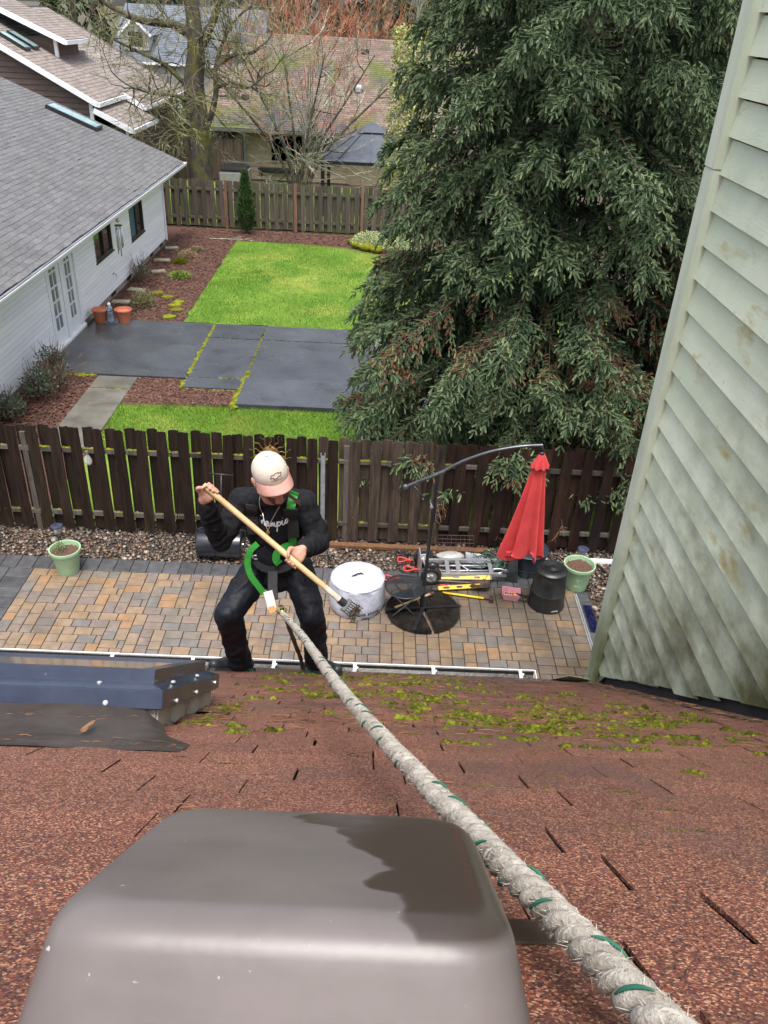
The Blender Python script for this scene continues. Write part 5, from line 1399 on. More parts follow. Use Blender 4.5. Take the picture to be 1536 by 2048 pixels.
# ------------------------------------------------------------------ spruce
def shade_mat(name, dark, mid, light, rough=0.6, spec=0.25, transl=0.0):
    """colour from the mesh's own 'shade' attribute (paler young tips; on the spruce also limb-top light and inner shade), broken up by noise"""
    m = bpy.data.materials.new(name); m.use_nodes = True; nt = m.node_tree; nd = nt.nodes; lk = nt.links
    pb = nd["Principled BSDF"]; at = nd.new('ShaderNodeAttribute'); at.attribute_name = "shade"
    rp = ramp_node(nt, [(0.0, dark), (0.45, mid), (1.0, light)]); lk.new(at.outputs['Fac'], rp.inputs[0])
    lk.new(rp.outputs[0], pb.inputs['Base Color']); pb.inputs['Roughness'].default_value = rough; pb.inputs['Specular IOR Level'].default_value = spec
    return m
def add_shade(me, s):
    a = me.attributes.new("shade", 'FLOAT', 'POINT'); a.data.foreach_set("value", np.asarray(s, np.float32))
m_needle = shade_mat("spruce_needles", (0.015, 0.029, 0.013), (0.054, 0.088, 0.040), (0.20, 0.26, 0.125))
m_bark = mat("spruce_bark", (0.05, 0.032, 0.024), (0.11, 0.075, 0.055), sc=6, st=(3, 3, 0.6), rough=0.9, bump=0.8, bsc=12)
m_dead = mat("dead_twig", (0.10, 0.045, 0.025), (0.24, 0.125, 0.065), sc=8, rough=0.8, isl=True, rand=0.4)
SPX, SPY = 2.95, 14.35
spr = empty("spruce_tree", (SPX, SPY, 0), "huge dense green spruce drooping over the near fence", "tree")
MB().tube([(SPX, SPY, -0.1), (SPX+0.02, SPY, 4), (SPX-0.02, SPY+0.02, 9), (SPX, SPY, 15)], [0.27, 0.22, 0.15, 0.04], 12).build("trunk", m_bark, spr, smooth=True)
rs = np.random.default_rng(42)
def crown_r(z, az):
    r = (3.55+0.5*max(0, -math.sin(az)))*(1-z/26.0)
    if z < 1.2: r *= 0.93
    return r*(1+0.07*math.sin(az*3+z*0.9)+0.05*math.sin(az*5-z*1.7))
SH = []      # shoots: pos(3) dir(3) len wid shade
BR = MB(); DT = []
z = 0.85; lev = 0
while z < 14.5:
    dz = 0.32 if z < 3.6 else (0.42 if z < 8.6 else 0.8)
    nb = int((14 if z < 4.5 else 13) if z < 8.6 else 7)
    a0 = rs.random()*6.28
    for b in range(nb):
        az = a0+2*math.pi*b/nb+rs.normal(0, 0.12)
        zz = z+rs.normal(0, 0.09)
        front = math.sin(az) < 0.35 or True
        back = math.sin(az) > 0.55
        L = crown_r(zz, az)*(0.88+0.2*rs.random())
        if zz < 1.5 and back: continue
        if zz < 3.9 and math.sin(az) < -0.3: L = min(4.7, (SPX+0.25)/max(0.2, -math.cos(az)) if math.cos(az) < 0 else 4.7, max(L, (SPY-10.6-0.35*rs.random())/-math.sin(az)))
        out = np.array([math.cos(az), math.sin(az), 0.0]); sid = np.array([-math.sin(az), math.cos(az), 0.0])
        rise = 0.10+0.10*rs.random(); droop = (0.36+0.22*rs.random())*(1.0 if zz < 4 else 0.85)
        n = 15; ts = np.linspace(0, 1, n)
        wob = rs.normal(0, 0.04)
        pts = np.array([SPX, SPY, zz])+np.outer(ts*L, out)+np.outer(wob*L*ts**2, sid)
        pts[:, 2] += L*(rise*ts-droop*ts**2*0.62+0.10*np.maximum(0, ts-0.75)**1.3*1.6)
        pts[:, 2] = np.maximum(pts[:, 2], 0.22+0.1*rs.random())
        BR.tube([tuple(p) for p in pts[::2]], [max(0.005, 0.028*(1-t)) for t in ts[::2]], 5, cap=False)
        dens = 0.24 if back else 0.95
        if zz > 8.6: dens *= 0.4
        # secondary sprays along the outer part
        ns = int(40*dens*(L/3.5))
        for k in range(ns):
            t = 1-(rs.random()**1.35)*0.70
            i = min(n-2, int(t*(n-1))); f = t*(n-1)-i
            p = pts[i]*(1-f)+pts[i+1]*f
            bd = pts[i+1]-pts[i]; bd /= np.linalg.norm(bd)
            side = 1 if rs.random() < 0.5 else -1
            l2 = (0.30+0.60*(1-t)**0.8)*(0.6+0.6*rs.random())
            ang = 0.85+rs.normal(0, 0.22)
            d = bd*math.cos(ang)+sid*side*math.sin(ang)+np.array([0, 0, -0.08-0.42*rs.random()])
            if rs.random() < 0.26: d = bd*0.35+np.array([0, 0, -1.0])+sid*rs.normal(0, 0.25)    # hanging branchlet
            d /= np.linalg.norm(d)
            m_ = max(3, int(l2/0.080))
            old = rs.random()
            for q in range(m_):
                s = (q+0.6)/m_
                pp = p+d*l2*s+np.array([0, 0, -0.32*l2*s*s])
                dd = d*(1-0.2*s)+np.array([0, 0, -0.42*s-0.12])
                for sgn in (-1, 1):
                    e = np.cross(dd, out); e /= (np.linalg.norm(e)+1e-6)
                    sd_ = dd/np.linalg.norm(dd)*0.72+e*sgn*0.55+rs.normal(0, 0.20, 3)+np.array([0, 0, -0.14])+out*0.18
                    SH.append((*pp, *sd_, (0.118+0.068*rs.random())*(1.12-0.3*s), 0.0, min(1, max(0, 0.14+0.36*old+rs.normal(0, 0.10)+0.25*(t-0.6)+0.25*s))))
            SH.append((*(p+d*l2+np.array([0, 0, -0.32*l2])), *(d+np.array([0, 0, -0.75])), 0.13, 0.0, min(1, 0.45+0.3*rs.random())))
            if rs.random() < (0.20 if zz < 3.2 else 0.04):
                DT.append((p, p+d*l2*0.7+np.array([0, 0, -0.12])))
        for q in range(int(60*max(0.2, dens))):       # growth along the limb top, light from above put into its paler tone
            t = 0.25+0.75*rs.random(); i = min(n-2, int(t*(n-1))); f = t*(n-1)-i; pp = pts[i]*(1-f)+pts[i+1]*f
            bd = pts[i+1]-pts[i]; bd /= np.linalg.norm(bd); sg = 1 if rs.random() < 0.5 else -1
            SH.append((*pp, *(bd*0.7+sid*sg*(0.5+0.4*rs.random())+np.array([0, 0, 0.28+rs.normal(0, 0.25)])), 0.10+0.05*rs.random(), 0.0, 0.45+0.5*rs.random()))
        if zz < 6.5 and not back:       # inner growth closes the view through; crown shade put into its dark tone
            for q in range(16):
                t = 0.12+0.45*rs.random(); i = min(n-2, int(t*(n-1))); pp = pts[i]+sid*rs.normal(0, 0.12)
                SH.append((*pp, *(out*0.3+sid*rs.normal(0, 0.5)+np.array([0, 0, -0.9])), 0.26+0.12*rs.random(), 0.0, 0.05+0.15*rs.random()))
        # leading tip
        tip = pts[-1]-pts[-2]; tip /= np.linalg.norm(tip)
        for q in range(int(46*max(0.3, dens))):
            pp = pts[-1]-tip*0.55*rs.random()+sid*rs.normal(0, 0.13)+np.array([0, 0, rs.normal(0.0, 0.05)]); sd_ = tip*0.8+sid*rs.normal(0, 0.6)+np.array([0, 0, rs.normal(-0.18, 0.3)])
            SH.append((*pp, *sd_, 0.105+0.045*rs.random(), 0.0, 0.6+0.4*rs.random()))
    z += dz; lev += 1
SH = np.array(SH)
# nothing grows into the dormer wall's side of the fence below the rail line near the house
keep = (SH[:, 1] > 10.25) & (SH[:, 2] > 0.15)
low = (SH[:, 1] < 11.15) & (SH[:, 2] < 0.95)
SH = SH[keep & ~low]
def shoots_mesh(name, S, m, wid=0.25, nneedle=5):
    n = len(S); P = S[:, :3]; D = S[:, 3:6]; D = D/np.linalg.norm(D, axis=1)[:, None]; L = S[:, 6:7]; sh = S[:, 8]
    ref = rs.normal(0, 1, (n, 3)); A = np.cross(D, ref); A /= np.linalg.norm(A, axis=1)[:, None]; B = np.cross(D, A)
    V = []; C = []
    # two crossed blunt blades form the body
    for E_ in (A, B):
        w = L*wid*0.42
        q = np.stack([P, P+D*L*0.22+E_*w*0.9, P+D*L*0.80+E_*w*0.8, P+D*L, P+D*L*0.80-E_*w*0.8, P+D*L*0.22-E_*w*0.9], 1)
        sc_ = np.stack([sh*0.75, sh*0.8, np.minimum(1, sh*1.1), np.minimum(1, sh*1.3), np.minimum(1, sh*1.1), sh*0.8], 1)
        for tri in ((0, 1, 5), (1, 2, 5), (2, 4, 5)):
            V.append(q[:, tri].reshape(-1, 3)); C.append(sc_[:, tri].reshape(-1))
    for k in range(nneedle):
        t = (k+0.5)/nneedle; a = k*2.399+rs.random(n)*1.2
        rad = A*np.cos(a)[:, None]+B*np.sin(a)[:, None]
        b = P+D*L*t*0.92; tipv = b+(D*0.70+rad*0.62)*L*0.30; sdv = np.cross(D, rad)*L*0.040
        V.append(np.stack([b-sdv, b+sdv, tipv], 1).reshape(-1, 3))
        C.append(np.stack([sh*0.85, sh*0.85, np.minimum(1, sh*1.2+0.08*t)], 1).reshape(-1))
    V = np.concatenate(V); C = np.concatenate(C)
    me = mesh_np(name, V, np.arange(len(V)).reshape(-1, 3), m); add_shade(me, C)
    return me
from mathutils import noise as mnoise
dn = np.array([mnoise.noise(Vector((p[0]*0.9, p[1]*0.9, p[2]*1.1))) for p in SH[:, :3]])
dead = (dn+0.12*(SH[:, 0]-SPX > 0) > 0.16) & (SH[:, 2] < 4.4) & (rs.random(len(SH)) < 0.42)
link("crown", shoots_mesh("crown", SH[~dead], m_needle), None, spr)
m_deadn = shade_mat("dead_needles", (0.05, 0.026, 0.014), (0.12, 0.062, 0.032), (0.22, 0.125, 0.065))
link("dead_shoots", shoots_mesh("dead_shoots", SH[dead], m_deadn), None, spr)
BR.build("branches", m_bark, spr)
dt = MB()
for a, b in DT:
    a = Vector(a); b = Vector(b)
    dt.tube([a, (a+b)/2+Vector((0, 0, -0.02)), b], [0.006, 0.004, 0.002], 3, cap=False)
    for q in range(7):
        t = random.random(); c = a+(b-a)*t; d = Vector((random.gauss(0, 1), random.gauss(0, 1), random.gauss(-0.6, 0.6))).normalized()
        dt.tube([c, c+d*random.uniform(0.05, 0.14)], [0.0035, 0.0015], 3, cap=False)
o = dt.build("dead_twigs", m_dead, spr)
print("spruce shoots", len(SH))

# ------------------------------------------------------------------ bare deciduous trees
def branching(mbs, p, d, L, r, depth, rr, up=0.15, spread=0.6, minr=0.004, twist=0.35, taper=0.72, collect=None, nkids=(2, 4)):
    """recursive limbs; mbs[0] thick wood, mbs[1] twigs"""
    n = 5 if r > 0.02 else (3 if r > 0.008 else 2); pts = [Vector(p)]; dv = Vector(d).normalized()
    for i in range(n):
        dv = (dv+Vector((rr.gauss(0, twist), rr.gauss(0, twist), rr.gauss(0, twist)))*0.28+Vector((0, 0, up))*0.16).normalized()
        pts.append(pts[-1]+dv*L/n)
    rad = [max(minr*0.6, r*(1-(1-taper)*i/n)) for i in range(n+1)]
    tgt = mbs[0] if r > 0.022 else mbs[1]
    tgt.tube(pts, rad, 6 if r > 0.03 else 3, cap=False)
    if collect is not None and r < 0.05: collect.append((pts, r))
    if depth <= 0: return
    for k in range(rr.randint(*nkids)):
        t = rr.uniform(0.25, 1.0); i = min(n-1, int(t*n)); c = pts[i]+(pts[i+1]-pts[i])*(t*n-i)
        ax = Vector((rr.gauss(0, 1), rr.gauss(0, 1), rr.gauss(0, 0.8))).normalized()
        nd_ = (dv+ax*spread*rr.uniform(0.7, 1.5)).normalized()
        branching(mbs, c, nd_, L*rr.uniform(0.5, 0.8), max(minr, r*rr.uniform(0.42, 0.62)), depth-1, rr, up, spread, minr, twist, taper, collect, nkids)
    branching(mbs, pts[-1], dv, L*rr.uniform(0.55, 0.8), max(minr, rad[-1]*0.9), depth-1, rr, up, spread, minr, twist, taper, collect, nkids)

m_mossbark = mat("mossy_bark", (0.035, 0.030, 0.024), (0.10, 0.085, 0.06), sc=5, st=(2, 2, 0.8), rough=0.9, bump=0.8, bsc=14, bdist=0.03,
                 layers=[((0.125, 0.115, 0.014), 1.5, 0.50, 0.66), ((0.42, 0.42, 0.38), 6, 0.69, 0.75)])
m_twig = mat("lichen_twig", (0.11, 0.105, 0.045), (0.26, 0.25, 0.13), sc=2.5, rough=0.85, isl=True, rand=0.35)
m_twig2 = mat("pale_lichen_twig", (0.15, 0.15, 0.10), (0.36, 0.36, 0.28), sc=3, rough=0.85, isl=True, rand=0.3)
m_redtwig = mat("red_twig", (0.24, 0.075, 0.04), (0.42, 0.18, 0.10), sc=2, rough=0.8, isl=True, rand=0.35)
m_olive = mat("olive_twig", (0.12, 0.095, 0.035), (0.25, 0.20, 0.08), sc=2, rough=0.85, isl=True, rand=0.35)
rr = random.Random(21)
t1 = empty("mossy_tree", (-7.05, 34, 0), "large mossy leafless tree behind the far fence", "tree")
TK = MB(); TW = MB()
TK.tube(smooth_path([(-7.1, 34, -0.1), (-7.1, 34, 1.3), (-7.08, 34, 2.6), (-7.12, 34, 3.6), (-7.16, 34, 4.6), (-7.0, 34, 5.6), (-7.02, 34, 6.6), (-7.1, 34, 8.2), (-7.0, 34.1, 10)], 3), list(np.interp(np.arange(25), [0, 4, 8, 12, 18, 24], [0.50, 0.45, 0.42, 0.38, 0.27, 0.14])), 12, cap=False)
limbs = [((-6.95, 34, 3.0), [(-6.6, 33.9, 3.5), (-6.35, 33.9, 4.3), (-6.3, 33.9, 5.2), (-6.0, 34, 6.0)], 0.15, 0.06),
         ((-7.0, 34, 5.5), [(-6.6, 33.9, 6.1), (-6.15, 33.9, 7.0), (-5.9, 33.9, 8.2)], 0.20, 0.10),
         ((-7.1, 34, 6.1), [(-7.7, 33.8, 6.45), (-8.6, 33.7, 6.5), (-9.5, 33.6, 6.75), (-10.6, 33.4, 7.4)], 0.17, 0.07),
         ((-7.15, 34, 4.2), [(-7.6, 33.9, 4.7), (-8.2, 33.8, 5.2), (-8.9, 33.7, 5.5), (-9.8, 33.5, 5.9)], 0.10, 0.04),
         ((-7.15, 34, 3.9), [(-7.8, 33.6, 4.2), (-8.5, 33.4, 4.25), (-9.2, 33.3, 4.4)], 0.085, 0.03),
         ((-7.1, 34, 2.9), [(-7.5, 33.5, 3.05), (-8.1, 33.3, 3.2), (-8.5, 33.2, 3.7)], 0.07, 0.03),
         ((-6.35, 33.9, 4.5), [(-5.7, 33.7, 4.7), (-5.1, 33.6, 4.6), (-4.6, 33.5, 4.9)], 0.07, 0.03),
         ((-6.3, 33.9, 5.2), [(-5.6, 33.9, 5.6), (-5.0, 34, 5.7), (-4.4, 34.1, 6.1)], 0.08, 0.03),
         ((-7.05, 34, 6.7), [(-7.5, 34.3, 7.4), (-8.2, 34.4, 8.0)], 0.12, 0.06)]
for st_, path, r0, r1 in limbs:
    P = smooth_path([st_]+path, 4); n = len(P)
    TK.tube(P, [r0+(r1-r0)*i/(n-1) for i in range(n)], 8, cap=False)
    for i in range(2, n):
        for _ in range(rr.randint(1, 2)):
            d = Vector((rr.gauss(0, 1), rr.gauss(0, 1), rr.gauss(0.1, 0.8)))
            branching((TK, TW), P[i], d, rr.uniform(0.5, 1.0), rr.uniform(0.012, 0.035), 3, rr, up=-0.12, spread=0.8, minr=0.006, twist=0.8, nkids=(1, 3))
    branching((TK, TW), P[-1], P[-1]-P[-2], 1.1, r1, 4, rr, up=0.0, spread=0.8, minr=0.006, twist=0.7, nkids=(2, 3))
TK.build("trunk", m_mossbark, t1, smooth=True); o = TW.build("twigs", m_twig, t1); o["kind"] = "stuff"

t2 = empty("lichen_shrub_tree", (-3.35, 34.5, 0), "slender multi stemmed bare tree crusted with pale lichen before the tan house", "tree")
TK = MB(); TW = MB()
for (dx, dy, dz) in ((-0.55, 0, 1.0), (-0.15, 0.2, 1.2), (0.25, -0.1, 1.1), (0.7, 0.1, 0.9), (1.1, 0.1, 0.9), (-1.0, 0.1, 0.9)):
    base = Vector((-3.35+dx*0.12, 34.5, 0.2))
    P = smooth_path([base, base+Vector((dx*0.35, dy*0.3, 1.3)), base+Vector((dx*1.1, dy, 2.6)), base+Vector((dx*2.6, dy*1.5, 4.2)), base+Vector((dx*3.9, dy*2, 5.6))], 5)
    n = len(P); TK.tube(P, [0.085*(1-0.78*i/(n-1)) for i in range(n)], 7, cap=False)
    for i in range(6, n):
        for _ in range(1):
            d = Vector((rr.gauss(0, 1), rr.gauss(0, 0.8), rr.gauss(0.35, 0.6)))
            branching((TK, TW), P[i], d, rr.uniform(0.6, 1.2), rr.uniform(0.012, 0.03), 3, rr, up=0.25, spread=0.6, minr=0.0055, twist=0.5, nkids=(1, 3))
for i in range(12):   # low sprays at the right
    base = Vector((rr.uniform(-1.6, 0.6), 33.6+rr.gauss(0, 0.4), 1.5+rr.random()*0.4))
    branching((TK, TW), base, (rr.gauss(-0.2, 1), rr.gauss(0, 0.4), rr.gauss(0.3, 0.4)), 1.0, 0.018, 2, rr, up=0.05, spread=0.6, minr=0.006, twist=0.5, nkids=(1, 2))
TK.build("trunk", m_mossbark, t2, smooth=True); o = TW.build("twigs", m_twig2, t2); o["kind"] = "stuff"

def twig_tree(name, loc, h, w, m, label, group, seed, n=420, trunk=0.10, dens=3):
    rr = random.Random(seed); e = empty(name, loc, label, "tree", group)
    T = MB(); W = MB(); lx, ly, lz = loc
    T.tube([(lx, ly, 0), (lx+rr.gauss(0, 0.1), ly, h*0.35), (lx+rr.gauss(0, 0.2), ly, h*0.7)], [trunk, trunk*0.7, trunk*0.3], 7, cap=False)
    for i in range(n):
        a = rr.random()*6.283; t = rr.uniform(0.25, 0.95); q = w*math.sqrt(rr.random())*(1.05-abs(t-0.5)*0.8)
        p = Vector((lx+q*math.cos(a), ly+q*math.sin(a), h*t)); d = Vector((math.cos(a)*0.5+rr.gauss(0, 0.35), math.sin(a)*0.5+rr.gauss(0, 0.35), 0.8+rr.gauss(0, 0.35)))
        branching((T, W), p, d, rr.uniform(0.5, 0.9), rr.uniform(0.010, 0.018), 2, rr, up=0.3, spread=0.55, minr=0.006, twist=0.4, nkids=(dens-1, dens))
    for i in range(14):
        a = rr.random()*6.283; q = w*0.8*rr.random(); z0 = h*rr.uniform(0.15, 0.4)
        T.tube([(lx, ly, z0), (lx+q*0.5*math.cos(a), ly+q*0.5*math.sin(a), z0+h*0.2), (lx+q*math.cos(a), ly+q*math.sin(a), z0+h*0.4)], [trunk*0.5, trunk*0.35, trunk*0.15], 5, cap=False)
    T.build("trunk", m_mossbark, e); o = W.build("twigs", m, e); o["kind"] = "stuff"
    return e
twig_tree("red_twig_tree", (-5.4, 53.5, 0), 7.8, 2.9, m_redtwig, "rusty red twigged tree behind the tan house, left of the roof ridge", "bare trees behind the tan house", 31, 210)
twig_tree("red_twig_tree", (-1.9, 54.5, 0), 8.2, 3.0, m_redtwig, "rusty red twigged tree behind the middle of the tan roof", "bare trees behind the tan house", 32, 210)
twig_tree("red_twig_tree", (-3.2, 38.3, 0), 7.0, 2.6, m_redtwig, "thin reddish shrub tree in front of the tan house roof", "bare trees behind the tan house", 33, 120, 0.05)
twig_tree("olive_twig_tree", (-9.3, 56, 0), 10.5, 3.0, m_olive, "olive twigged tree right of the mossy trunk, behind the chimney", "bare trees behind the tan house", 34, 210)
twig_tree("olive_twig_tree", (1.6, 60, 0), 11, 3.4, m_olive, "olive twigged tree far behind the right end of the tan roof", "bare trees behind the tan house", 35, 190)
for i, (x, y, h, w, s) in enumerate(((-25, 76, 12, 4.5, 41), (-19, 78, 13, 4.5, 42), (-13.5, 80, 12, 4.2, 43), (-7.5, 78, 12.5, 4.2, 44), (-1.5, 79, 12, 4.2, 45), (5, 80, 13, 4.5, 46))):
    twig_tree("far_bare_tree", (x, y, 0), h, w, (m_olive, m_twig)[i % 2], "far leafless tree, number %s from the left along the skyline" % ("one", "two", "three", "four", "five", "six")[i], "skyline trees", s, 95, 0.16, 3)

# conifers far behind and the leafy screen
def conifer(name, loc, h, w, n, label, group, seed, m=m_needle, sl=0.45):
    global rs
    r_ = np.random.default_rng(seed); e = empty(name, loc, label, "tree", group)
    z = h*(1-np.sqrt(r_.random(n)))*0.97+0.3; a = r_.random(n)*6.283
    q = w*(1-z/(h*1.02))*(0.55+0.5*r_.random(n))
    P = np.stack([loc[0]+q*np.cos(a), loc[1]+q*np.sin(a), z], 1)
    D = np.stack([np.cos(a), np.sin(a), np.full(n, -0.5)], 1)+r_.normal(0, 0.35, (n, 3))
    S = np.concatenate([P, D, (sl*(0.6+0.7*r_.random(n)))[:, None], np.zeros((n, 1)), (0.1+0.35*r_.random(n))[:, None]], 1)
    link("crown", shoots_mesh("crown", S, m, 0.5, 4), None, e)
    MB().tube([(loc[0], loc[1], 0), (loc[0], loc[1], h*0.95)], [w*0.08, 0.02], 8, cap=False).build("trunk", m_bark, e)
for i, (x, y, h, w) in enumerate(((-30, 90, 17, 4.2), (-22, 92, 19, 4.6), (-15, 95, 18, 4.5), (-8, 92, 18, 4.6), (-1, 94, 19, 4.8), (6, 92, 18, 4.6), (13, 95, 20, 5), (19, 88, 18, 5), (10, 70, 16, 4), (16, 60, 15, 3.6), (22, 70, 17, 4.4))):
    conifer("far_conifer", (x, y, 0), h, w, 1000, "dark conifer on the skyline, %s from the left" % ("first", "second", "third", "fourth", "fifth", "sixth", "seventh", "eighth", "ninth", "tenth", "eleventh")[i], "skyline conifers", 100+i, sl=0.9)
m_ivy = mat("variegated_leaf", (0.16, 0.20, 0.03), (0.42, 0.42, 0.14), sc=1.6, rough=0.5, isl=True, rand=0.45, hue=0.02)
iv = empty("variegated_shrub", (0.75, 32.6, 0), "tall yellow green leafy screen peeping past the spruce", "shrub")
n = 9000
a = rng.random(n)*6.283; zz = rng.random(n)*6.6; q = np.sqrt(rng.random(n))*(0.95-0.04*zz)
c = np.stack([0.85+q*np.cos(a)*1.1, 32.7+q*np.sin(a), zz+0.2], 1); d = rng.normal(0, 1, (n, 3)); d /= np.linalg.norm(d, axis=1)[:, None]
s = np.cross(d, rng.normal(0, 1, (n, 3))); s /= np.linalg.norm(s, axis=1)[:, None]; l = 0.09*(0.6+0.8*rng.random((n, 1)))
V = np.stack([c, c+d*l*0.5+s*l*0.4, c+d*l, c+d*l*0.5-s*l*0.4], 1).reshape(-1, 3)
link("crown", mesh_np("crown", V, np.arange(n*4).reshape(-1, 4), m_ivy), None, iv)
MB().tube([(0.85, 32.7, 0), (0.85, 32.7, 6)], [0.1, 0.03], 6).build("stem", m_bark, iv)

# slim thuja at the far fence
m_thuja = shade_mat("thuja_needles", (0.02, 0.045, 0.012), (0.045, 0.085, 0.025), (0.12, 0.17, 0.06))
th = empty("thuja_column", (-4.93, 30.95, 0), "slim columnar evergreen against the far fence", "shrub")
n = 3400; zz = 0.12+2.0*rng.random(n); a = rng.random(n)*6.283; q = 0.33*np.clip(1.02-np.abs(zz-0.75)/1.55, 0.12, 1)*np.sqrt(rng.random(n)); q = q*np.where(zz > 0.75, 1, 0.75+0.33*zz)
P = np.stack([-4.93+q*np.cos(a), 30.95+q*np.sin(a), zz], 1); D = np.stack([np.cos(a)*0.4, np.sin(a)*0.4, np.full(n, 1.0)], 1)+rng.normal(0, 0.2, (n, 3))
S = np.concatenate([P, D, (0.10+0.08*rng.random(n))[:, None], np.zeros((n, 1)), (0.2+0.6*rng.random(n))[:, None]], 1)
link("crown", shoots_mesh("crown", S, m_thuja, 0.35, 4), None, th)
MB().tube([(-4.93, 30.95, 0), (-4.93, 30.95, 1.8)], [0.04, 0.01], 6).build("stem", m_bark, th)

# ------------------------------------------------------------------ small planting in the neighbour's beds
m_heath = mat("heath_leaf", (0.20, 0.26, 0.10), (0.46, 0.50, 0.26), sc=3, rough=0.6, isl=True, rand=0.45)
for (x, y, r, h, lb) in ((-0.35, 30.1, 0.75, 0.42, "white flecked heath mound at the far corner of the lawn"), (0.55, 29.6, 0.7, 0.45, "white flecked heath mound half hidden by the spruce")):
    e = empty("heath_mound", (x, y, 0), lb, "shrub", "heath mounds")
    leafy("foliage", (x, y, 0.05), 5200, r, h, m_heath, e, 0.06, 0.6, 0.0, 0.5)
for (x, y, s, lb) in ((-0.98, 30.25, 0.19, "far left moss covered boulder edging the heath"), (-0.80, 29.75, 0.20, "middle moss covered boulder edging the heath"), (-0.52, 29.45, 0.20, "right moss covered boulder edging the heath"), (-0.15, 29.25, 0.19, "moss covered boulder nearest the spruce edging the heath")):
    k = MB().ell((0, 0, s*0.5), (s*1.2, s, s*0.75), 14, 9); k.v = [(px*(1+0.15*math.sin(9*py+3)), py*(1+0.12*math.sin(11*px)), pz*(1+0.1*math.sin(15*px+9*py))) for px, py, pz in k.v]
    tag(k.build("boulder", m_moss, None, smooth=True, loc=(x, y, 0)), lb, "boulder", "mossy boulders")
m_tuft = mat("tuft_leaf", (0.10, 0.15, 0.02), (0.22, 0.28, 0.05), sc=5, rough=0.7, isl=True, rand=0.3)
m_dry = mat("dry_stem", (0.20, 0.13, 0.07), (0.40, 0.30, 0.17), sc=5, rough=0.8, isl=True, rand=0.4)
m_drab = mat("heather_leaf", (0.09, 0.10, 0.035), (0.22, 0.22, 0.10), sc=5, rough=0.7, isl=True, rand=0.4)
for (x, y, r, h, m, l, lb, cat_) in ((-6.42, 26.6, 0.24, 0.16, m_moss, 0.05, "yellow moss cushion in the mulch bed near the far window", "plant"), (-6.1, 25.05, 0.34, 0.14, m_tuft, 0.07, "flat green grass tuft in the mulch bed", "plant"), (-6.22, 28.3, 0.22, 0.09, m_drab, 0.05, "small drab tuft nearest the downspout corner", "plant"),
                         (-6.45, 22.2, 0.36, 0.42, m_drab, 0.06, "brown green heather clump beside the terracotta pots", "plant"), (-6.35, 27.4, 0.30, 0.2, m_dry, 0.06, "dry brown clump in the mulch bed under the far window", "plant")):
    e = empty("garden_clump", (x, y, 0), lb, cat_, "clumps in the mulch bed")
    leafy("foliage", (x, y, 0.0), 1500, r, h, m, e, l, 0.9, 0.0, 0.35)
    if m in (m_drab, m_dry):
        leafy("dry_tips", (x, y, 0.02), 500, r*1.05, h*1.1, m_dry, e, 0.05, 1.0, 0.0, 0.2)
m_rose = mat("rose_leaf", (0.05, 0.085, 0.05), (0.13, 0.17, 0.11), sc=5, rough=0.5, isl=True, rand=0.4)
m_cane = mat("rose_cane", (0.10, 0.055, 0.035), (0.20, 0.12, 0.08), rough=0.8)
for (x, y, h, r, lb) in ((-7.0, 16.7, 0.85, 0.42, "leggy rose bush by the patio corner at the white wall"), (-6.95, 15.75, 0.75, 0.42, "green rose bush in the middle of the near mulch bed"), (-7.2, 14.75, 0.6, 0.4, "low rose bush at the left edge above the near fence"), (-6.75, 16.2, 0.6, 0.35, "bare dry rose bush between the two leafy ones"), (-7.05, 24.4, 0.75, 0.3, "spindly bare bush by the foundation behind the heather")):
    e = empty("rose_bush", (x, y, 0), lb, "bush", "rose bushes"); k = MB(); W = MB()
    rb = random.Random(int(y*100))
    for i in range(13):
        d = Vector((rb.gauss(0, 0.5), rb.gauss(0, 0.5), 1))
        branching((k, W), (x+rb.gauss(0, 0.06), y+rb.gauss(0, 0.06), 0), d, h*0.55, 0.010, 2, rb, up=0.25, spread=0.5, minr=0.004, twist=0.4, nkids=(1, 3))
    W.build("canes", m_cane, e)
    leafy("foliage", (x, y, h*0.25), 260 if "bare" in lb or "dry" in lb else 1100, r*0.9, h*0.7, m_rose, e, 0.05, 0.3, 0.0, 0.55)

m_tc = mat("terracotta", (0.46, 0.14, 0.075), (0.58, 0.20, 0.11), sc=4, rough=0.6)
pot((-7.13, 20.60, 0.045), 0.15, 0.21, 0.33, m_tc, "terracotta pot left of the small statue, nearest the door", "terracotta pots", ms=m_tc)
pot((-6.56, 20.66, 0.045), 0.15, 0.21, 0.33, m_tc, "terracotta pot right of the small statue", "terracotta pots", ms=m_tc)
stt = empty("garden_statue", (-6.85, 20.50, 0.045), "small blue grey figure statue standing in a dish between the terracotta pots", "statue")
m_stat = mat("blue_grey_glaze", (0.10, 0.13, 0.17), (0.24, 0.28, 0.33), sc=9, rough=0.35)
k = MB().lathe([(0.0, 0.03), (0.10, 0.03), (0.115, 0.05), (0.09, 0.12), (0.075, 0.25), (0.085, 0.29), (0.065, 0.31), (0.07, 0.36), (0.065, 0.42), (0.035, 0.45), (0.03, 0.46)], 20)
k.ell((-0.055, -0.03, 0.37), (0.028, 0.05, 0.06)).ell((0.055, -0.03, 0.37), (0.028, 0.05, 0.06)).ell((0, -0.06, 0.34), (0.055, 0.03, 0.03))
k.build("figure", m_stat, stt, smooth=True, loc=(0, 0, 0))
MB().ell((0, 0, 0.49), (0.042, 0.042, 0.05)).build("head", m_white, stt, smooth=True, loc=(0, 0, 0))
MB().lathe([(0.0, 0.0), (0.15, 0.0), (0.165, 0.035), (0.155, 0.035), (0.14, 0.012), (0, 0.012)], 24).build("dish", m_stat, stt, smooth=40, loc=(0, 0, 0))
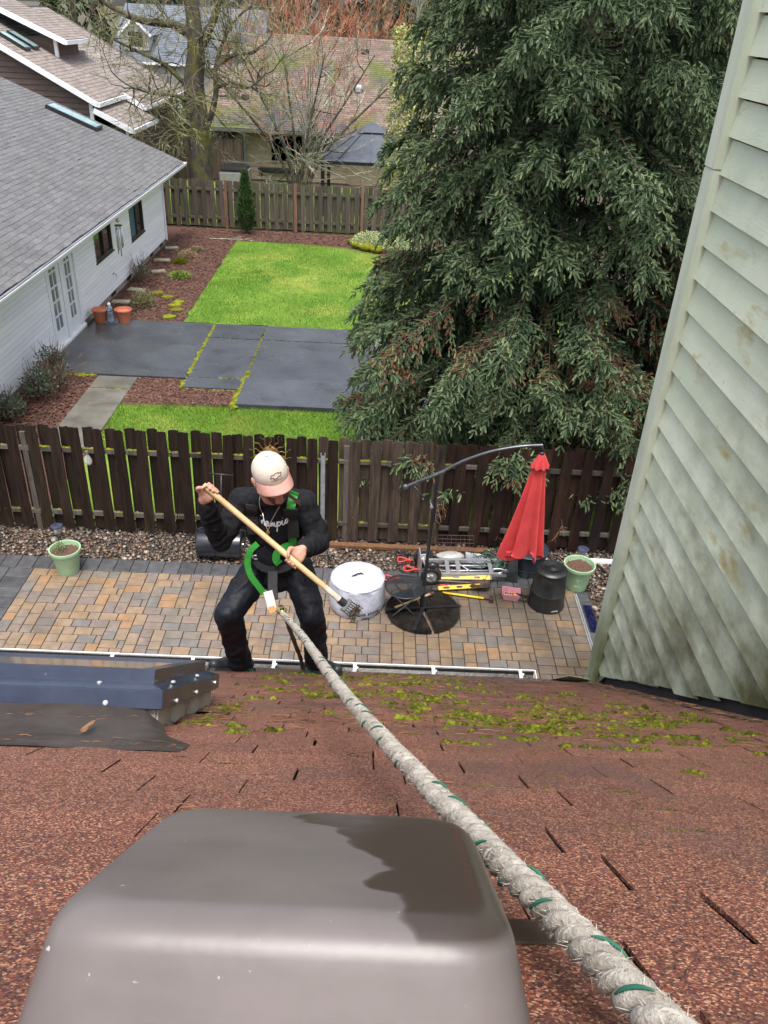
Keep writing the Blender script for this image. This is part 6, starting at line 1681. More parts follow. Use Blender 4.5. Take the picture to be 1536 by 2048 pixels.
STN = [(-6.36, 23.35, 0), (-5.98, 23.0, 1), (-5.58, 22.6, 2), (-5.62, 22.3, 3), (-5.5, 21.9, 4), (-5.55, 21.3, 5)]
nm = ["first moss covered stepping stone, nearest the house wall", "second moss covered stepping stone from the wall", "largest pair's rear mossy stepping stone", "largest pair's front mossy stepping stone", "mossy stepping stone just before the lawn corner stone", "mossy stepping stone nearest the patio edge"]
for x, y, i in STN:
    k = MB(); P = [(0.19*math.cos(a)*(1+rr.gauss(0, 0.12)), 0.15*math.sin(a)*(1+rr.gauss(0, 0.12))) for a in np.linspace(0, 2*math.pi, 9)[:-1]]
    tag(k.prism(P, 'z', -0.02, 0.035).build("stepping_stone", m_moss, None, bevel=0.01, loc=(x, y, 0), rot=(0, 0, rr.random())), nm[i], "stepping stone", "mossy stepping stones")
m_flag = mat("flat_stone", (0.22, 0.19, 0.14), (0.33, 0.29, 0.22), sc=4, rough=0.75)
for x, y, sx, lb in ((-7.0, 23.5, 0.24, "flat tan stone by the foundation vent beyond the heather"), (-7.12, 22.35, 0.25, "flat tan stone by the wall behind the right terracotta pot"), (-6.85, 25.5, 0.22, "flat grey stone beside the spindly bush"), (-7.05, 26.8, 0.26, "square grate like stone below the far window"), (-7.1, 28.4, 0.22, "reddish brick at the downspout foot")):
    tag(MB().box((-sx, -0.14, -0.01), (sx, 0.14, 0.04)).build("flat_stone", m_flag, None, bevel=0.008, loc=(x, y, 0.0), rot=(0, 0, rr.gauss(0, 0.15))), lb, "stone", "flat stones along the house")
fb = MB(); branching((fb, fb), (-6.1, 29.9, 0.03), (1, 0.1, 0.0), 0.7, 0.018, 2, random.Random(4), up=0, spread=0.5, minr=0.006)
tag(fb.build("fallen_branch", m_twig2), "pale fallen branch lying on the mulch before the far fence", "branch")
# wind chime at the window
wc = empty("wind_chime", (-6.95, 22.35, 2.38), "silver tube wind chime hanging before the near window", "wind chime")
MB().ell((0, 0, -0.18), (0.055, 0.055, 0.055)).build("ball", m_alu, wc, smooth=True, loc=(0, 0, 0))
MB().tube([(0, 0, 0.03), (0, 0, -0.16)], 0.004, 5).build("cord", m_black, wc, loc=(0, 0, 0))
MB().lathe([(0, -0.30), (0.10, -0.30), (0.10, -0.32), (0, -0.32)], 18).build("disc", m_brownframe, wc, loc=(0, 0, 0))
for i in range(5):
    a = 6.283*i/5; MB().tube([(0.075*math.cos(a), 0.075*math.sin(a), -0.36), (0.075*math.cos(a), 0.075*math.sin(a), -0.85-0.06*i)], 0.017, 8).build("tube", m_alu, wc, smooth=True, loc=(0, 0, 0))
# ------------------------------------------------------------------ houses behind
m_tan = mat("tan_siding", (0.27, 0.21, 0.135), (0.34, 0.27, 0.18), sc=2, rough=0.7, rand=0.06)
m_tantrim = mat("tan_trim", (0.25, 0.19, 0.12), (0.31, 0.24, 0.16), rough=0.7)
m_oldsh = mat("old_brown_shingle", (0.105, 0.075, 0.058), (0.20, 0.145, 0.11), sc=9, rough=0.8, isl=True, rand=0.3, wpos=True,
              layers=[((0.085, 0.10, 0.015), 0.42, 0.50, 0.62), ((0.06, 0.062, 0.07), 0.30, 0.52, 0.62), ((0.20, 0.09, 0.075), 0.5, 0.60, 0.72)])
m_brick = mat("red_brick", (0.20, 0.075, 0.055), (0.32, 0.13, 0.095), sc=9, rough=0.85, isl=True, rand=0.35)
m_mortar = mat("mortar", (0.30, 0.27, 0.24), (0.38, 0.35, 0.31), rough=0.9)
m_brsid = mat("brown_siding", (0.085, 0.055, 0.045), (0.115, 0.078, 0.062), sc=2, rough=0.7, rand=0.08)
m_brsh = mat("brown_shingle", (0.165, 0.135, 0.118), (0.255, 0.215, 0.19), sc=8, rough=0.8, isl=True, rand=0.18)
m_blsh = mat("blue_grey_shingle", (0.085, 0.10, 0.125), (0.14, 0.16, 0.185), sc=5, rough=0.7, isl=True, rand=0.15)
m_cream = mat("cream_wall", (0.46, 0.44, 0.40), (0.54, 0.52, 0.47), rough=0.7)

def roof_plane(parent, quad, m, thick=0.12, expo=0.16, tab=(0.26, 0.42), name="roof", tabs=True, edge=m_white, lift=0.006):
    """quad: eaveA, eaveB, ridgeB, ridgeA"""
    A, B, Cc, D = [Vector(p) for p in quad]
    n = (B-A).cross(D-A).normalized()
    if n.z < 0: n = -n
    k = MB().add([p-n*t for t in (0.01, thick) for p in (A, B, Cc, D)], [(0, 1, 2, 3), (7, 6, 5, 4), (0, 4, 5, 1), (1, 5, 6, 2), (2, 6, 7, 3), (3, 7, 4, 0)])
    r = k.build(name, m_deck if tabs else m, parent)
    if tabs:
        u = (B-A); v = (D-A); v = v-u.normalized()*v.dot(u.normalized())
        shingles(r, A, u, v, u.length, v.length, expo, tab, m, 0.014, 0, 0.006, 0.012)
    return r

# tan house in the middle
ch = empty("tan_house", (-4, 44, 0), "tan sided house with mossy brown shingle roof beyond the far fence", "house")
fy = lambda u, z, w: (u, 42.0-w, z)
cw = MB().box((-7.0, 42.02, -0.05), (4.0, 54, 2.25)).build("wall", m_tan, ch)
lap_siding(cw, fy, -6.7, -1.7, 0.0, 2.2, 0.19, m_tan, 0.03, ((-5.45, -2.1, 0.80, 2.1),))
MB().box((-8.3, 43.0, -0.05), (-7.0, 46, 2.25)).build("side_wing", m_tan, ch)
for x in (-6.86, -1.78): MB().box((x, 41.94, 0), (x+0.14, 42.06, 2.25)).build("corner_trim", m_tantrim, ch)
MB().box((-6.68, 41.90, 0.0), (-6.58, 41.985, 2.2)).build("downspout", m_galv, ch)
window(ch, lambda u, z, w: (u, 41.99-w, z), -5.45, -2.1, 0.82, 2.06, m_tantrim, m_glass, 0.07, -3.9)
window(ch, lambda u, z, w: (u, 42.98-w, z), -7.95, -7.25, 0.9, 1.9, m_tantrim, m_glass, 0.07)
window(ch, lambda u, z, w: (u, 41.99-w, z), -5.9, -3.9, -0.1, 0.40, m_brownframe, m_glass2, 0.07)
MB().box((-6.0, 41.8, 0.42), (-3.8, 42.0, 0.56)).build("window_awning", m_black, ch)
CP = 0.5; ye, ze = 41.35, 2.28
rf = roof_plane(ch, ((-8.6, ye, ze), (4.5, ye, ze), (4.5, 48.7, ze+CP*(48.7-ye)), (-5.4, 48.7, ze+CP*(48.7-ye))), m_oldsh, 0.14, 0.17, (0.26, 0.42))
MB().add([(-8.6, ye, ze-0.02), (-5.4, 48.7, ze+CP*(48.7-ye)-0.02), (-8.6, 56.05, ze-0.02)], [(0, 1, 2)]).build("hip_roof", m_oldsh, ch)
MB().add([(-5.4, 48.7, ze+CP*(48.7-ye)-0.03), (4.5, 48.7, ze+CP*(48.7-ye)-0.03), (4.5, 56.05, ze-0.03), (-8.6, 56.05, ze-0.03)], [(0, 1, 2, 3)]).build("rear_roof", m_oldsh, ch)
MB().box((-8.65, ye-0.12, ze-0.14), (4.5, ye-0.01, ze-0.015)).build("gutter", mat("bronze_gutter", (0.09, 0.085, 0.08), (0.14, 0.13, 0.12), rough=0.4), ch)
# chimney of separate bricks
cx0, cy0 = -8.05, 46.2
chm = MB().box((cx0-0.26, cy0-0.24, 1.5), (cx0+0.26, cy0+0.24, 5.02)).build("chimney", m_mortar, rf)
k = MB(); zb = 2.7; row = 0
while zb < 5.0:
    for s in range(3):
        for face in range(2):
            if face == 0: x = cx0-0.27+0.18*s+(0.09 if row % 2 else 0)-0.04; k.box((x, cy0-0.265, zb), (min(x+0.165, cx0+0.275), cy0-0.2, zb+0.065))
            else: y = cy0-0.25+0.17*s+(0.08 if row % 2 else 0)-0.03; k.box((cx0+0.2, y, zb), (cx0+0.272, min(y+0.155, cy0+0.26), zb+0.065))
    zb += 0.08; row += 1
o = k.build("bricks", m_brick, chm); o["kind"] = "stuff"
MB().box((cx0-0.31, cy0-0.30, 5.0), (cx0+0.31, cy0+0.30, 5.1)).build("chimney_cap", m_mortar, chm)
MB().lathe([(0.11, 5.1), (0.10, 5.45), (0.07, 5.45), (0.07, 5.1)], 12, (cx0-0.02, cy0, 0)).build("flue", m_brick, chm)
# roof vents
def on_tan(x, y, h=0): return Vector((x, y, ze+CP*(y-ye)+h))
c = on_tan(-1.42, 44.4); MB().lathe([(0.15, 0.0), (0.14, 0.14), (0.22, 0.16), (0.21, 0.24), (0.14, 0.30), (0, 0.32)], 18, c).build("turbine_vent", m_alu, rf, smooth=40)
c = on_tan(-1.24, 47.5); MB().box((c.x-0.2, c.y-0.2, c.z-0.1), (c.x+0.2, c.y+0.15, c.z+0.16)).build("box_vent", m_black, rf, bevel=0.03)
c = on_tan(-6.75, 43.5); MB().box((c.x-0.18, c.y-0.18, c.z-0.1), (c.x+0.18, c.y+0.15, c.z+0.15)).build("box_vent", m_black, rf, bevel=0.03)
c = on_tan(-5.54, 42.5); MB().box((c.x-0.12, c.y-0.15, c.z-0.05), (c.x+0.12, c.y+0.1, c.z+0.08)).build("pipe_vent", m_cream, rf, bevel=0.02)

# gazebo
gz_ = empty("gazebo", (-0.5, 37, 0), "dark metal hip roofed gazebo in front of the tan house", "gazebo")
m_gaz = mat("slate_metal_roof", (0.075, 0.085, 0.11), (0.11, 0.12, 0.145), sc=3, rough=0.35, metal=0.3)
gx, gy, hw = -0.55, 36.6, 2.0
k = MB(); top = 0.62
k.add([(gx-hw, gy-hw, 2.1), (gx+hw, gy-hw, 2.1), (gx+hw, gy+hw, 2.1), (gx-hw, gy+hw, 2.1), (gx-top, gy-top, 2.95), (gx+top, gy-top, 2.95), (gx+top, gy+top, 2.95), (gx-top, gy+top, 2.95)], [(0, 1, 5, 4), (1, 2, 6, 5), (2, 3, 7, 6), (3, 0, 4, 7), (3, 2, 1, 0), (4, 5, 6, 7)])
gr_ = k.build("roof", m_gaz, gz_)
k = MB().add([(gx-0.62, gy-0.62, 3.02), (gx+0.62, gy-0.62, 3.02), (gx+0.62, gy+0.62, 3.02), (gx-0.62, gy+0.62, 3.02), (gx, gy, 3.36)], [(0, 1, 4), (1, 2, 4), (2, 3, 4), (3, 0, 4), (3, 2, 1, 0)]); k.build("cupola", m_gaz, gr_)
for sx in (-1, 1):
    for sy in (-1, 1): MB().bar((gx+sx*hw, gy+sy*hw, 2.11), (gx+sx*top, gy+sy*top, 2.96), 0.05, 0.05).build("hip_rib", m_alu if False else m_gaz, gr_)
for q in (-0.66, 0.0, 0.66): MB().bar((gx+q*hw, gy-hw, 2.125), (gx+q*top, gy-top, 2.97), 0.035, 0.04).build("seam", m_gaz, gr_)
k = MB()
for a, b in (((-1, -1), (1, -1)), ((1, -1), (1, 1)), ((1, 1), (-1, 1)), ((-1, 1), (-1, -1))): k.bar((gx+a[0]*hw, gy+a[1]*hw, 2.04), (gx+b[0]*hw, gy+b[1]*hw, 2.04), 0.06, 0.12)
k.build("eave_beam", m_black, gz_)
for sx in (-1, 1):
    for sy in (-1, 1): MB().box((gx+sx*(hw-0.12)-0.07, gy+sy*(hw-0.12)-0.07, 0), (gx+sx*(hw-0.12)+0.07, gy+sy*(hw-0.12)+0.07, 2.0)).build("post", m_black, gz_)
# things by the tan house: round rusty disc table, dark spa
tag(MB().lathe([(0, 1.25), (0.42, 1.25), (0.42, 1.22), (0, 1.22)], 28).lathe([(0.05, 1.22), (0.05, 0)], 10).build("patio_disc", mat("rust_brown_disc", (0.12, 0.055, 0.03), (0.17, 0.08, 0.045), rough=0.7), None, loc=(-5.85, 32.9, 0), rot=(R(28), 0, 0)), "round rust brown table top tilted behind the far fence", "table")
tag(MB().box((-7.5, 39.8, 0), (-6.3, 41.6, 0.62)).build("hot_tub", mat("grey_tub", (0.20, 0.20, 0.20), (0.26, 0.26, 0.26), rough=0.6), None, bevel=0.05), "grey box shaped tub beside the tan house", "hot tub")
tag(MB().box((-7.45, 39.85, 0.625), (-6.35, 41.5, 0.72)).build("tub_cover", m_black, None, bevel=0.03), "black padded cover lying on the grey tub", "cover")

# brown house behind the white one
bh = empty("brown_house", (-13, 42, 0), "brown sided two level house with taupe roofs and white fascia", "house")
SL = 0.534
zb_ = lambda x: 3.49+SL*(-11.76-x)
MB().add([(-19, 37.35, -0.05), (-12.15, 37.35, -0.05), (-12.15, 37.35, zb_(-12.15)-0.15), (-17.2, 37.35, zb_(-17.2)-0.15), (-19, 37.35, zb_(-17.2)-0.15), (-19, 50, -0.05), (-12.15, 50, -0.05), (-12.15, 50, zb_(-12.15)-0.15), (-17.2, 50, zb_(-17.2)-0.15), (-19, 50, zb_(-17.2)-0.15)],
         [(0, 1, 2, 3, 4), (9, 8, 7, 6, 5), (0, 5, 6, 1), (1, 6, 7, 2), (2, 7, 8, 3), (3, 8, 9, 4), (4, 9, 5, 0)]).build("wall", m_brsid, bh)
MB().box((-12.2, 41.3, -0.05), (-11.3, 49, 2.9)).build("wing_wall", m_brsid, bh)
bw = MB().box((-19, 37.30, 0), (-12.2, 37.34, 0.02)).build("wall_base", m_brsid, bh)
z = 0.2
while z < 5.9:
    xr = -12.13 if z < zb_(-12.13)-0.2 else -11.76-(z+0.2-3.49)/SL
    if xr > -18.5:
        MB().add([(-18.9, 37.35, z), (xr, 37.35, z), (xr-0.2 if z > 3.2 else xr, 37.35, z+0.2), (-18.9, 37.35, z+0.2), (-18.9, 37.315, z), (xr, 37.315, z), (xr-0.2 if z > 3.2 else xr, 37.348, z+0.2), (-18.9, 37.348, z+0.2)], [(4, 5, 6, 7), (0, 4, 5, 1), (1, 5, 6, 2)][0:2]).build("clapboard", m_brsid, bw)
    z += 0.2
roof_plane(bh, ((-11.76, 37, 3.49), (-11.76, 41.0, 3.49), (-17.6, 41.0, zb_(-17.6)), (-17.6, 37, zb_(-17.6))), m_brsh, 0.14, 0.2, (0.3, 0.5), name="roof")
roof_plane(bh, ((-10.93, 41.0, zb_(-10.93)), (-10.93, 48.8, zb_(-10.93)), (-17.6, 48.8, zb_(-17.6)), (-17.6, 41.0, zb_(-17.6))), m_brsh, 0.14, 0.2, (0.3, 0.5), name="rear_roof")
roof_plane(bh, ((-10.45, 37.0, 2.57), (-10.45, 41.0, 2.57), (-11.95, 41.0, 3.28), (-11.95, 37.0, 3.28)), m_brsh, 0.12, 0.2, (0.3, 0.5), name="porch_roof")
MB().box((-11.9, 37.3, -0.05), (-10.75, 41, 2.55)).build("porch_wall", m_brsid, bh)
MB().box((-10.80, 37.24, 0), (-10.70, 37.34, 2.5)).build("porch_post", m_white, bh)
def rake(x0, z0, x1_, z1_, y): MB().bar((x0, y-0.03, z0-0.09), (x1_, y-0.03, z1_-0.09), 0.05, 0.2, (0, 0, 1)).build("fascia", m_white, bh)
def eave(x, z_, y0, y1): MB().box((x-0.02, y0-0.04, z_-0.18), (x+0.10, y1, z_-0.02)).build("gutter", m_white, bh)
rake(-17.6, zb_(-17.6), -11.76, 3.49, 37); eave(-11.76, 3.49, 37, 41)
rake(-11.9, zb_(-11.9), -10.93, zb_(-10.93), 41); eave(-10.93, zb_(-10.93), 41, 48.8)
rake(-11.95, 3.28, -10.45, 2.57, 37); eave(-10.45, 2.57, 37, 41)
SU = 0.42; zu = lambda x: 5.52+SU*(-13.77-x)
MB().box((-19, 40.4, 3.5), (-14.3, 43.2, 5.55)).build("upper_wall", m_brsid, bh)
roof_plane(bh, ((-13.77, 40.0, 5.52), (-13.77, 43.3, 5.52), (-18.5, 43.3, zu(-18.5)), (-18.5, 40, zu(-18.5))), m_brsh, 0.14, 0.2, (0.3, 0.5), name="upper_roof")
rake(-18.5, zu(-18.5), -13.77, 5.52, 40); eave(-13.77, 5.52, 40, 43.3)
MB().box((-14.38, 40.3, 3.6), (-14.24, 40.42, 5.5)).build("corner_trim", m_white, bh)
MB().box((-12.2, 37.24, 0.3), (-12.05, 37.36, 3.4)).build("corner_trim", m_white, bh)
nb_ = Vector((SL, 0, 1)).normalized()
for y0 in (38.1, 39.05):
    k = MB(); P = []
    for h in (0.0, 0.14):
        for x, y in ((-15.85, y0), (-14.8, y0), (-14.8, y0+0.6), (-15.85, y0+0.6)): P.append(Vector((x, y, zb_(x)))+nb_*h)
    s = k.add(P, [(3, 2, 1, 0), (4, 5, 6, 7), (0, 1, 5, 4), (1, 2, 6, 5), (2, 3, 7, 6), (3, 0, 4, 7)]).build("skylight", m_black, bh)
    MB().add([Vector((x, y, zb_(x)))+nb_*0.145 for x, y in ((-15.8, y0+0.05), (-14.85, y0+0.05), (-14.85, y0+0.55), (-15.8, y0+0.55))], [(0, 1, 2, 3)]).build("glass", m_skyglass, s)
for x, y in ((-14.3, 43.6), (-13.9, 44.6)): MB().box((x-0.2, y-0.15, zb_(x)-0.1), (x+0.2, y+0.15, zb_(x)+0.15)).build("box_vent", m_cream, bh, bevel=0.02)

# pale house with blue grey roof, far left
ph = empty("pale_house", (-14, 62, 0), "pale house with blue grey roof seen through the bare branches", "house")
MB().box((-17.4, 60, -0.05), (-8.6, 70, 3.7)).build("wall", m_cream, ph)
roof_plane(ph, ((-17.9, 59.5, 3.72), (-8.2, 59.5, 3.72), (-8.2, 65, 6.9), (-16.0, 65, 6.9)), m_blsh, 0.15, 0.22, (0.4, 0.6))
MB().add([(-17.9, 59.5, 3.70), (-16.0, 65, 6.88), (-17.9, 70.5, 3.7)], [(0, 1, 2)]).add([(-16.0, 65, 6.88), (-8.2, 65, 6.88), (-8.2, 70.5, 3.7), (-17.9, 70.5, 3.7)], [(0, 1, 2, 3)]).build("rear_roof", m_blsh, ph)
MB().box((-17.95, 59.4, 3.55), (-8.2, 59.5, 3.70)).build("gutter", m_white, ph)
window(ph, lambda u, z, w: (u, 59.99-w, z), -14.7, -13.2, 1.6, 3.0, m_white, m_glass2, 0.08, -13.95)
window(ph, lambda u, z, w: (u, 59.99-w, z), -10.6, -9.4, 1.6, 2.9, m_white, m_glass2, 0.08)
d = MB().add([(-17.0, 60.2, 4.3), (-15.4, 60.2, 4.3), (-15.4, 60.2, 5.3), (-16.2, 60.2, 6.0), (-17.0, 60.2, 5.3), (-17.0, 64, 4.3), (-15.4, 64, 4.3), (-15.4, 64, 5.3), (-16.2, 64, 6.0), (-17.0, 64, 5.3)], [(0, 1, 2, 3, 4), (9, 8, 7, 6, 5), (0, 5, 6, 1), (1, 6, 7, 2), (2, 7, 8, 3), (3, 8, 9, 4), (4, 9, 5, 0)]).build("dormer", m_cream, ph)
MB().add([(-17.25, 60.0, 5.15), (-16.2, 60.0, 6.08), (-16.2, 64, 6.08), (-17.25, 64, 5.15)], [(0, 1, 2, 3)]).add([(-15.15, 60.0, 5.15), (-16.2, 60.0, 6.08), (-16.2, 64, 6.08), (-15.15, 64, 5.15)], [(0, 1, 2, 3)]).build("dormer_roof", m_blsh, d)
MB().bar((-17.25, 59.98, 5.1), (-16.2, 59.98, 6.03), 0.06, 0.14).bar((-15.15, 59.98, 5.1), (-16.2, 59.98, 6.03), 0.06, 0.14).build("dormer_fascia", m_white, d)
MB().add([(-16.65, 60.18, 4.5), (-15.75, 60.18, 4.5), (-15.75, 60.18, 5.3), (-16.65, 60.18, 5.3)], [(0, 1, 2, 3)]).build("dormer_window", m_glass, d)
# shrubs around
for (x, y, r, h, lb) in ((-7.4, 46.5, 1.0, 1.9, "green shrub behind the mossy trunk by the chimney"), (-8.9, 48, 1.2, 2.2, "broad green shrub between the brown house and chimney"), (-11.5, 52, 1.6, 2.6, "dark shrub behind the brown house eave"), (4.5, 33.5, 1.6, 3.0, "dark evergreen shrub behind the spruce")):
    e = empty("background_shrub", (x, y, 0), lb, "shrub", "background shrubs")
    leafy("foliage", (x, y, 0), 2600, r, h, mat("shrub_leaf", (0.05, 0.08, 0.015), (0.13, 0.17, 0.03), sc=1.5, rough=0.7, isl=True, rand=0.4), e, 0.16, 0.4, 0.0, 0.6)
# ------------------------------------------------------------------ worker on the roof edge
from mathutils.bvhtree import BVHTree
m_skin = mat("skin", (0.46, 0.23, 0.16), (0.56, 0.30, 0.22), sc=18, rough=0.5, sss=0.08, bump=0.1, bsc=120, layers=[((0.55, 0.20, 0.15), 22, 0.55, 0.72)])
m_jack = mat("black_fleece", (0.006, 0.006, 0.008), (0.015, 0.015, 0.018), sc=40, rough=0.85, bump=0.3, bsc=180, spec=0.2, bdist=0.003)
m_shirt = mat("navy_tee", (0.006, 0.007, 0.012), (0.011, 0.012, 0.019), sc=30, rough=0.85, spec=0.3)
m_trou = mat("wet_rain_trousers", (0.003, 0.004, 0.0085), (0.008, 0.010, 0.017), sc=6, rough=0.58, spec=0.28, bump=0.3, bsc=10, bdist=0.012)
m_boot = mat("black_boot", (0.009, 0.010, 0.012), (0.020, 0.021, 0.024), sc=12, rough=0.42)
m_cap = mat("cream_cap", (0.50, 0.435, 0.36), (0.58, 0.515, 0.44), sc=14, rough=0.8, bump=0.15, bsc=120, layers=[((0.5, 0.44, 0.38), 12, 0.64, 0.76)])
m_brim = mat("dusty_pink_brim", (0.40, 0.20, 0.165), (0.47, 0.25, 0.21), sc=14, rough=0.8)
m_beard = mat("stubble", (0.055, 0.028, 0.018), (0.16, 0.08, 0.055), sc=90, rough=0.8)
m_green = mat("green_webbing", (0.025, 0.24, 0.03), (0.04, 0.34, 0.045), sc=30, st=(1, 1, 4), rough=0.6)
m_gold = mat("zinc_gold_steel", (0.36, 0.27, 0.08), (0.52, 0.42, 0.16), sc=18, rough=0.35, metal=0.7)

man = empty("person", (-0.50, 3.70, 3.82), "worker in cream cap and black jacket, harnessed to the rope, raking the roof edge", "person")
V_ = Vector
J = dict(ankL=(-0.723, 3.66, 3.955), ankR=(-0.282, 3.74, 3.925), kneeL=(-0.742, 3.50, 4.415), kneeR=(-0.292, 3.57, 4.37), hipL=(-0.60, 3.76, 4.56), hipR=(-0.395, 3.76, 4.57),
         pel=(-0.50, 3.77, 4.60), chest=(-0.502, 3.68, 4.90), neck=(-0.500, 3.61, 5.10), shL=(-0.665, 3.68, 5.03), shR=(-0.345, 3.66, 5.04), elL=(-0.765, 3.55, 4.86), elR=(-0.258, 3.62, 4.83))
J = {k: V_(v) for k, v in J.items()}
PA, PB = V_((-0.757, 3.40, 5.237)), V_((-0.101, 3.22, 4.737))
pd = (PB-PA).normalized()
hL = PA-pd*0.012; hR = PA+pd*(0.605*(PB-PA).length)

# head frame
hc = V_((-0.487, 3.525, 5.262))
ef = V_((0.44, -0.88, -0.15)).normalized()
eu = V_((-0.20, 0.0, 1.0)); eu = (eu-ef*eu.dot(ef)).normalized()
ex = ef.cross(eu).normalized()
if ex.x < 0: ex = -ex
HM = Matrix((ex, -ef, eu)).transposed()      # local x = image right, y = back, z = up
def H(x, y, z): return hc + HM @ V_((x, y, z))
HM4 = HM.to_4x4()

def fist(mb_, c, axis, palm, thumb_sign=1):
    """closed hand round a pole: four fingers of unequal length, thumb, palm"""
    e1 = (palm-axis*palm.dot(axis)).normalized(); e2 = axis.cross(e1).normalized()*thumb_sign
    rp = 0.0155
    for i, (o_, rt, ext) in enumerate(((-0.031, 0.0088, 218), (-0.0105, 0.0094, 236), (0.0105, 0.0091, 228), (0.030, 0.0078, 205))):
        pts = []
        for t in np.linspace(0, 1, 10):
            a = R(-28+ext*t); r = rp+rt*0.9+0.011*max(0, 1-t*2.6)
            pts.append(c+axis*(o_+0.004*math.sin(t*3))+e1*r*math.cos(a)*(1.12 if t < 0.3 else 1)+e2*r*math.sin(a))
        mb_.tube(pts, [rt*(1.10-0.32*t) for t in np.linspace(0, 1, 10)], 9)
        mb_.ell(pts[-1], (rt*0.74,)*3, 8, 6); mb_.ell(pts[2], (rt*1.16,)*3, 8, 6); mb_.ell(pts[5], (rt*1.02,)*3, 8, 6)
    # palm block behind the fingers
    for o_ in (-0.026, -0.009, 0.009, 0.026):
        mb_.capsule(c+axis*o_+e1*0.030-e2*0.004, c+axis*o_*0.75+e1*0.062-e2*0.010, 0.0155, 0.017, 10)
    # thumb leaves the side of the palm and closes over the pole
    th_ = [c-axis*0.030+e1*0.048-e2*0.012, c-axis*0.050+e1*0.030-e2*0.020, c-axis*0.048+e1*0.004-e2*0.026, c-axis*0.034-e1*0.014-e2*0.022]
    mb_.tube(smooth_path(th_, 4), [0.0135, 0.0135, 0.0132, 0.013, 0.0125, 0.0122, 0.0118, 0.0115, 0.011, 0.0108, 0.0104, 0.010, 0.009], 9)
    mb_.ell(th_[-1], (0.0095,)*3, 8, 6)
    return c+e1*0.085-e2*0.008      # wrist

body = MB()
# head: skull, jaw, chin, brow, nose, lips, ears, neck
body.ell(H(0, 0.012, 0.035), (0.076, 0.094, 0.096), 22, 14, HM)
body.ell(H(0, -0.022, -0.042), (0.060, 0.066, 0.068), 20, 12, HM)
body.ell(H(0, -0.064, -0.100), (0.030, 0.024, 0.026), 14, 10, HM)
for s in (-1, 1):
    body.capsule(H(s*0.056, 0.0, -0.045), H(s*0.020, -0.062, -0.098), 0.020, 0.018)
    body.ell(H(s*0.036, -0.062, -0.022), (0.026, 0.020, 0.022), 12, 8, HM)
    body.ell(H(s*0.032, -0.072, 0.022), (0.026, 0.015, 0.010), 12, 8, HM)
    body.ell(H(s*0.031, -0.0735, 0.004), (0.0125, 0.0115, 0.011), 12, 8, HM)
    body.ell(H(s*0.084, 0.012, -0.012), (0.010, 0.022, 0.034), 12, 10, HM); body.ell(H(s*0.090, 0.020, 0.004), (0.010, 0.014, 0.022), 10, 8, HM)
body.capsule(H(0, -0.078, 0.012), H(0, -0.102, -0.028), 0.010, 0.0145); body.ell(H(0.012, -0.090, -0.032), (0.010, 0.011, 0.008), 8, 6, HM); body.ell(H(-0.012, -0.090, -0.032), (0.010, 0.011, 0.008), 8, 6, HM)
body.ell(H(0, -0.079, -0.057), (0.025, 0.011, 0.0062), 14, 8, HM); body.ell(H(0, -0.078, -0.071), (0.022, 0.011, 0.0072), 14, 8, HM)
body.capsule(H(0, 0.02, -0.06), J['neck']+V_((0, 0.02, -0.03)), 0.055, 0.058)
body.ell(J['chest'], (0.15, 0.09, 0.20)); body.ell(J['pel'], (0.14, 0.09, 0.12)); body.capsule(J['chest'], J['pel'], 0.10, 0.10)
for s, k in (('L', 'shL'), ('R', 'shR')):
    body.capsule(J['neck']+V_((0, 0.03, -0.06)), J[k], 0.05, 0.045); body.capsule(J[k], J['el'+s], 0.044, 0.036)
wL = fist(body, hL, pd, V_((-0.25, 0.35, -0.85)), 1)
wR = fist(body, hR, pd, V_((0.35, 0.75, 0.15)), -1)
body.capsule(J['elL'], wL, 0.036, 0.025); body.capsule(J['elR'], wR, 0.036, 0.025)
body.capsule(wL, hL+(wL-hL)*0.55, 0.025, 0.022); body.capsule(wR, hR+(wR-hR)*0.55, 0.025, 0.022)
for s in 'LR':
    body.capsule(J['pel'], J['hip'+s], 0.08, 0.07); body.capsule(J['hip'+s], J['knee'+s], 0.066, 0.05); body.capsule(J['knee'+s], J['ank'+s], 0.048, 0.034)
bo = organic("body", body, m_skin, 0.0062, 3, (), man)

# clothing
jk = MB()
jk.ell(J['chest']+V_((0, 0.01, -0.01)), (0.168, 0.112, 0.205)); jk.ell((-0.50, 3.715, 4.735), (0.142, 0.108, 0.16)); jk.capsule(J['shL'], J['shR'], 0.074, 0.074)
jk.capsule(J['neck']+V_((-0.05, 0.03, -0.05)), J['shL']+V_((0, 0, 0.0)), 0.062, 0.072); jk.capsule(J['neck']+V_((0.05, 0.03, -0.05)), J['shR'], 0.062, 0.072)
jk.capsule(J['shL'], J['elL'], 0.068, 0.057); jk.capsule(J['shR'], J['elR'], 0.070, 0.060)
cuL = J['elL']+(wL-J['elL'])*0.90; cuR = J['elR']+(wR-J['elR'])*0.93
jk.capsule(J['elL'], cuL, 0.057, 0.041); jk.capsule(J['elR'], cuR, 0.060, 0.041)
for t in (0.12, 0.3, 0.48, 0.66, 0.84):     # pushed-up sleeve folds
    for a, b, r in ((J['elR'], cuR, 0.064-0.018*t), (J['elL'], cuL, 0.061-0.016*t)):
        c = a+(b-a)*t; d_ = (b-a).normalized(); s_, u_, _ = basis(d_)
        jk.tube([c+(s_*math.cos(q)+u_*math.sin(q))*r*0.93+d_*0.014*math.sin(q*2+t*9) for q in np.linspace(0, 2*math.pi, 17)], 0.008, 6)
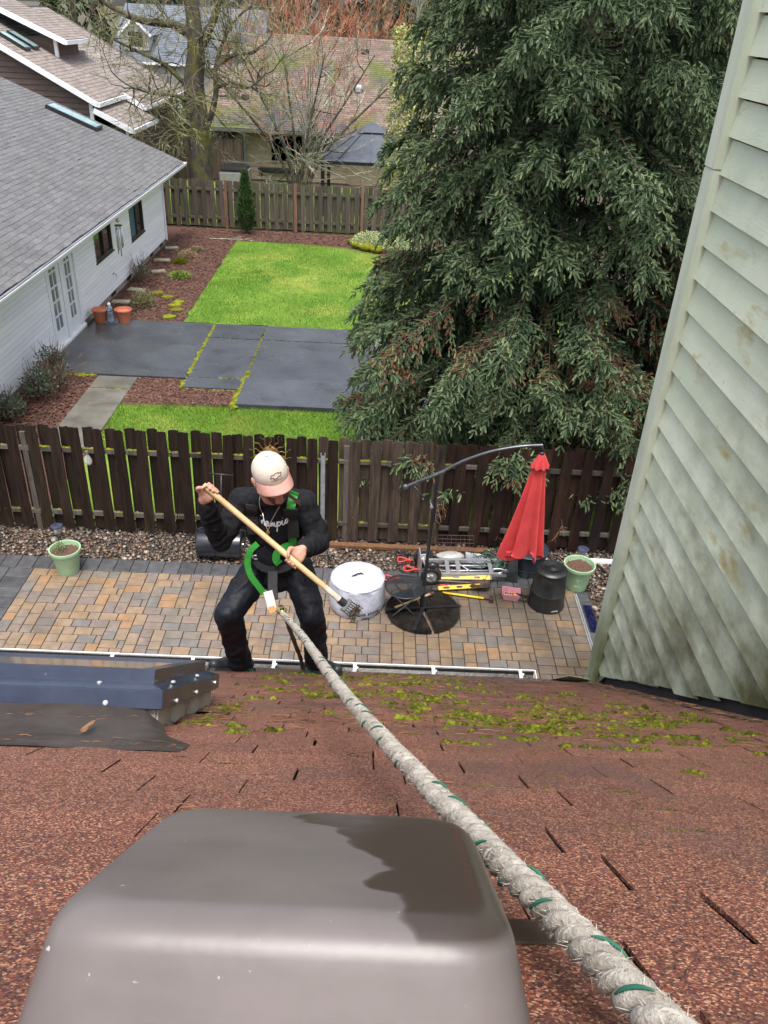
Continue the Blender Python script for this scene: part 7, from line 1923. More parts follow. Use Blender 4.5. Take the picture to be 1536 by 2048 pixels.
for t in (0.35, 0.6, 0.85):
    for a, b in ((J['shR'], J['elR']), (J['shL'], J['elL'])):
        c = a+(b-a)*t; d_ = (b-a).normalized(); s_, u_, _ = basis(d_); r = 0.069-0.008*t
        jk.tube([c+(s_*math.cos(q)+u_*math.sin(q))*r*0.93+d_*0.02*math.sin(q+t*7) for q in np.linspace(0, 2*math.pi, 17)], 0.007, 6)
nk = J['neck']
for q in np.linspace(0.25*math.pi, 1.75*math.pi, 15)[:-1]:      # stand collar open at the front
    a = q-math.pi/2*0+math.pi*0
    f1 = lambda q: nk+V_((0.078*math.sin(q+math.pi), 0.035-0.075*math.cos(q+math.pi)*-1*-1, -0.005+0.02*math.cos(q)))
    jk.capsule(f1(q), f1(q+0.1*math.pi), 0.020, 0.020, 8)
jacket = organic("jacket", jk, m_jack, 0.0075, 3, (('CLOUDS', 0.075, 0.022), ('CLOUDS', 0.028, 0.006)), man)
st_ = MB(); st_.ell((-0.488, 3.635, 4.93), (0.088, 0.098, 0.175)); st_.ell((-0.49, 3.63, 5.06), (0.072, 0.075, 0.05)); st_.ell((-0.50, 3.65, 4.74), (0.10, 0.075, 0.14))
shirt = organic("shirt", st_, m_shirt, 0.008, 4, (('CLOUDS', 0.06, 0.010),), man)
tr = MB()
tr.ell(J['pel']+V_((0, 0.0, -0.02)), (0.155, 0.118, 0.12)); tr.ell((-0.5, 3.73, 4.51), (0.11, 0.10, 0.08))
for s, o_ in (('L', -1), ('R', 1)):
    h, k_, a = J['hip'+s], J['knee'+s], J['ank'+s]
    tr.capsule(h, k_, 0.094, 0.076); tr.capsule(k_, a+V_((0, -0.01, 0.05)), 0.076, 0.064); tr.capsule(a+V_((0, -0.01, 0.06)), a+V_((0, -0.012, 0.0)), 0.066, 0.070)
    for t in (0.66, 0.84):
        c = k_+(a-k_)*t; d_ = (a-k_).normalized(); s_, u_, _ = basis(d_); r = 0.073-0.008*t
        tr.tube([c+(s_*math.cos(q)+u_*math.sin(q))*r*0.92+d_*0.022*math.sin(q*2+t*11+o_) for q in np.linspace(0, 2*math.pi, 17)], 0.012, 6)
    s_, u_, d_ = basis(a-k_)
    for ph in (0.3, 1.7, 3.3, 4.6):      # long slack folds down the shin
        tr.tube([k_+(a-k_)*t+(s_*math.cos(ph+1.1*t*o_)+u_*math.sin(ph+1.1*t*o_))*(0.070-0.010*t) for t in np.linspace(0.02, 0.95, 9)], [0.004, 0.009, 0.013, 0.014, 0.014, 0.013, 0.013, 0.011, 0.006], 6)
    for ph in (0.9, 2.6, 4.4):
        s2, u2, d2 = basis(k_-h); tr.tube([h+(k_-h)*t+(s2*math.cos(ph+1.4*t*o_)+u2*math.sin(ph+1.4*t*o_))*(0.086-0.014*t) for t in np.linspace(0.05, 0.98, 8)], [0.004, 0.010, 0.013, 0.013, 0.012, 0.011, 0.009, 0.005], 6)
trou = organic("trousers", tr, m_trou, 0.0085, 3, (('CLOUDS', 0.085, 0.030), ('CLOUDS', 0.03, 0.007)), man)
for s, toe, heel in (('L', (-0.865, 3.585), (-0.690, 3.685)), ('R', (-0.150, 3.60), (-0.300, 3.74))):
    tz = V_((toe[0], toe[1], 6.9-PT*toe[1])); hz = V_((heel[0], heel[1], 6.9-PT*heel[1])); ank = J['ank'+s]
    b = MB(); b.capsule(hz+ND*0.048, tz+ND*0.040, 0.042, 0.036); b.capsule(hz+(tz-hz)*0.35+ND*0.055, tz*0.75+hz*0.25+ND*0.045, 0.042, 0.040); b.capsule(hz+ND*0.05+(tz-hz)*0.08, ank+V_((0, 0, 0.02)), 0.044, 0.050)
    btt = organic("boot", b, m_boot, 0.006, 4, (('CLOUDS', 0.03, 0.004),), man)
    d_ = (tz-hz).normalized(); sd_ = ND.cross(d_).normalized(); k = MB(); P = []
    for h in (0.004, 0.024):
        for t, w in ((-0.045, 0.025), (-0.03, 0.038), (0.05, 0.036), (0.12, 0.043), ((tz-hz).length+0.01, 0.036), ((tz-hz).length+0.034, 0.018)): P.append(hz+d_*t+sd_*w+ND*h)
        for t, w in (((tz-hz).length+0.034, 0.018), ((tz-hz).length+0.01, 0.036), (0.12, 0.043), (0.05, 0.036), (-0.03, 0.038), (-0.045, 0.025)): P.append(hz+d_*t-sd_*w+ND*h)
    k.add(P, [tuple(range(12))[::-1], tuple(range(12, 24))]+[(i, (i+1) % 12, 12+(i+1) % 12, 12+i) for i in range(12)])
    k.build("sole", m_boot, btt)
    k = MB(); k.add([hz+d_*t+sd_*w+ND*h for h in (0.003, 0.0235) for t, w in ((-0.049, -0.02), (-0.049, 0.02), (-0.02, 0.0415), (0.035, 0.0405), (0.035, -0.0405), (-0.02, -0.0415))], [tuple(range(6))[::-1], tuple(range(6, 12))]+[(i, (i+1) % 6, 6+(i+1) % 6, 6+i) for i in range(6)])
    k.build("heel", mat("green_rubber", (0.01, 0.07, 0.045), (0.02, 0.10, 0.065), rough=0.6), btt)

# cap
def crown_pt(a, e, r=1.0):
    """a: azimuth from the front (right positive), e: elevation, on the cap's shell"""
    return H(0.0875*math.sin(a)*math.cos(e)*r, 0.012-0.106*math.cos(a)*math.cos(e)*r, 0.038+0.090*math.sin(e)*r*(1.03))
k = MB(); na, ne = 48, 14
for j in range(ne+1):
    e = R(-9)+(R(90)-R(-9))*j/ne
    for i in range(na): k.v.append(tuple(crown_pt(2*math.pi*i/na, e, 1+0.006*math.cos(6*2*math.pi*i/na)*math.cos(e))))
for j in range(ne):
    for i in range(na): k.f.append((j*na+i, j*na+(i+1) % na, (j+1)*na+(i+1) % na, (j+1)*na+i))
cap = k.build("cap", m_cap, man, smooth=True)
MB().ell(crown_pt(0, R(90), 1.01), (0.009, 0.009, 0.006), 10, 6).build("button", m_cap, cap, smooth=True)
k = MB(); nb, nr = 22, 8
for layer in (0, 1):
    for j in range(nr+1):
        t = j/nr
        for i in range(nb+1):
            a = R(-74)+R(148)*i/nb
            p0 = (0.0885*math.sin(a), 0.012-0.107*math.cos(a), 0.029)
            ext = 0.060*(math.cos(a)**0.75)*t
            x = p0[0]*(1+0.10*t*abs(math.sin(a))); y = p0[1]-ext; z = p0[2]-0.004*t-0.030*t*(x/0.088)**2*1.2-0.006*layer-0.010*t
            k.v.append(tuple(H(x, y, z)))
n1 = (nr+1)*(nb+1)
for layer in (0, 1):
    for j in range(nr):
        for i in range(nb):
            a = layer*n1+j*(nb+1)+i; q = (a, a+1, a+nb+2, a+nb+1); k.f.append(q if layer == 0 else q[::-1])
for i in range(nb): k.f.append((nr*(nb+1)+i, nr*(nb+1)+i+1, n1+nr*(nb+1)+i+1, n1+nr*(nb+1)+i))
k.build("brim", m_brim, cap, smooth=True)
m_emb = mat("dark_red_thread", (0.10, 0.02, 0.018), (0.16, 0.035, 0.03), rough=0.8)
def on_cap(x, y): return crown_pt(R(3)+x/0.100, R(24)+y/0.098, 1.016)
sk_ = [(-0.0275, -0.006), (-0.011, -0.006), (-0.011, -0.0105), (0.011, -0.0105), (0.011, -0.006), (0.0275, -0.006), (0.0275, 0.006), (0.011, 0.006), (0.011, 0.0105), (-0.011, 0.0105), (-0.011, 0.006), (-0.0275, 0.006)]
sk_ = [(1.2*(x+0.55*y), 1.2*y) for x, y in sk_]; P = []
for i in range(13):
    a, b = sk_[i % 12], sk_[(i+1) % 12]
    for t in (0, 0.33, 0.66): P.append(on_cap(a[0]+(b[0]-a[0])*t, a[1]+(b[1]-a[1])*t))
MB().tube(P, 0.0016, 5).build("emblem", m_emb, cap)
text_on("CHEVROLET", 0.0125, lambda x, y: on_cap(x, y-0.0235), m_emb, cap, "lettering", bold=0.0002)
# stubble: thin shell over jaw and lip
k = MB()
dgm = bo.data; bvh_b = BVHTree.FromPolygons([v.co.copy() for v in dgm.vertices], [tuple(p.vertices) for p in dgm.polygons])
nu, nv = 30, 14; grid = {}
for j in range(nv+1):
    for i in range(nu+1):
        a = R(-88)+R(176)*i/nu; e = R(-74)+R(44)*j/nv+R(16)*(abs(a)/R(88))
        dirv = HM @ V_((math.sin(a)*math.cos(e), -math.cos(a)*math.cos(e), math.sin(e)))
        o_ = hc+HM @ V_((0, -0.012, -0.030))
        loc, nrm, _, _ = bvh_b.ray_cast(o_+dirv*0.30, -dirv)
        if loc is not None: grid[(i, j)] = len(k.v); k.v.append(tuple(loc+dirv*0.0015))
for j in range(nv):
    for i in range(nu):
        q = [grid.get(t) for t in ((i, j), (i+1, j), (i+1, j+1), (i, j+1))]
        a = R(-88)+R(176)*(i+0.5)/nu; e = R(-74)+R(44)*(j+0.5)/nv
        mouth = abs(a) < R(20) and R(-46) < e < R(-30)
        if None not in q and not mouth and not (e > R(-33) and R(24) < abs(a) < R(60)): k.f.append(tuple(q))
k.build("beard", m_beard, man, smooth=True)
for s in (-1, 1):
    MB().ell(H(s*0.031, -0.0775, 0.004), (0.0098, 0.0085, 0.0088), 12, 8, HM).build("eye", mat("eye_white", (0.55, 0.52, 0.48), (0.6, 0.57, 0.53), rough=0.2), man, smooth=True)
gl = MB()
for s in (-1, 1):
    gl.tube([H(s*0.033+0.024*math.cos(t), -0.096-0.004*abs(math.cos(t)), 0.002+0.018*math.sin(t)) for t in np.linspace(0, 2*math.pi, 17)], 0.0019, 5, cap=False)
    gl.tube([H(s*0.057, -0.098, 0.006), H(s*0.082, -0.03, 0.006), H(s*0.088, 0.015, 0.004)], 0.0019, 5)
gl.tube([H(-0.009, -0.099, 0.005), H(0, -0.103, 0.008), H(0.009, -0.099, 0.005)], 0.0019, 5)
gl.build("glasses", m_black, man)
hr_ = MB()
for s in (-1, 1): hr_.capsule(H(s*0.078, 0.02, 0.02), H(s*0.077, 0.012, -0.022), 0.010, 0.006); hr_.capsule(H(s*0.05, 0.088, 0.0), H(s*0.045, 0.086, -0.03), 0.022, 0.016)
hr_.capsule(H(-0.05, 0.09, 0.0), H(0.05, 0.09, 0.0), 0.022, 0.022); hr_.capsule(H(-0.078, 0.02, 0.02), H(-0.05, 0.088, 0.005), 0.012, 0.02); hr_.capsule(H(0.078, 0.02, 0.02), H(0.05, 0.088, 0.005), 0.012, 0.02)
organic("hair", hr_, mat("dark_hair", (0.012, 0.008, 0.006), (0.03, 0.02, 0.014), sc=60, rough=0.6), 0.005, 2, (), man)

# harness, chain and print follow the clothes' surface
vs_, fs_ = [], []
for ob in (jacket, shirt, trou):
    b0 = len(vs_); vs_ += [v.co.copy() for v in ob.data.vertices]; fs_ += [tuple(i+b0 for i in p.vertices) for p in ob.data.polygons]
bvh_c = BVHTree.FromPolygons(vs_, fs_)
view = V_((-0.12, 0.86, -0.45)).normalized()
def drape(x, z, off=0.006, y0=3.2):
    """drop a point onto the front of the clothes"""
    loc, nrm, _, _ = bvh_c.ray_cast(V_((x, y0-0.3, z)), V_((0, 1, 0)))
    if loc is None: return V_((x, 3.62, z))
    return loc+V_((0, -1, 0.35)).normalized()*off
def strap(name, xz, w, m, off=0.008, t=0.004, n=6, relax=2):
    P = smooth_path([V_((a, 0, b)) for a, b in xz], n); P = [drape(p.x, p.z, off) for p in P]
    for _ in range(relax): P = [P[0]]+[(P[i-1]+P[i]*2+P[i+1])/4 for i in range(1, len(P)-1)]+[P[-1]]
    return MB().ribbon(P, w, t, (0, -1, 0.35)).build(name, m, man)
strap("harness_strap", [(-0.385, 5.13), (-0.398, 5.08), (-0.402, 5.045)], 0.045, m_green, 0.012)
strap("shoulder_pad", [(-0.402, 5.055), (-0.40, 4.98), (-0.398, 4.915), (-0.397, 4.87)], 0.072, m_strap, 0.018, 0.012)
strap("harness_strap", [(-0.397, 4.88), (-0.398, 4.84), (-0.402, 4.80)], 0.045, m_green, 0.012)
strap("harness_strap", [(-0.395, 4.80), (-0.44, 4.815), (-0.475, 4.78), (-0.478, 4.74), (-0.462, 4.715)], 0.040, m_green, 0.030)
strap("shoulder_pad", [(-0.60, 5.06), (-0.605, 4.98), (-0.60, 4.88)], 0.06, m_strap, 0.012, 0.010)
# slack green loop at the waist, hanging clear of the body
LP = smooth_path([(-0.565, 3.50, 4.885), (-0.60, 3.475, 4.855), (-0.615, 3.46, 4.79), (-0.60, 3.45, 4.72), (-0.565, 3.45, 4.655), (-0.535, 3.455, 4.60)], 5)
MB().ribbon(LP, 0.032, 0.003, (0.25, -1, 0.3)).build("harness_loop", m_green, man)
strap("waist_belt", [(-0.64, 4.69), (-0.57, 4.675), (-0.50, 4.67), (-0.42, 4.68), (-0.35, 4.70)], 0.055, m_strap, 0.010, 0.006)
strap("leg_strap", [(-0.56, 4.66), (-0.63, 4.60), (-0.70, 4.56)], 0.045, m_strap, 0.010, 0.006)
strap("leg_strap", [(-0.44, 4.66), (-0.38, 4.60), (-0.30, 4.58)], 0.045, m_strap, 0.010, 0.006)
for (x, z) in ((-0.60, 4.70), (-0.385, 4.665), (-0.555, 4.645)):
    c = drape(x, z, 0.018); MB().tube([c+V_((0.017*math.cos(t), -0.003*math.sin(t), 0.014*math.sin(t))) for t in np.linspace(0, 2*math.pi, 17)], 0.0038, 6, cap=False).build("buckle_ring", m_alu, man, smooth=True)
MB().ribbon([drape(-0.50, 4.66, 0.03), V_((-0.495, 3.50, 4.60)), V_((-0.485, 3.455, 4.56))], 0.05, 0.012, (0, -1, 0.3)).build("tether_strap", m_strap, man)
MB().ribbon([V_((-0.515, 3.455, 4.615)), V_((-0.500, 3.425, 4.585)), V_((-0.488, 3.40, 4.545))], 0.046, 0.012, (0.35, -1, 0.35)).build("strap_label", mat("pale_label", (0.58, 0.55, 0.55), (0.66, 0.62, 0.6), rough=0.6), man)
MB().ribbon([V_((-0.492, 3.405, 4.555)), V_((-0.482, 3.385, 4.53))], 0.034, 0.014, (0.35, -1, 0.35)).build("orange_tab", mat("orange_tab", (0.55, 0.22, 0.06), (0.62, 0.28, 0.08), rough=0.6), man)
# chain
ch_ = [(-0.560, 5.11), (-0.556, 5.05), (-0.535, 4.985), (-0.515, 4.945), (-0.503, 4.985), (-0.475, 5.04), (-0.455, 5.075)]
P = smooth_path([V_((a, 0, b)) for a, b in ch_], 6); P = [drape(p.x, p.z, 0.006) for p in P]
MB().tube(P, 0.0024, 5).build("neck_chain", mat("pale_chain", (0.55, 0.50, 0.38), (0.65, 0.6, 0.48), rough=0.3, metal=0.7), man)
c = drape(-0.515, 4.93, 0.008); MB().ell(c, (0.010, 0.005, 0.015), 10, 8).tube([c+V_((0, 0, 0.015)), c+V_((0, 0, 0.022))], 0.003, 6).build("pendant", m_gold, man, smooth=True)
# shirt script, partly under the jacket
S2 = [[(-0.04, 0.50), (-0.05, 0.46)], [(0.0, 0.22), (0.04, 0.02), (0.08, 0.2), (0.14, 0.36), (0.2, 0.22), (0.2, 0.04), (0.27, 0.0)],
      [(0.27, 0.0), (0.45, 0.33), (0.34, 0.34), (0.29, 0.14), (0.36, 0.0), (0.46, 0.14), (0.47, 0.32), (0.48, 0.08), (0.56, 0.02)],
      [(0.56, 0.02), (0.62, 0.34), (0.64, 0.04), (0.72, 0.34), (0.76, 0.06), (0.84, 0.34), (0.86, 0.06), (0.93, 0.0)],
      [(0.93, 0.0), (1.02, 0.36), (0.99, -0.36), (1.03, 0.2), (1.13, 0.34), (1.19, 0.18), (1.10, 0.02), (1.05, 0.1)],
      [(1.19, 0.08), (1.28, 0.34), (1.29, 0.08), (1.36, 0.02), (1.42, 0.06)], [(1.31, 0.50), (1.32, 0.52)], [(1.42, 0.06), (1.50, 0.32), (1.44, 0.14), (1.52, 0.02), (1.6, 0.2), (1.52, 0.34)]]
k = MB()
for stq in S2:
    P = smooth_path([V_((-0.553+x*0.085, 0, 4.962+y*0.075+x*0.004)) for x, y in stq], 4)
    k.tube([drape(p.x, p.z, 0.004) for p in P], 0.0031, 5)
k.build("shirt_lettering", mat("white_print", (0.70, 0.71, 0.74), (0.78, 0.79, 0.8), rough=0.6), man)

# ------------------------------------------------------------------ moss rake in his hands
rk = empty("moss_rake", tuple(PB), "long pale wooden pole with a small dark moss claw held by the worker", "rake")
m_pole = mat("pale_pole", (0.52, 0.36, 0.18), (0.66, 0.49, 0.27), sc=4, st=(1, 1, 1), rough=0.5, bump=0.15, bsc=20, layers=[((0.42, 0.27, 0.12), 5, 0.58, 0.75)])
P0 = PA-pd*0.055; P1 = PB-pd*0.03
MB().tube([P0, P1-pd*0.10], 0.0145, 12).build("pole", m_pole, rk, smooth=30)
MB().tube([P1-pd*0.10, P1], [0.0147, 0.0150], 12).build("worn_end", mat("peeling_paint", (0.42, 0.36, 0.28), (0.62, 0.57, 0.48), sc=30, rough=0.7, layers=[((0.2, 0.15, 0.1), 40, 0.6, 0.7)]), rk, smooth=30)
MB().tube([P1-pd*0.005, P1+pd*0.030], [0.020, 0.021], 10).build("ferrule", m_black, rk, smooth=30)
m_claw = mat("dark_grey_steel", (0.03, 0.032, 0.038), (0.055, 0.06, 0.068), rough=0.5)
hd = P1+pd*0.030; acr = pd.cross(V_((0, -0.45, 0.9))).normalized()
MB().bar(hd+acr*0.036+pd*0.010, hd-acr*0.036+pd*0.010, 0.026, 0.018, (0, -0.6, 0.8)).build("head_block", m_claw, rk, bevel=0.003)
for i in range(6):
    b = hd+acr*(-0.031+0.0125*i)+pd*0.020; sp2 = (i-2.5)*0.0018
    pts = smooth_path([b, b+pd*0.025+acr*sp2, b+pd*0.042+acr*sp2*2+V_((0.008, 0, -0.005)), b+pd*0.048+acr*sp2*2+V_((0.02, 0, -0.015))], 4)
    MB().tube(pts, [0.0034*(1-0.04*q) for q in range(len(pts))], 6).build("tine", m_claw, rk, smooth=True)
k = MB(); rq = random.Random(2)
for i in range(130):
    c = hd+pd*(0.042+rq.random()*0.022)+acr*rq.uniform(-0.035, 0.035)+V_((0.02*rq.random(), rq.gauss(0, 0.008), rq.gauss(-0.01, 0.012))); d_ = V_((rq.gauss(0, 1), rq.gauss(0, 1), rq.gauss(0, 1))).normalized()
    k.tube([c, c+d_*rq.uniform(0.01, 0.025)], [0.0035, 0.001], 3, cap=False)
k2 = k.build("clogged_moss", mat("wet_dirt_moss", (0.03, 0.018, 0.010), (0.08, 0.055, 0.03), sc=60, rough=0.9), None); tag(k2, "clump of brown moss and dirt stuck in the claw tines", "moss", kind="stuff")

# ------------------------------------------------------------------ rope and rope grab
A_ = V_((-0.425, 3.30, 4.60)); B_ = V_((0.190, 0.253, 6.754)); B2 = A_+(B_-A_)*1.10
m_rope = mat("worn_rope", (0.23, 0.20, 0.165), (0.47, 0.435, 0.38), sc=40, st=(1, 1, 1), rough=0.9, bump=0.8, bsc=160, bdist=0.004, lo=0.3, hi=0.7, layers=[((0.13, 0.11, 0.085), 9, 0.52, 0.72), ((0.02, 0.11, 0.07), 30, 0.70, 0.76)])
m_fuzz = mat("rope_fuzz", (0.32, 0.295, 0.25), (0.52, 0.485, 0.42), sc=20, rough=0.9, isl=True, rand=0.2)
m_trace = mat("green_tracer", (0.010, 0.085, 0.05), (0.02, 0.13, 0.08), rough=0.85)
rp = empty("safety_rope", tuple(A_), "thick frayed off white twisted safety rope with green tracer", "rope")
axis = (B2-A_); LR = axis.length; axis.normalize(); s_, u_, _ = basis(axis)
def rope_center(d): 
    t = d/LR; return A_+axis*d+V_((0.012*math.sin(t*7), 0, -0.03*math.sin(math.pi*t)))
PITCH, HRAD, SRAD = 0.072, 0.0073, 0.0072
def strand_pt(d, ph, extra=0.0):
    a = 2*math.pi*d/PITCH+ph+0.25*math.sin(d*17); rr_ = HRAD+0.0006*math.sin(d*61+ph)+extra
    return rope_center(d)+(s_*math.cos(a)+u_*math.sin(a))*rr_
nst = int(LR/0.0046)
for q in range(3):
    ph = 2*math.pi*q/3; ds = np.linspace(0, LR, nst)
    MB().tube([strand_pt(d, ph) for d in ds], [SRAD*(1+0.07*math.sin(d*190+q)+0.05*math.sin(d*530+2*q)+0.04*rng.normal()) for d in ds], 10).build("strand", m_rope, rp, smooth=True)
    # loose outer yarns laid over each strand
    for w in range(5):
        P = []; rad_ = []
        for d in ds:
            c = strand_pt(d, ph); a = 2*math.pi*d/PITCH+ph+0.25*math.sin(d*17); o1 = s_*math.cos(a)+u_*math.sin(a); o2 = axis.cross(o1)
            b = -2*math.pi*d/0.055+w*1.2566; P.append(c+(o1*math.cos(b)+o2*math.sin(b))*SRAD*0.93); rad_.append(0.0013*(1+0.22*math.sin(d*310+w)+0.15*rng.normal()))
        MB().tube(P, rad_, 4).build("yarn", m_rope, rp, smooth=True)
# green marker yarn surfacing on one strand at every twist
d0 = 0.3
while d0 < LR-0.03:
    P = []
    for t in np.linspace(0, 1, 11):
        d = d0-0.011+0.022*t; o1 = (strand_pt(d, 0)-rope_center(d)).normalized(); o2 = axis.cross(o1); b = -0.6+1.2*t
        P.append(strand_pt(d, 0)+(o1*math.cos(b)+o2*math.sin(b))*SRAD*1.13)
    MB().tube(P, [0.0005, 0.0010, 0.0014, 0.0016, 0.0017, 0.0017, 0.0017, 0.0016, 0.0014, 0.0010, 0.0005], 6).build("tracer_yarn", m_trace, rp, smooth=True)
    d0 += PITCH*(0.35+0.9*rng.random())
nf_ = 22000; d = LR*(1-rng.random(nf_)**1.6)
S_, U_, AX = np.array(s_), np.array(u_), np.array(axis)
t_ = d/LR; C_ = np.array(A_)[None]+AX[None]*d[:, None]; C_[:, 0] += 0.012*np.sin(t_*7); C_[:, 2] -= 0.03*np.sin(np.pi*t_)
a = rng.random(nf_)*6.283; rad = S_[None]*np.cos(a)[:, None]+U_[None]*np.sin(a)[:, None]
p = C_+rad*(0.0130+0.0013*rng.normal(size=(nf_, 1))); ln = (0.0014+0.0042*rng.random((nf_, 1))**3)
tv = rad*ln*(0.3+0.7*rng.random((nf_, 1)))+AX[None]*ln*rng.normal(0, 1.0, (nf_, 1))+np.cross(AX[None], rad)*ln*rng.normal(0, 1.0, (nf_, 1)); sv = np.cross(tv, rng.normal(0, 1, (nf_, 3))); sv *= 0.00042/(np.linalg.norm(sv, axis=1)[:, None]+1e-9)
V2 = np.stack([p-sv-rad*0.004, p+sv-rad*0.004, p+tv], 1)
o = link("fuzz", mesh_np("fuzz", V2.reshape(-1, 3), np.arange(nf_*3).reshape(-1, 3), m_fuzz), None, rp); o["kind"] = "stuff"
# tail hanging behind to the roof
m_rope2 = mat("dirty_rope_tail", (0.07, 0.055, 0.04), (0.17, 0.14, 0.11), sc=60, rough=0.9, bump=0.8, bsc=120)
tl = smooth_path([A_, A_+V_((0.02, 0.03, -0.06)), V_((-0.40, 3.42, 4.40)), V_((-0.385, 3.60, 4.12)), V_((-0.375, 3.78, 3.86)), V_((-0.37, 3.83, 3.745)), V_((-0.355, 3.86, 3.735)), V_((-0.345, 3.84, 3.80)), V_((-0.345, 3.85, 3.86))], 6)
MB().tube(tl, [0.0125+0.0012*math.sin(i*1.7) for i in range(len(tl))], 8).build("rope_tail", m_rope2, rp, smooth=True)
rg = empty("rope_grab", tuple(A_), "brassy metal rope grab clamped on the rope at the worker's waist", "rope grab")
gdir = (A_-B_).normalized(); gs, gu, _ = basis(gdir)
c0 = A_-gdir*0.02
k = MB().ell(c0+gu*0.012, (0.026, 0.022, 0.052), 16, 12, Matrix((gs, gu, gdir)).transposed())
k.build("body", m_gold, rg, smooth=True)
MB().tube([c0+gdir*0.045+(gs*math.cos(t)*0.026+gdir*math.sin(t)*0.034)+gu*0.014 for t in np.linspace(0, 2*math.pi, 25)], 0.0058, 8, cap=False).build("eye_ring", m_alu, rg, smooth=True)
MB().tube([c0+gdir*0.075+(gu*math.cos(t)*0.022+gdir*math.sin(t)*0.034)+gu*0.014 for t in np.linspace(0, 2*math.pi, 25)], 0.0055, 8, cap=False).build("carabiner", m_gold, rg, smooth=True)
MB().bar(c0-gdir*0.05+gu*0.02, c0+gdir*0.02+gu*0.034, 0.020, 0.008, tuple(gu)).build("cam_lever", m_black, rg)

# ------------------------------------------------------------------ moss and litter on the roof
rm = random.Random(77)
def roof_clumps(name, spots, m, label):
    V = []; F = []; seg = 6
    for (u, v, r, h) in spots:
        b = len(V); a0 = rm.random()*6
        for k_, hz in ((1.0, 0.0), (0.82, 0.62), (0.45, 0.95)):
            for i in range(seg):
                a = a0+2*math.pi*i/seg; q = k_*(0.72+0.55*rm.random()); V.append(RP(u+r*1.25*q*math.cos(a), v+r*0.8*q*math.sin(a), h*hz*(0.7+0.5*rm.random())+0.002))
        V.append(RP(u, v, h+0.002))
        for r_ in range(2):
            for i in range(seg):
                a = b+r_*seg+i; c = b+r_*seg+(i+1) % seg; F.append((a, c, c+seg)); F.append((a, c+seg, a+seg))
        for i in range(seg): F.append((b+2*seg+i, b+2*seg+(i+1) % seg, b+3*seg))
    o = link(name, mesh_np(name, [tuple(p) for p in V], F, m, smooth=True)); return tag(o, label, "moss", kind="stuff")
spots = []; spikes = []
def course_v(v): return EAVE_V-round((EAVE_V-v)/0.143)*0.143
def patch(u, v, n, wu, wv, r):
    for _ in range(n):
        s = r*(0.35+0.9*rm.random()**1.5); spots.append((u+rm.gauss(0, wu), v+rm.gauss(0, wv), s, s*(0.6+0.6*rm.random())))
# mossy belt above the eave
for i in range(1050):
    v = rm.uniform(2.1, EAVE_V-0.12); u = rm.uniform(-0.55, 1.25)
    dens = math.exp(-((u-0.15-0.42*(3.9-v))/0.72)**2)
    pn = mnoise.noise(Vector((u*3.2, v*5.5, 1.7)))+0.5*mnoise.noise(Vector((u*9, v*14, 4.1)))
    if rm.random() > dens*max(0.04, min(1, 0.42+1.6*pn)): continue
    patch(u, course_v(v)+rm.gauss(0.0, 0.030), rm.randint(2, 11), 0.020, 0.009, 0.0095+0.0075*rm.random()**2)
for i in range(46):     # long cushions filling a course line
    u, v = rm.uniform(0.15, 1.2), course_v(rm.uniform(1.75, 2.7))
    for q in range(rm.randint(2, 6)): patch(u+q*0.035, v, rm.randint(3, 6), 0.014, 0.004, 0.013)
# thinning tufts along the course lines nearer the camera
for i in range(190):
    v = rm.uniform(0.7, 2.4); u = rm.uniform(-0.95, 1.15)
    if rm.random() > (0.40+0.60*max(0, min(1, (u+0.1)/0.6)))*(0.22+0.78*(v-0.6)/1.6): continue
    if u < -0.40 and 1.5 < v < 2.7: continue
    n = rm.randint(3, 7); w = 0.012+0.010*rm.random()
    for q in range(n): s = 0.0050*(0.6+0.7*rm.random()); spots.append((u+w*(q-n/2)*0.5, course_v(v)+0.006+rm.gauss(0, 0.0012), s*1.3, s*0.9))
for i in range(26): patch(rm.uniform(-0.46, -0.40), rm.uniform(2.0, 2.7), 4, 0.015, 0.02, 0.008)
for (u, v) in ((0.70, 1.52), (-0.33, 2.02), (-0.30, 1.9), (-0.22, 1.95), (0.02, 2.2), (0.75, 2.0), (0.42, 1.95), (0.9, 2.45), (0.55, 2.3), (0.62, 2.75), (0.1, 2.9), (0.3, 3.1), (-0.05, 3.3), (0.35, 2.5), (0.2, 2.6), (0.75, 2.6)): patch(u, v, 16, 0.013, 0.008, 0.011)
roof_clumps("roof_moss", spots, m_moss2, "bright green moss cushions along the shingle courses")
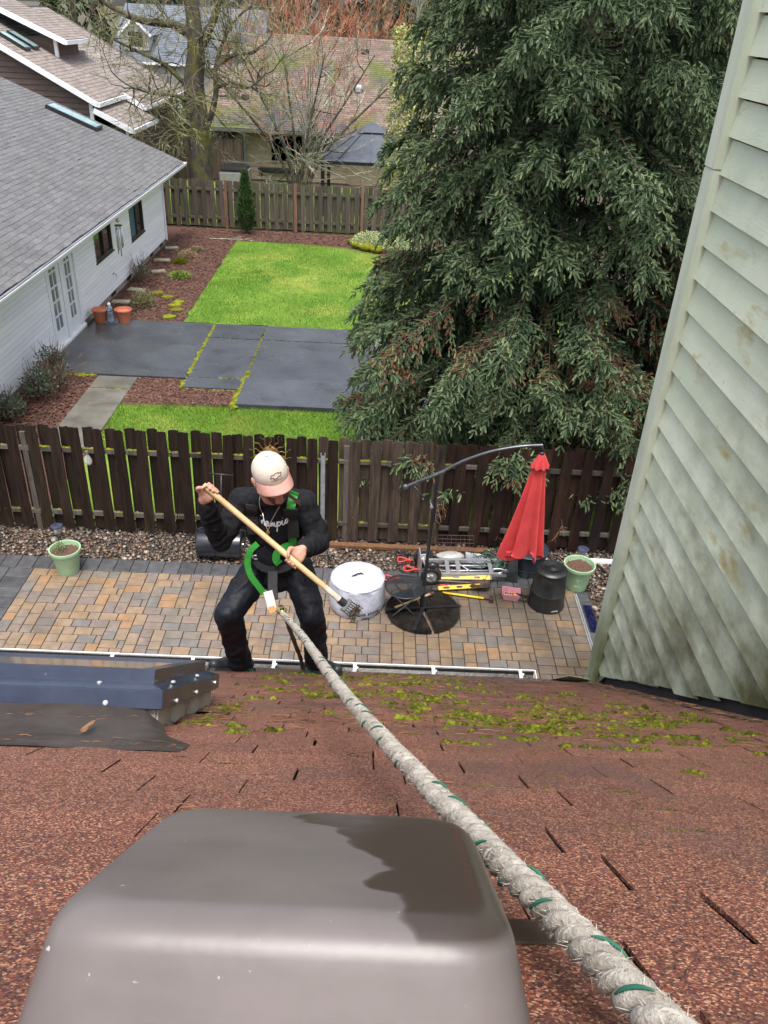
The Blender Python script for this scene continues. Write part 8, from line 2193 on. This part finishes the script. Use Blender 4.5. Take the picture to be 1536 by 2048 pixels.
# fine moss filaments give the cushions a fuzzy edge
nn_ = min(40000, len(spots)*14); V3 = np.zeros((nn_, 3, 3), np.float32)
for i in range(nn_):
    u, v, r, h = spots[rm.randrange(len(spots))]; a = rm.random()*6.28; q = r*math.sqrt(rm.random())
    b = RP(u+q*1.2*math.cos(a), v+q*0.8*math.sin(a), h*(0.95-0.5*(q/r)**2)); t = b+ND*(0.003+0.005*rm.random())+Vector((rm.gauss(0, 0.002), rm.gauss(0, 0.002), 0)); w = Vector((rm.gauss(0, 1), rm.gauss(0, 1), 0)).normalized()*0.0009
    V3[i] = [tuple(b-w), tuple(b+w), tuple(t)]
o = link("moss_filaments", mesh_np("moss_filaments", V3.reshape(-1, 3), np.arange(nn_*3).reshape(-1, 3), m_moss2)); tag(o, "fuzzy filaments on the roof moss", "moss", kind="stuff")
# needles, twig bits
m_litter = mat("needle_litter", (0.035, 0.018, 0.010), (0.26, 0.12, 0.05), sc=6, rough=0.8, isl=True, rand=0.5)
k = MB()
def litter(u, v, L, w, h=0.006):
    a = rm.random()*6.28; p = RP(u, v, h); d_ = Vector((math.cos(a), 0, 0))+VD*math.sin(a)
    k.tube([p-d_*L/2, p+ND*L*0.06*rm.random(), p+d_*L/2], [w*0.6, w, w*0.5], 3, cap=False)
for i in range(2400): litter(rm.gauss(0.35, 0.55), rm.uniform(2.0, EAVE_V-0.05), rm.uniform(0.02, 0.07), 0.0011)
for i in range(420): litter(1.44-abs(rm.gauss(0, 0.05)), rm.uniform(1.5, EAVE_V-0.1), rm.uniform(0.02, 0.07), 0.0013, 0.014)
for i in range(110): litter(rm.uniform(-1.2, -0.36), rm.gauss(1.60, 0.05), rm.uniform(0.015, 0.04), 0.0007, 0.012)
for i in range(90): litter(rm.uniform(-1.1, -0.5), rm.uniform(1.72, 1.88), rm.uniform(0.01, 0.03), 0.0007, 0.045)
for i in range(150): litter(rm.uniform(-0.47, -0.38), rm.uniform(1.95, 2.75), rm.uniform(0.015, 0.05), 0.0014)
for i in range(120): litter(rm.uniform(-0.6, 1.0), rm.uniform(0.6, 2.2), rm.uniform(0.012, 0.045), 0.0008)
o = k.build("needle_litter", m_litter); tag(o, "brown conifer needles and twig bits scattered on the roof", "debris", kind="stuff")
k = MB(); rl = random.Random(6)
for i in range(5):
    c = RP(-0.62+rl.gauss(0, 0.002), 1.68+0.010*i, 0.020+0.003*i); k.add([c+Vector((-0.006, 0, 0)), c+Vector((0.006, 0, 0.002)), c+Vector((0.005, 0.0, 0.0))+VD*0.022+ND*0.008, c+Vector((-0.005, 0, 0))+VD*0.022+ND*0.006], [(0, 1, 2, 3)])
tag(k.build("bark_curl", mat("orange_bark", (0.20, 0.085, 0.03), (0.34, 0.16, 0.06), sc=20, rough=0.7)), "curled orange brown leaf scrap on the skylight apron", "leaf")
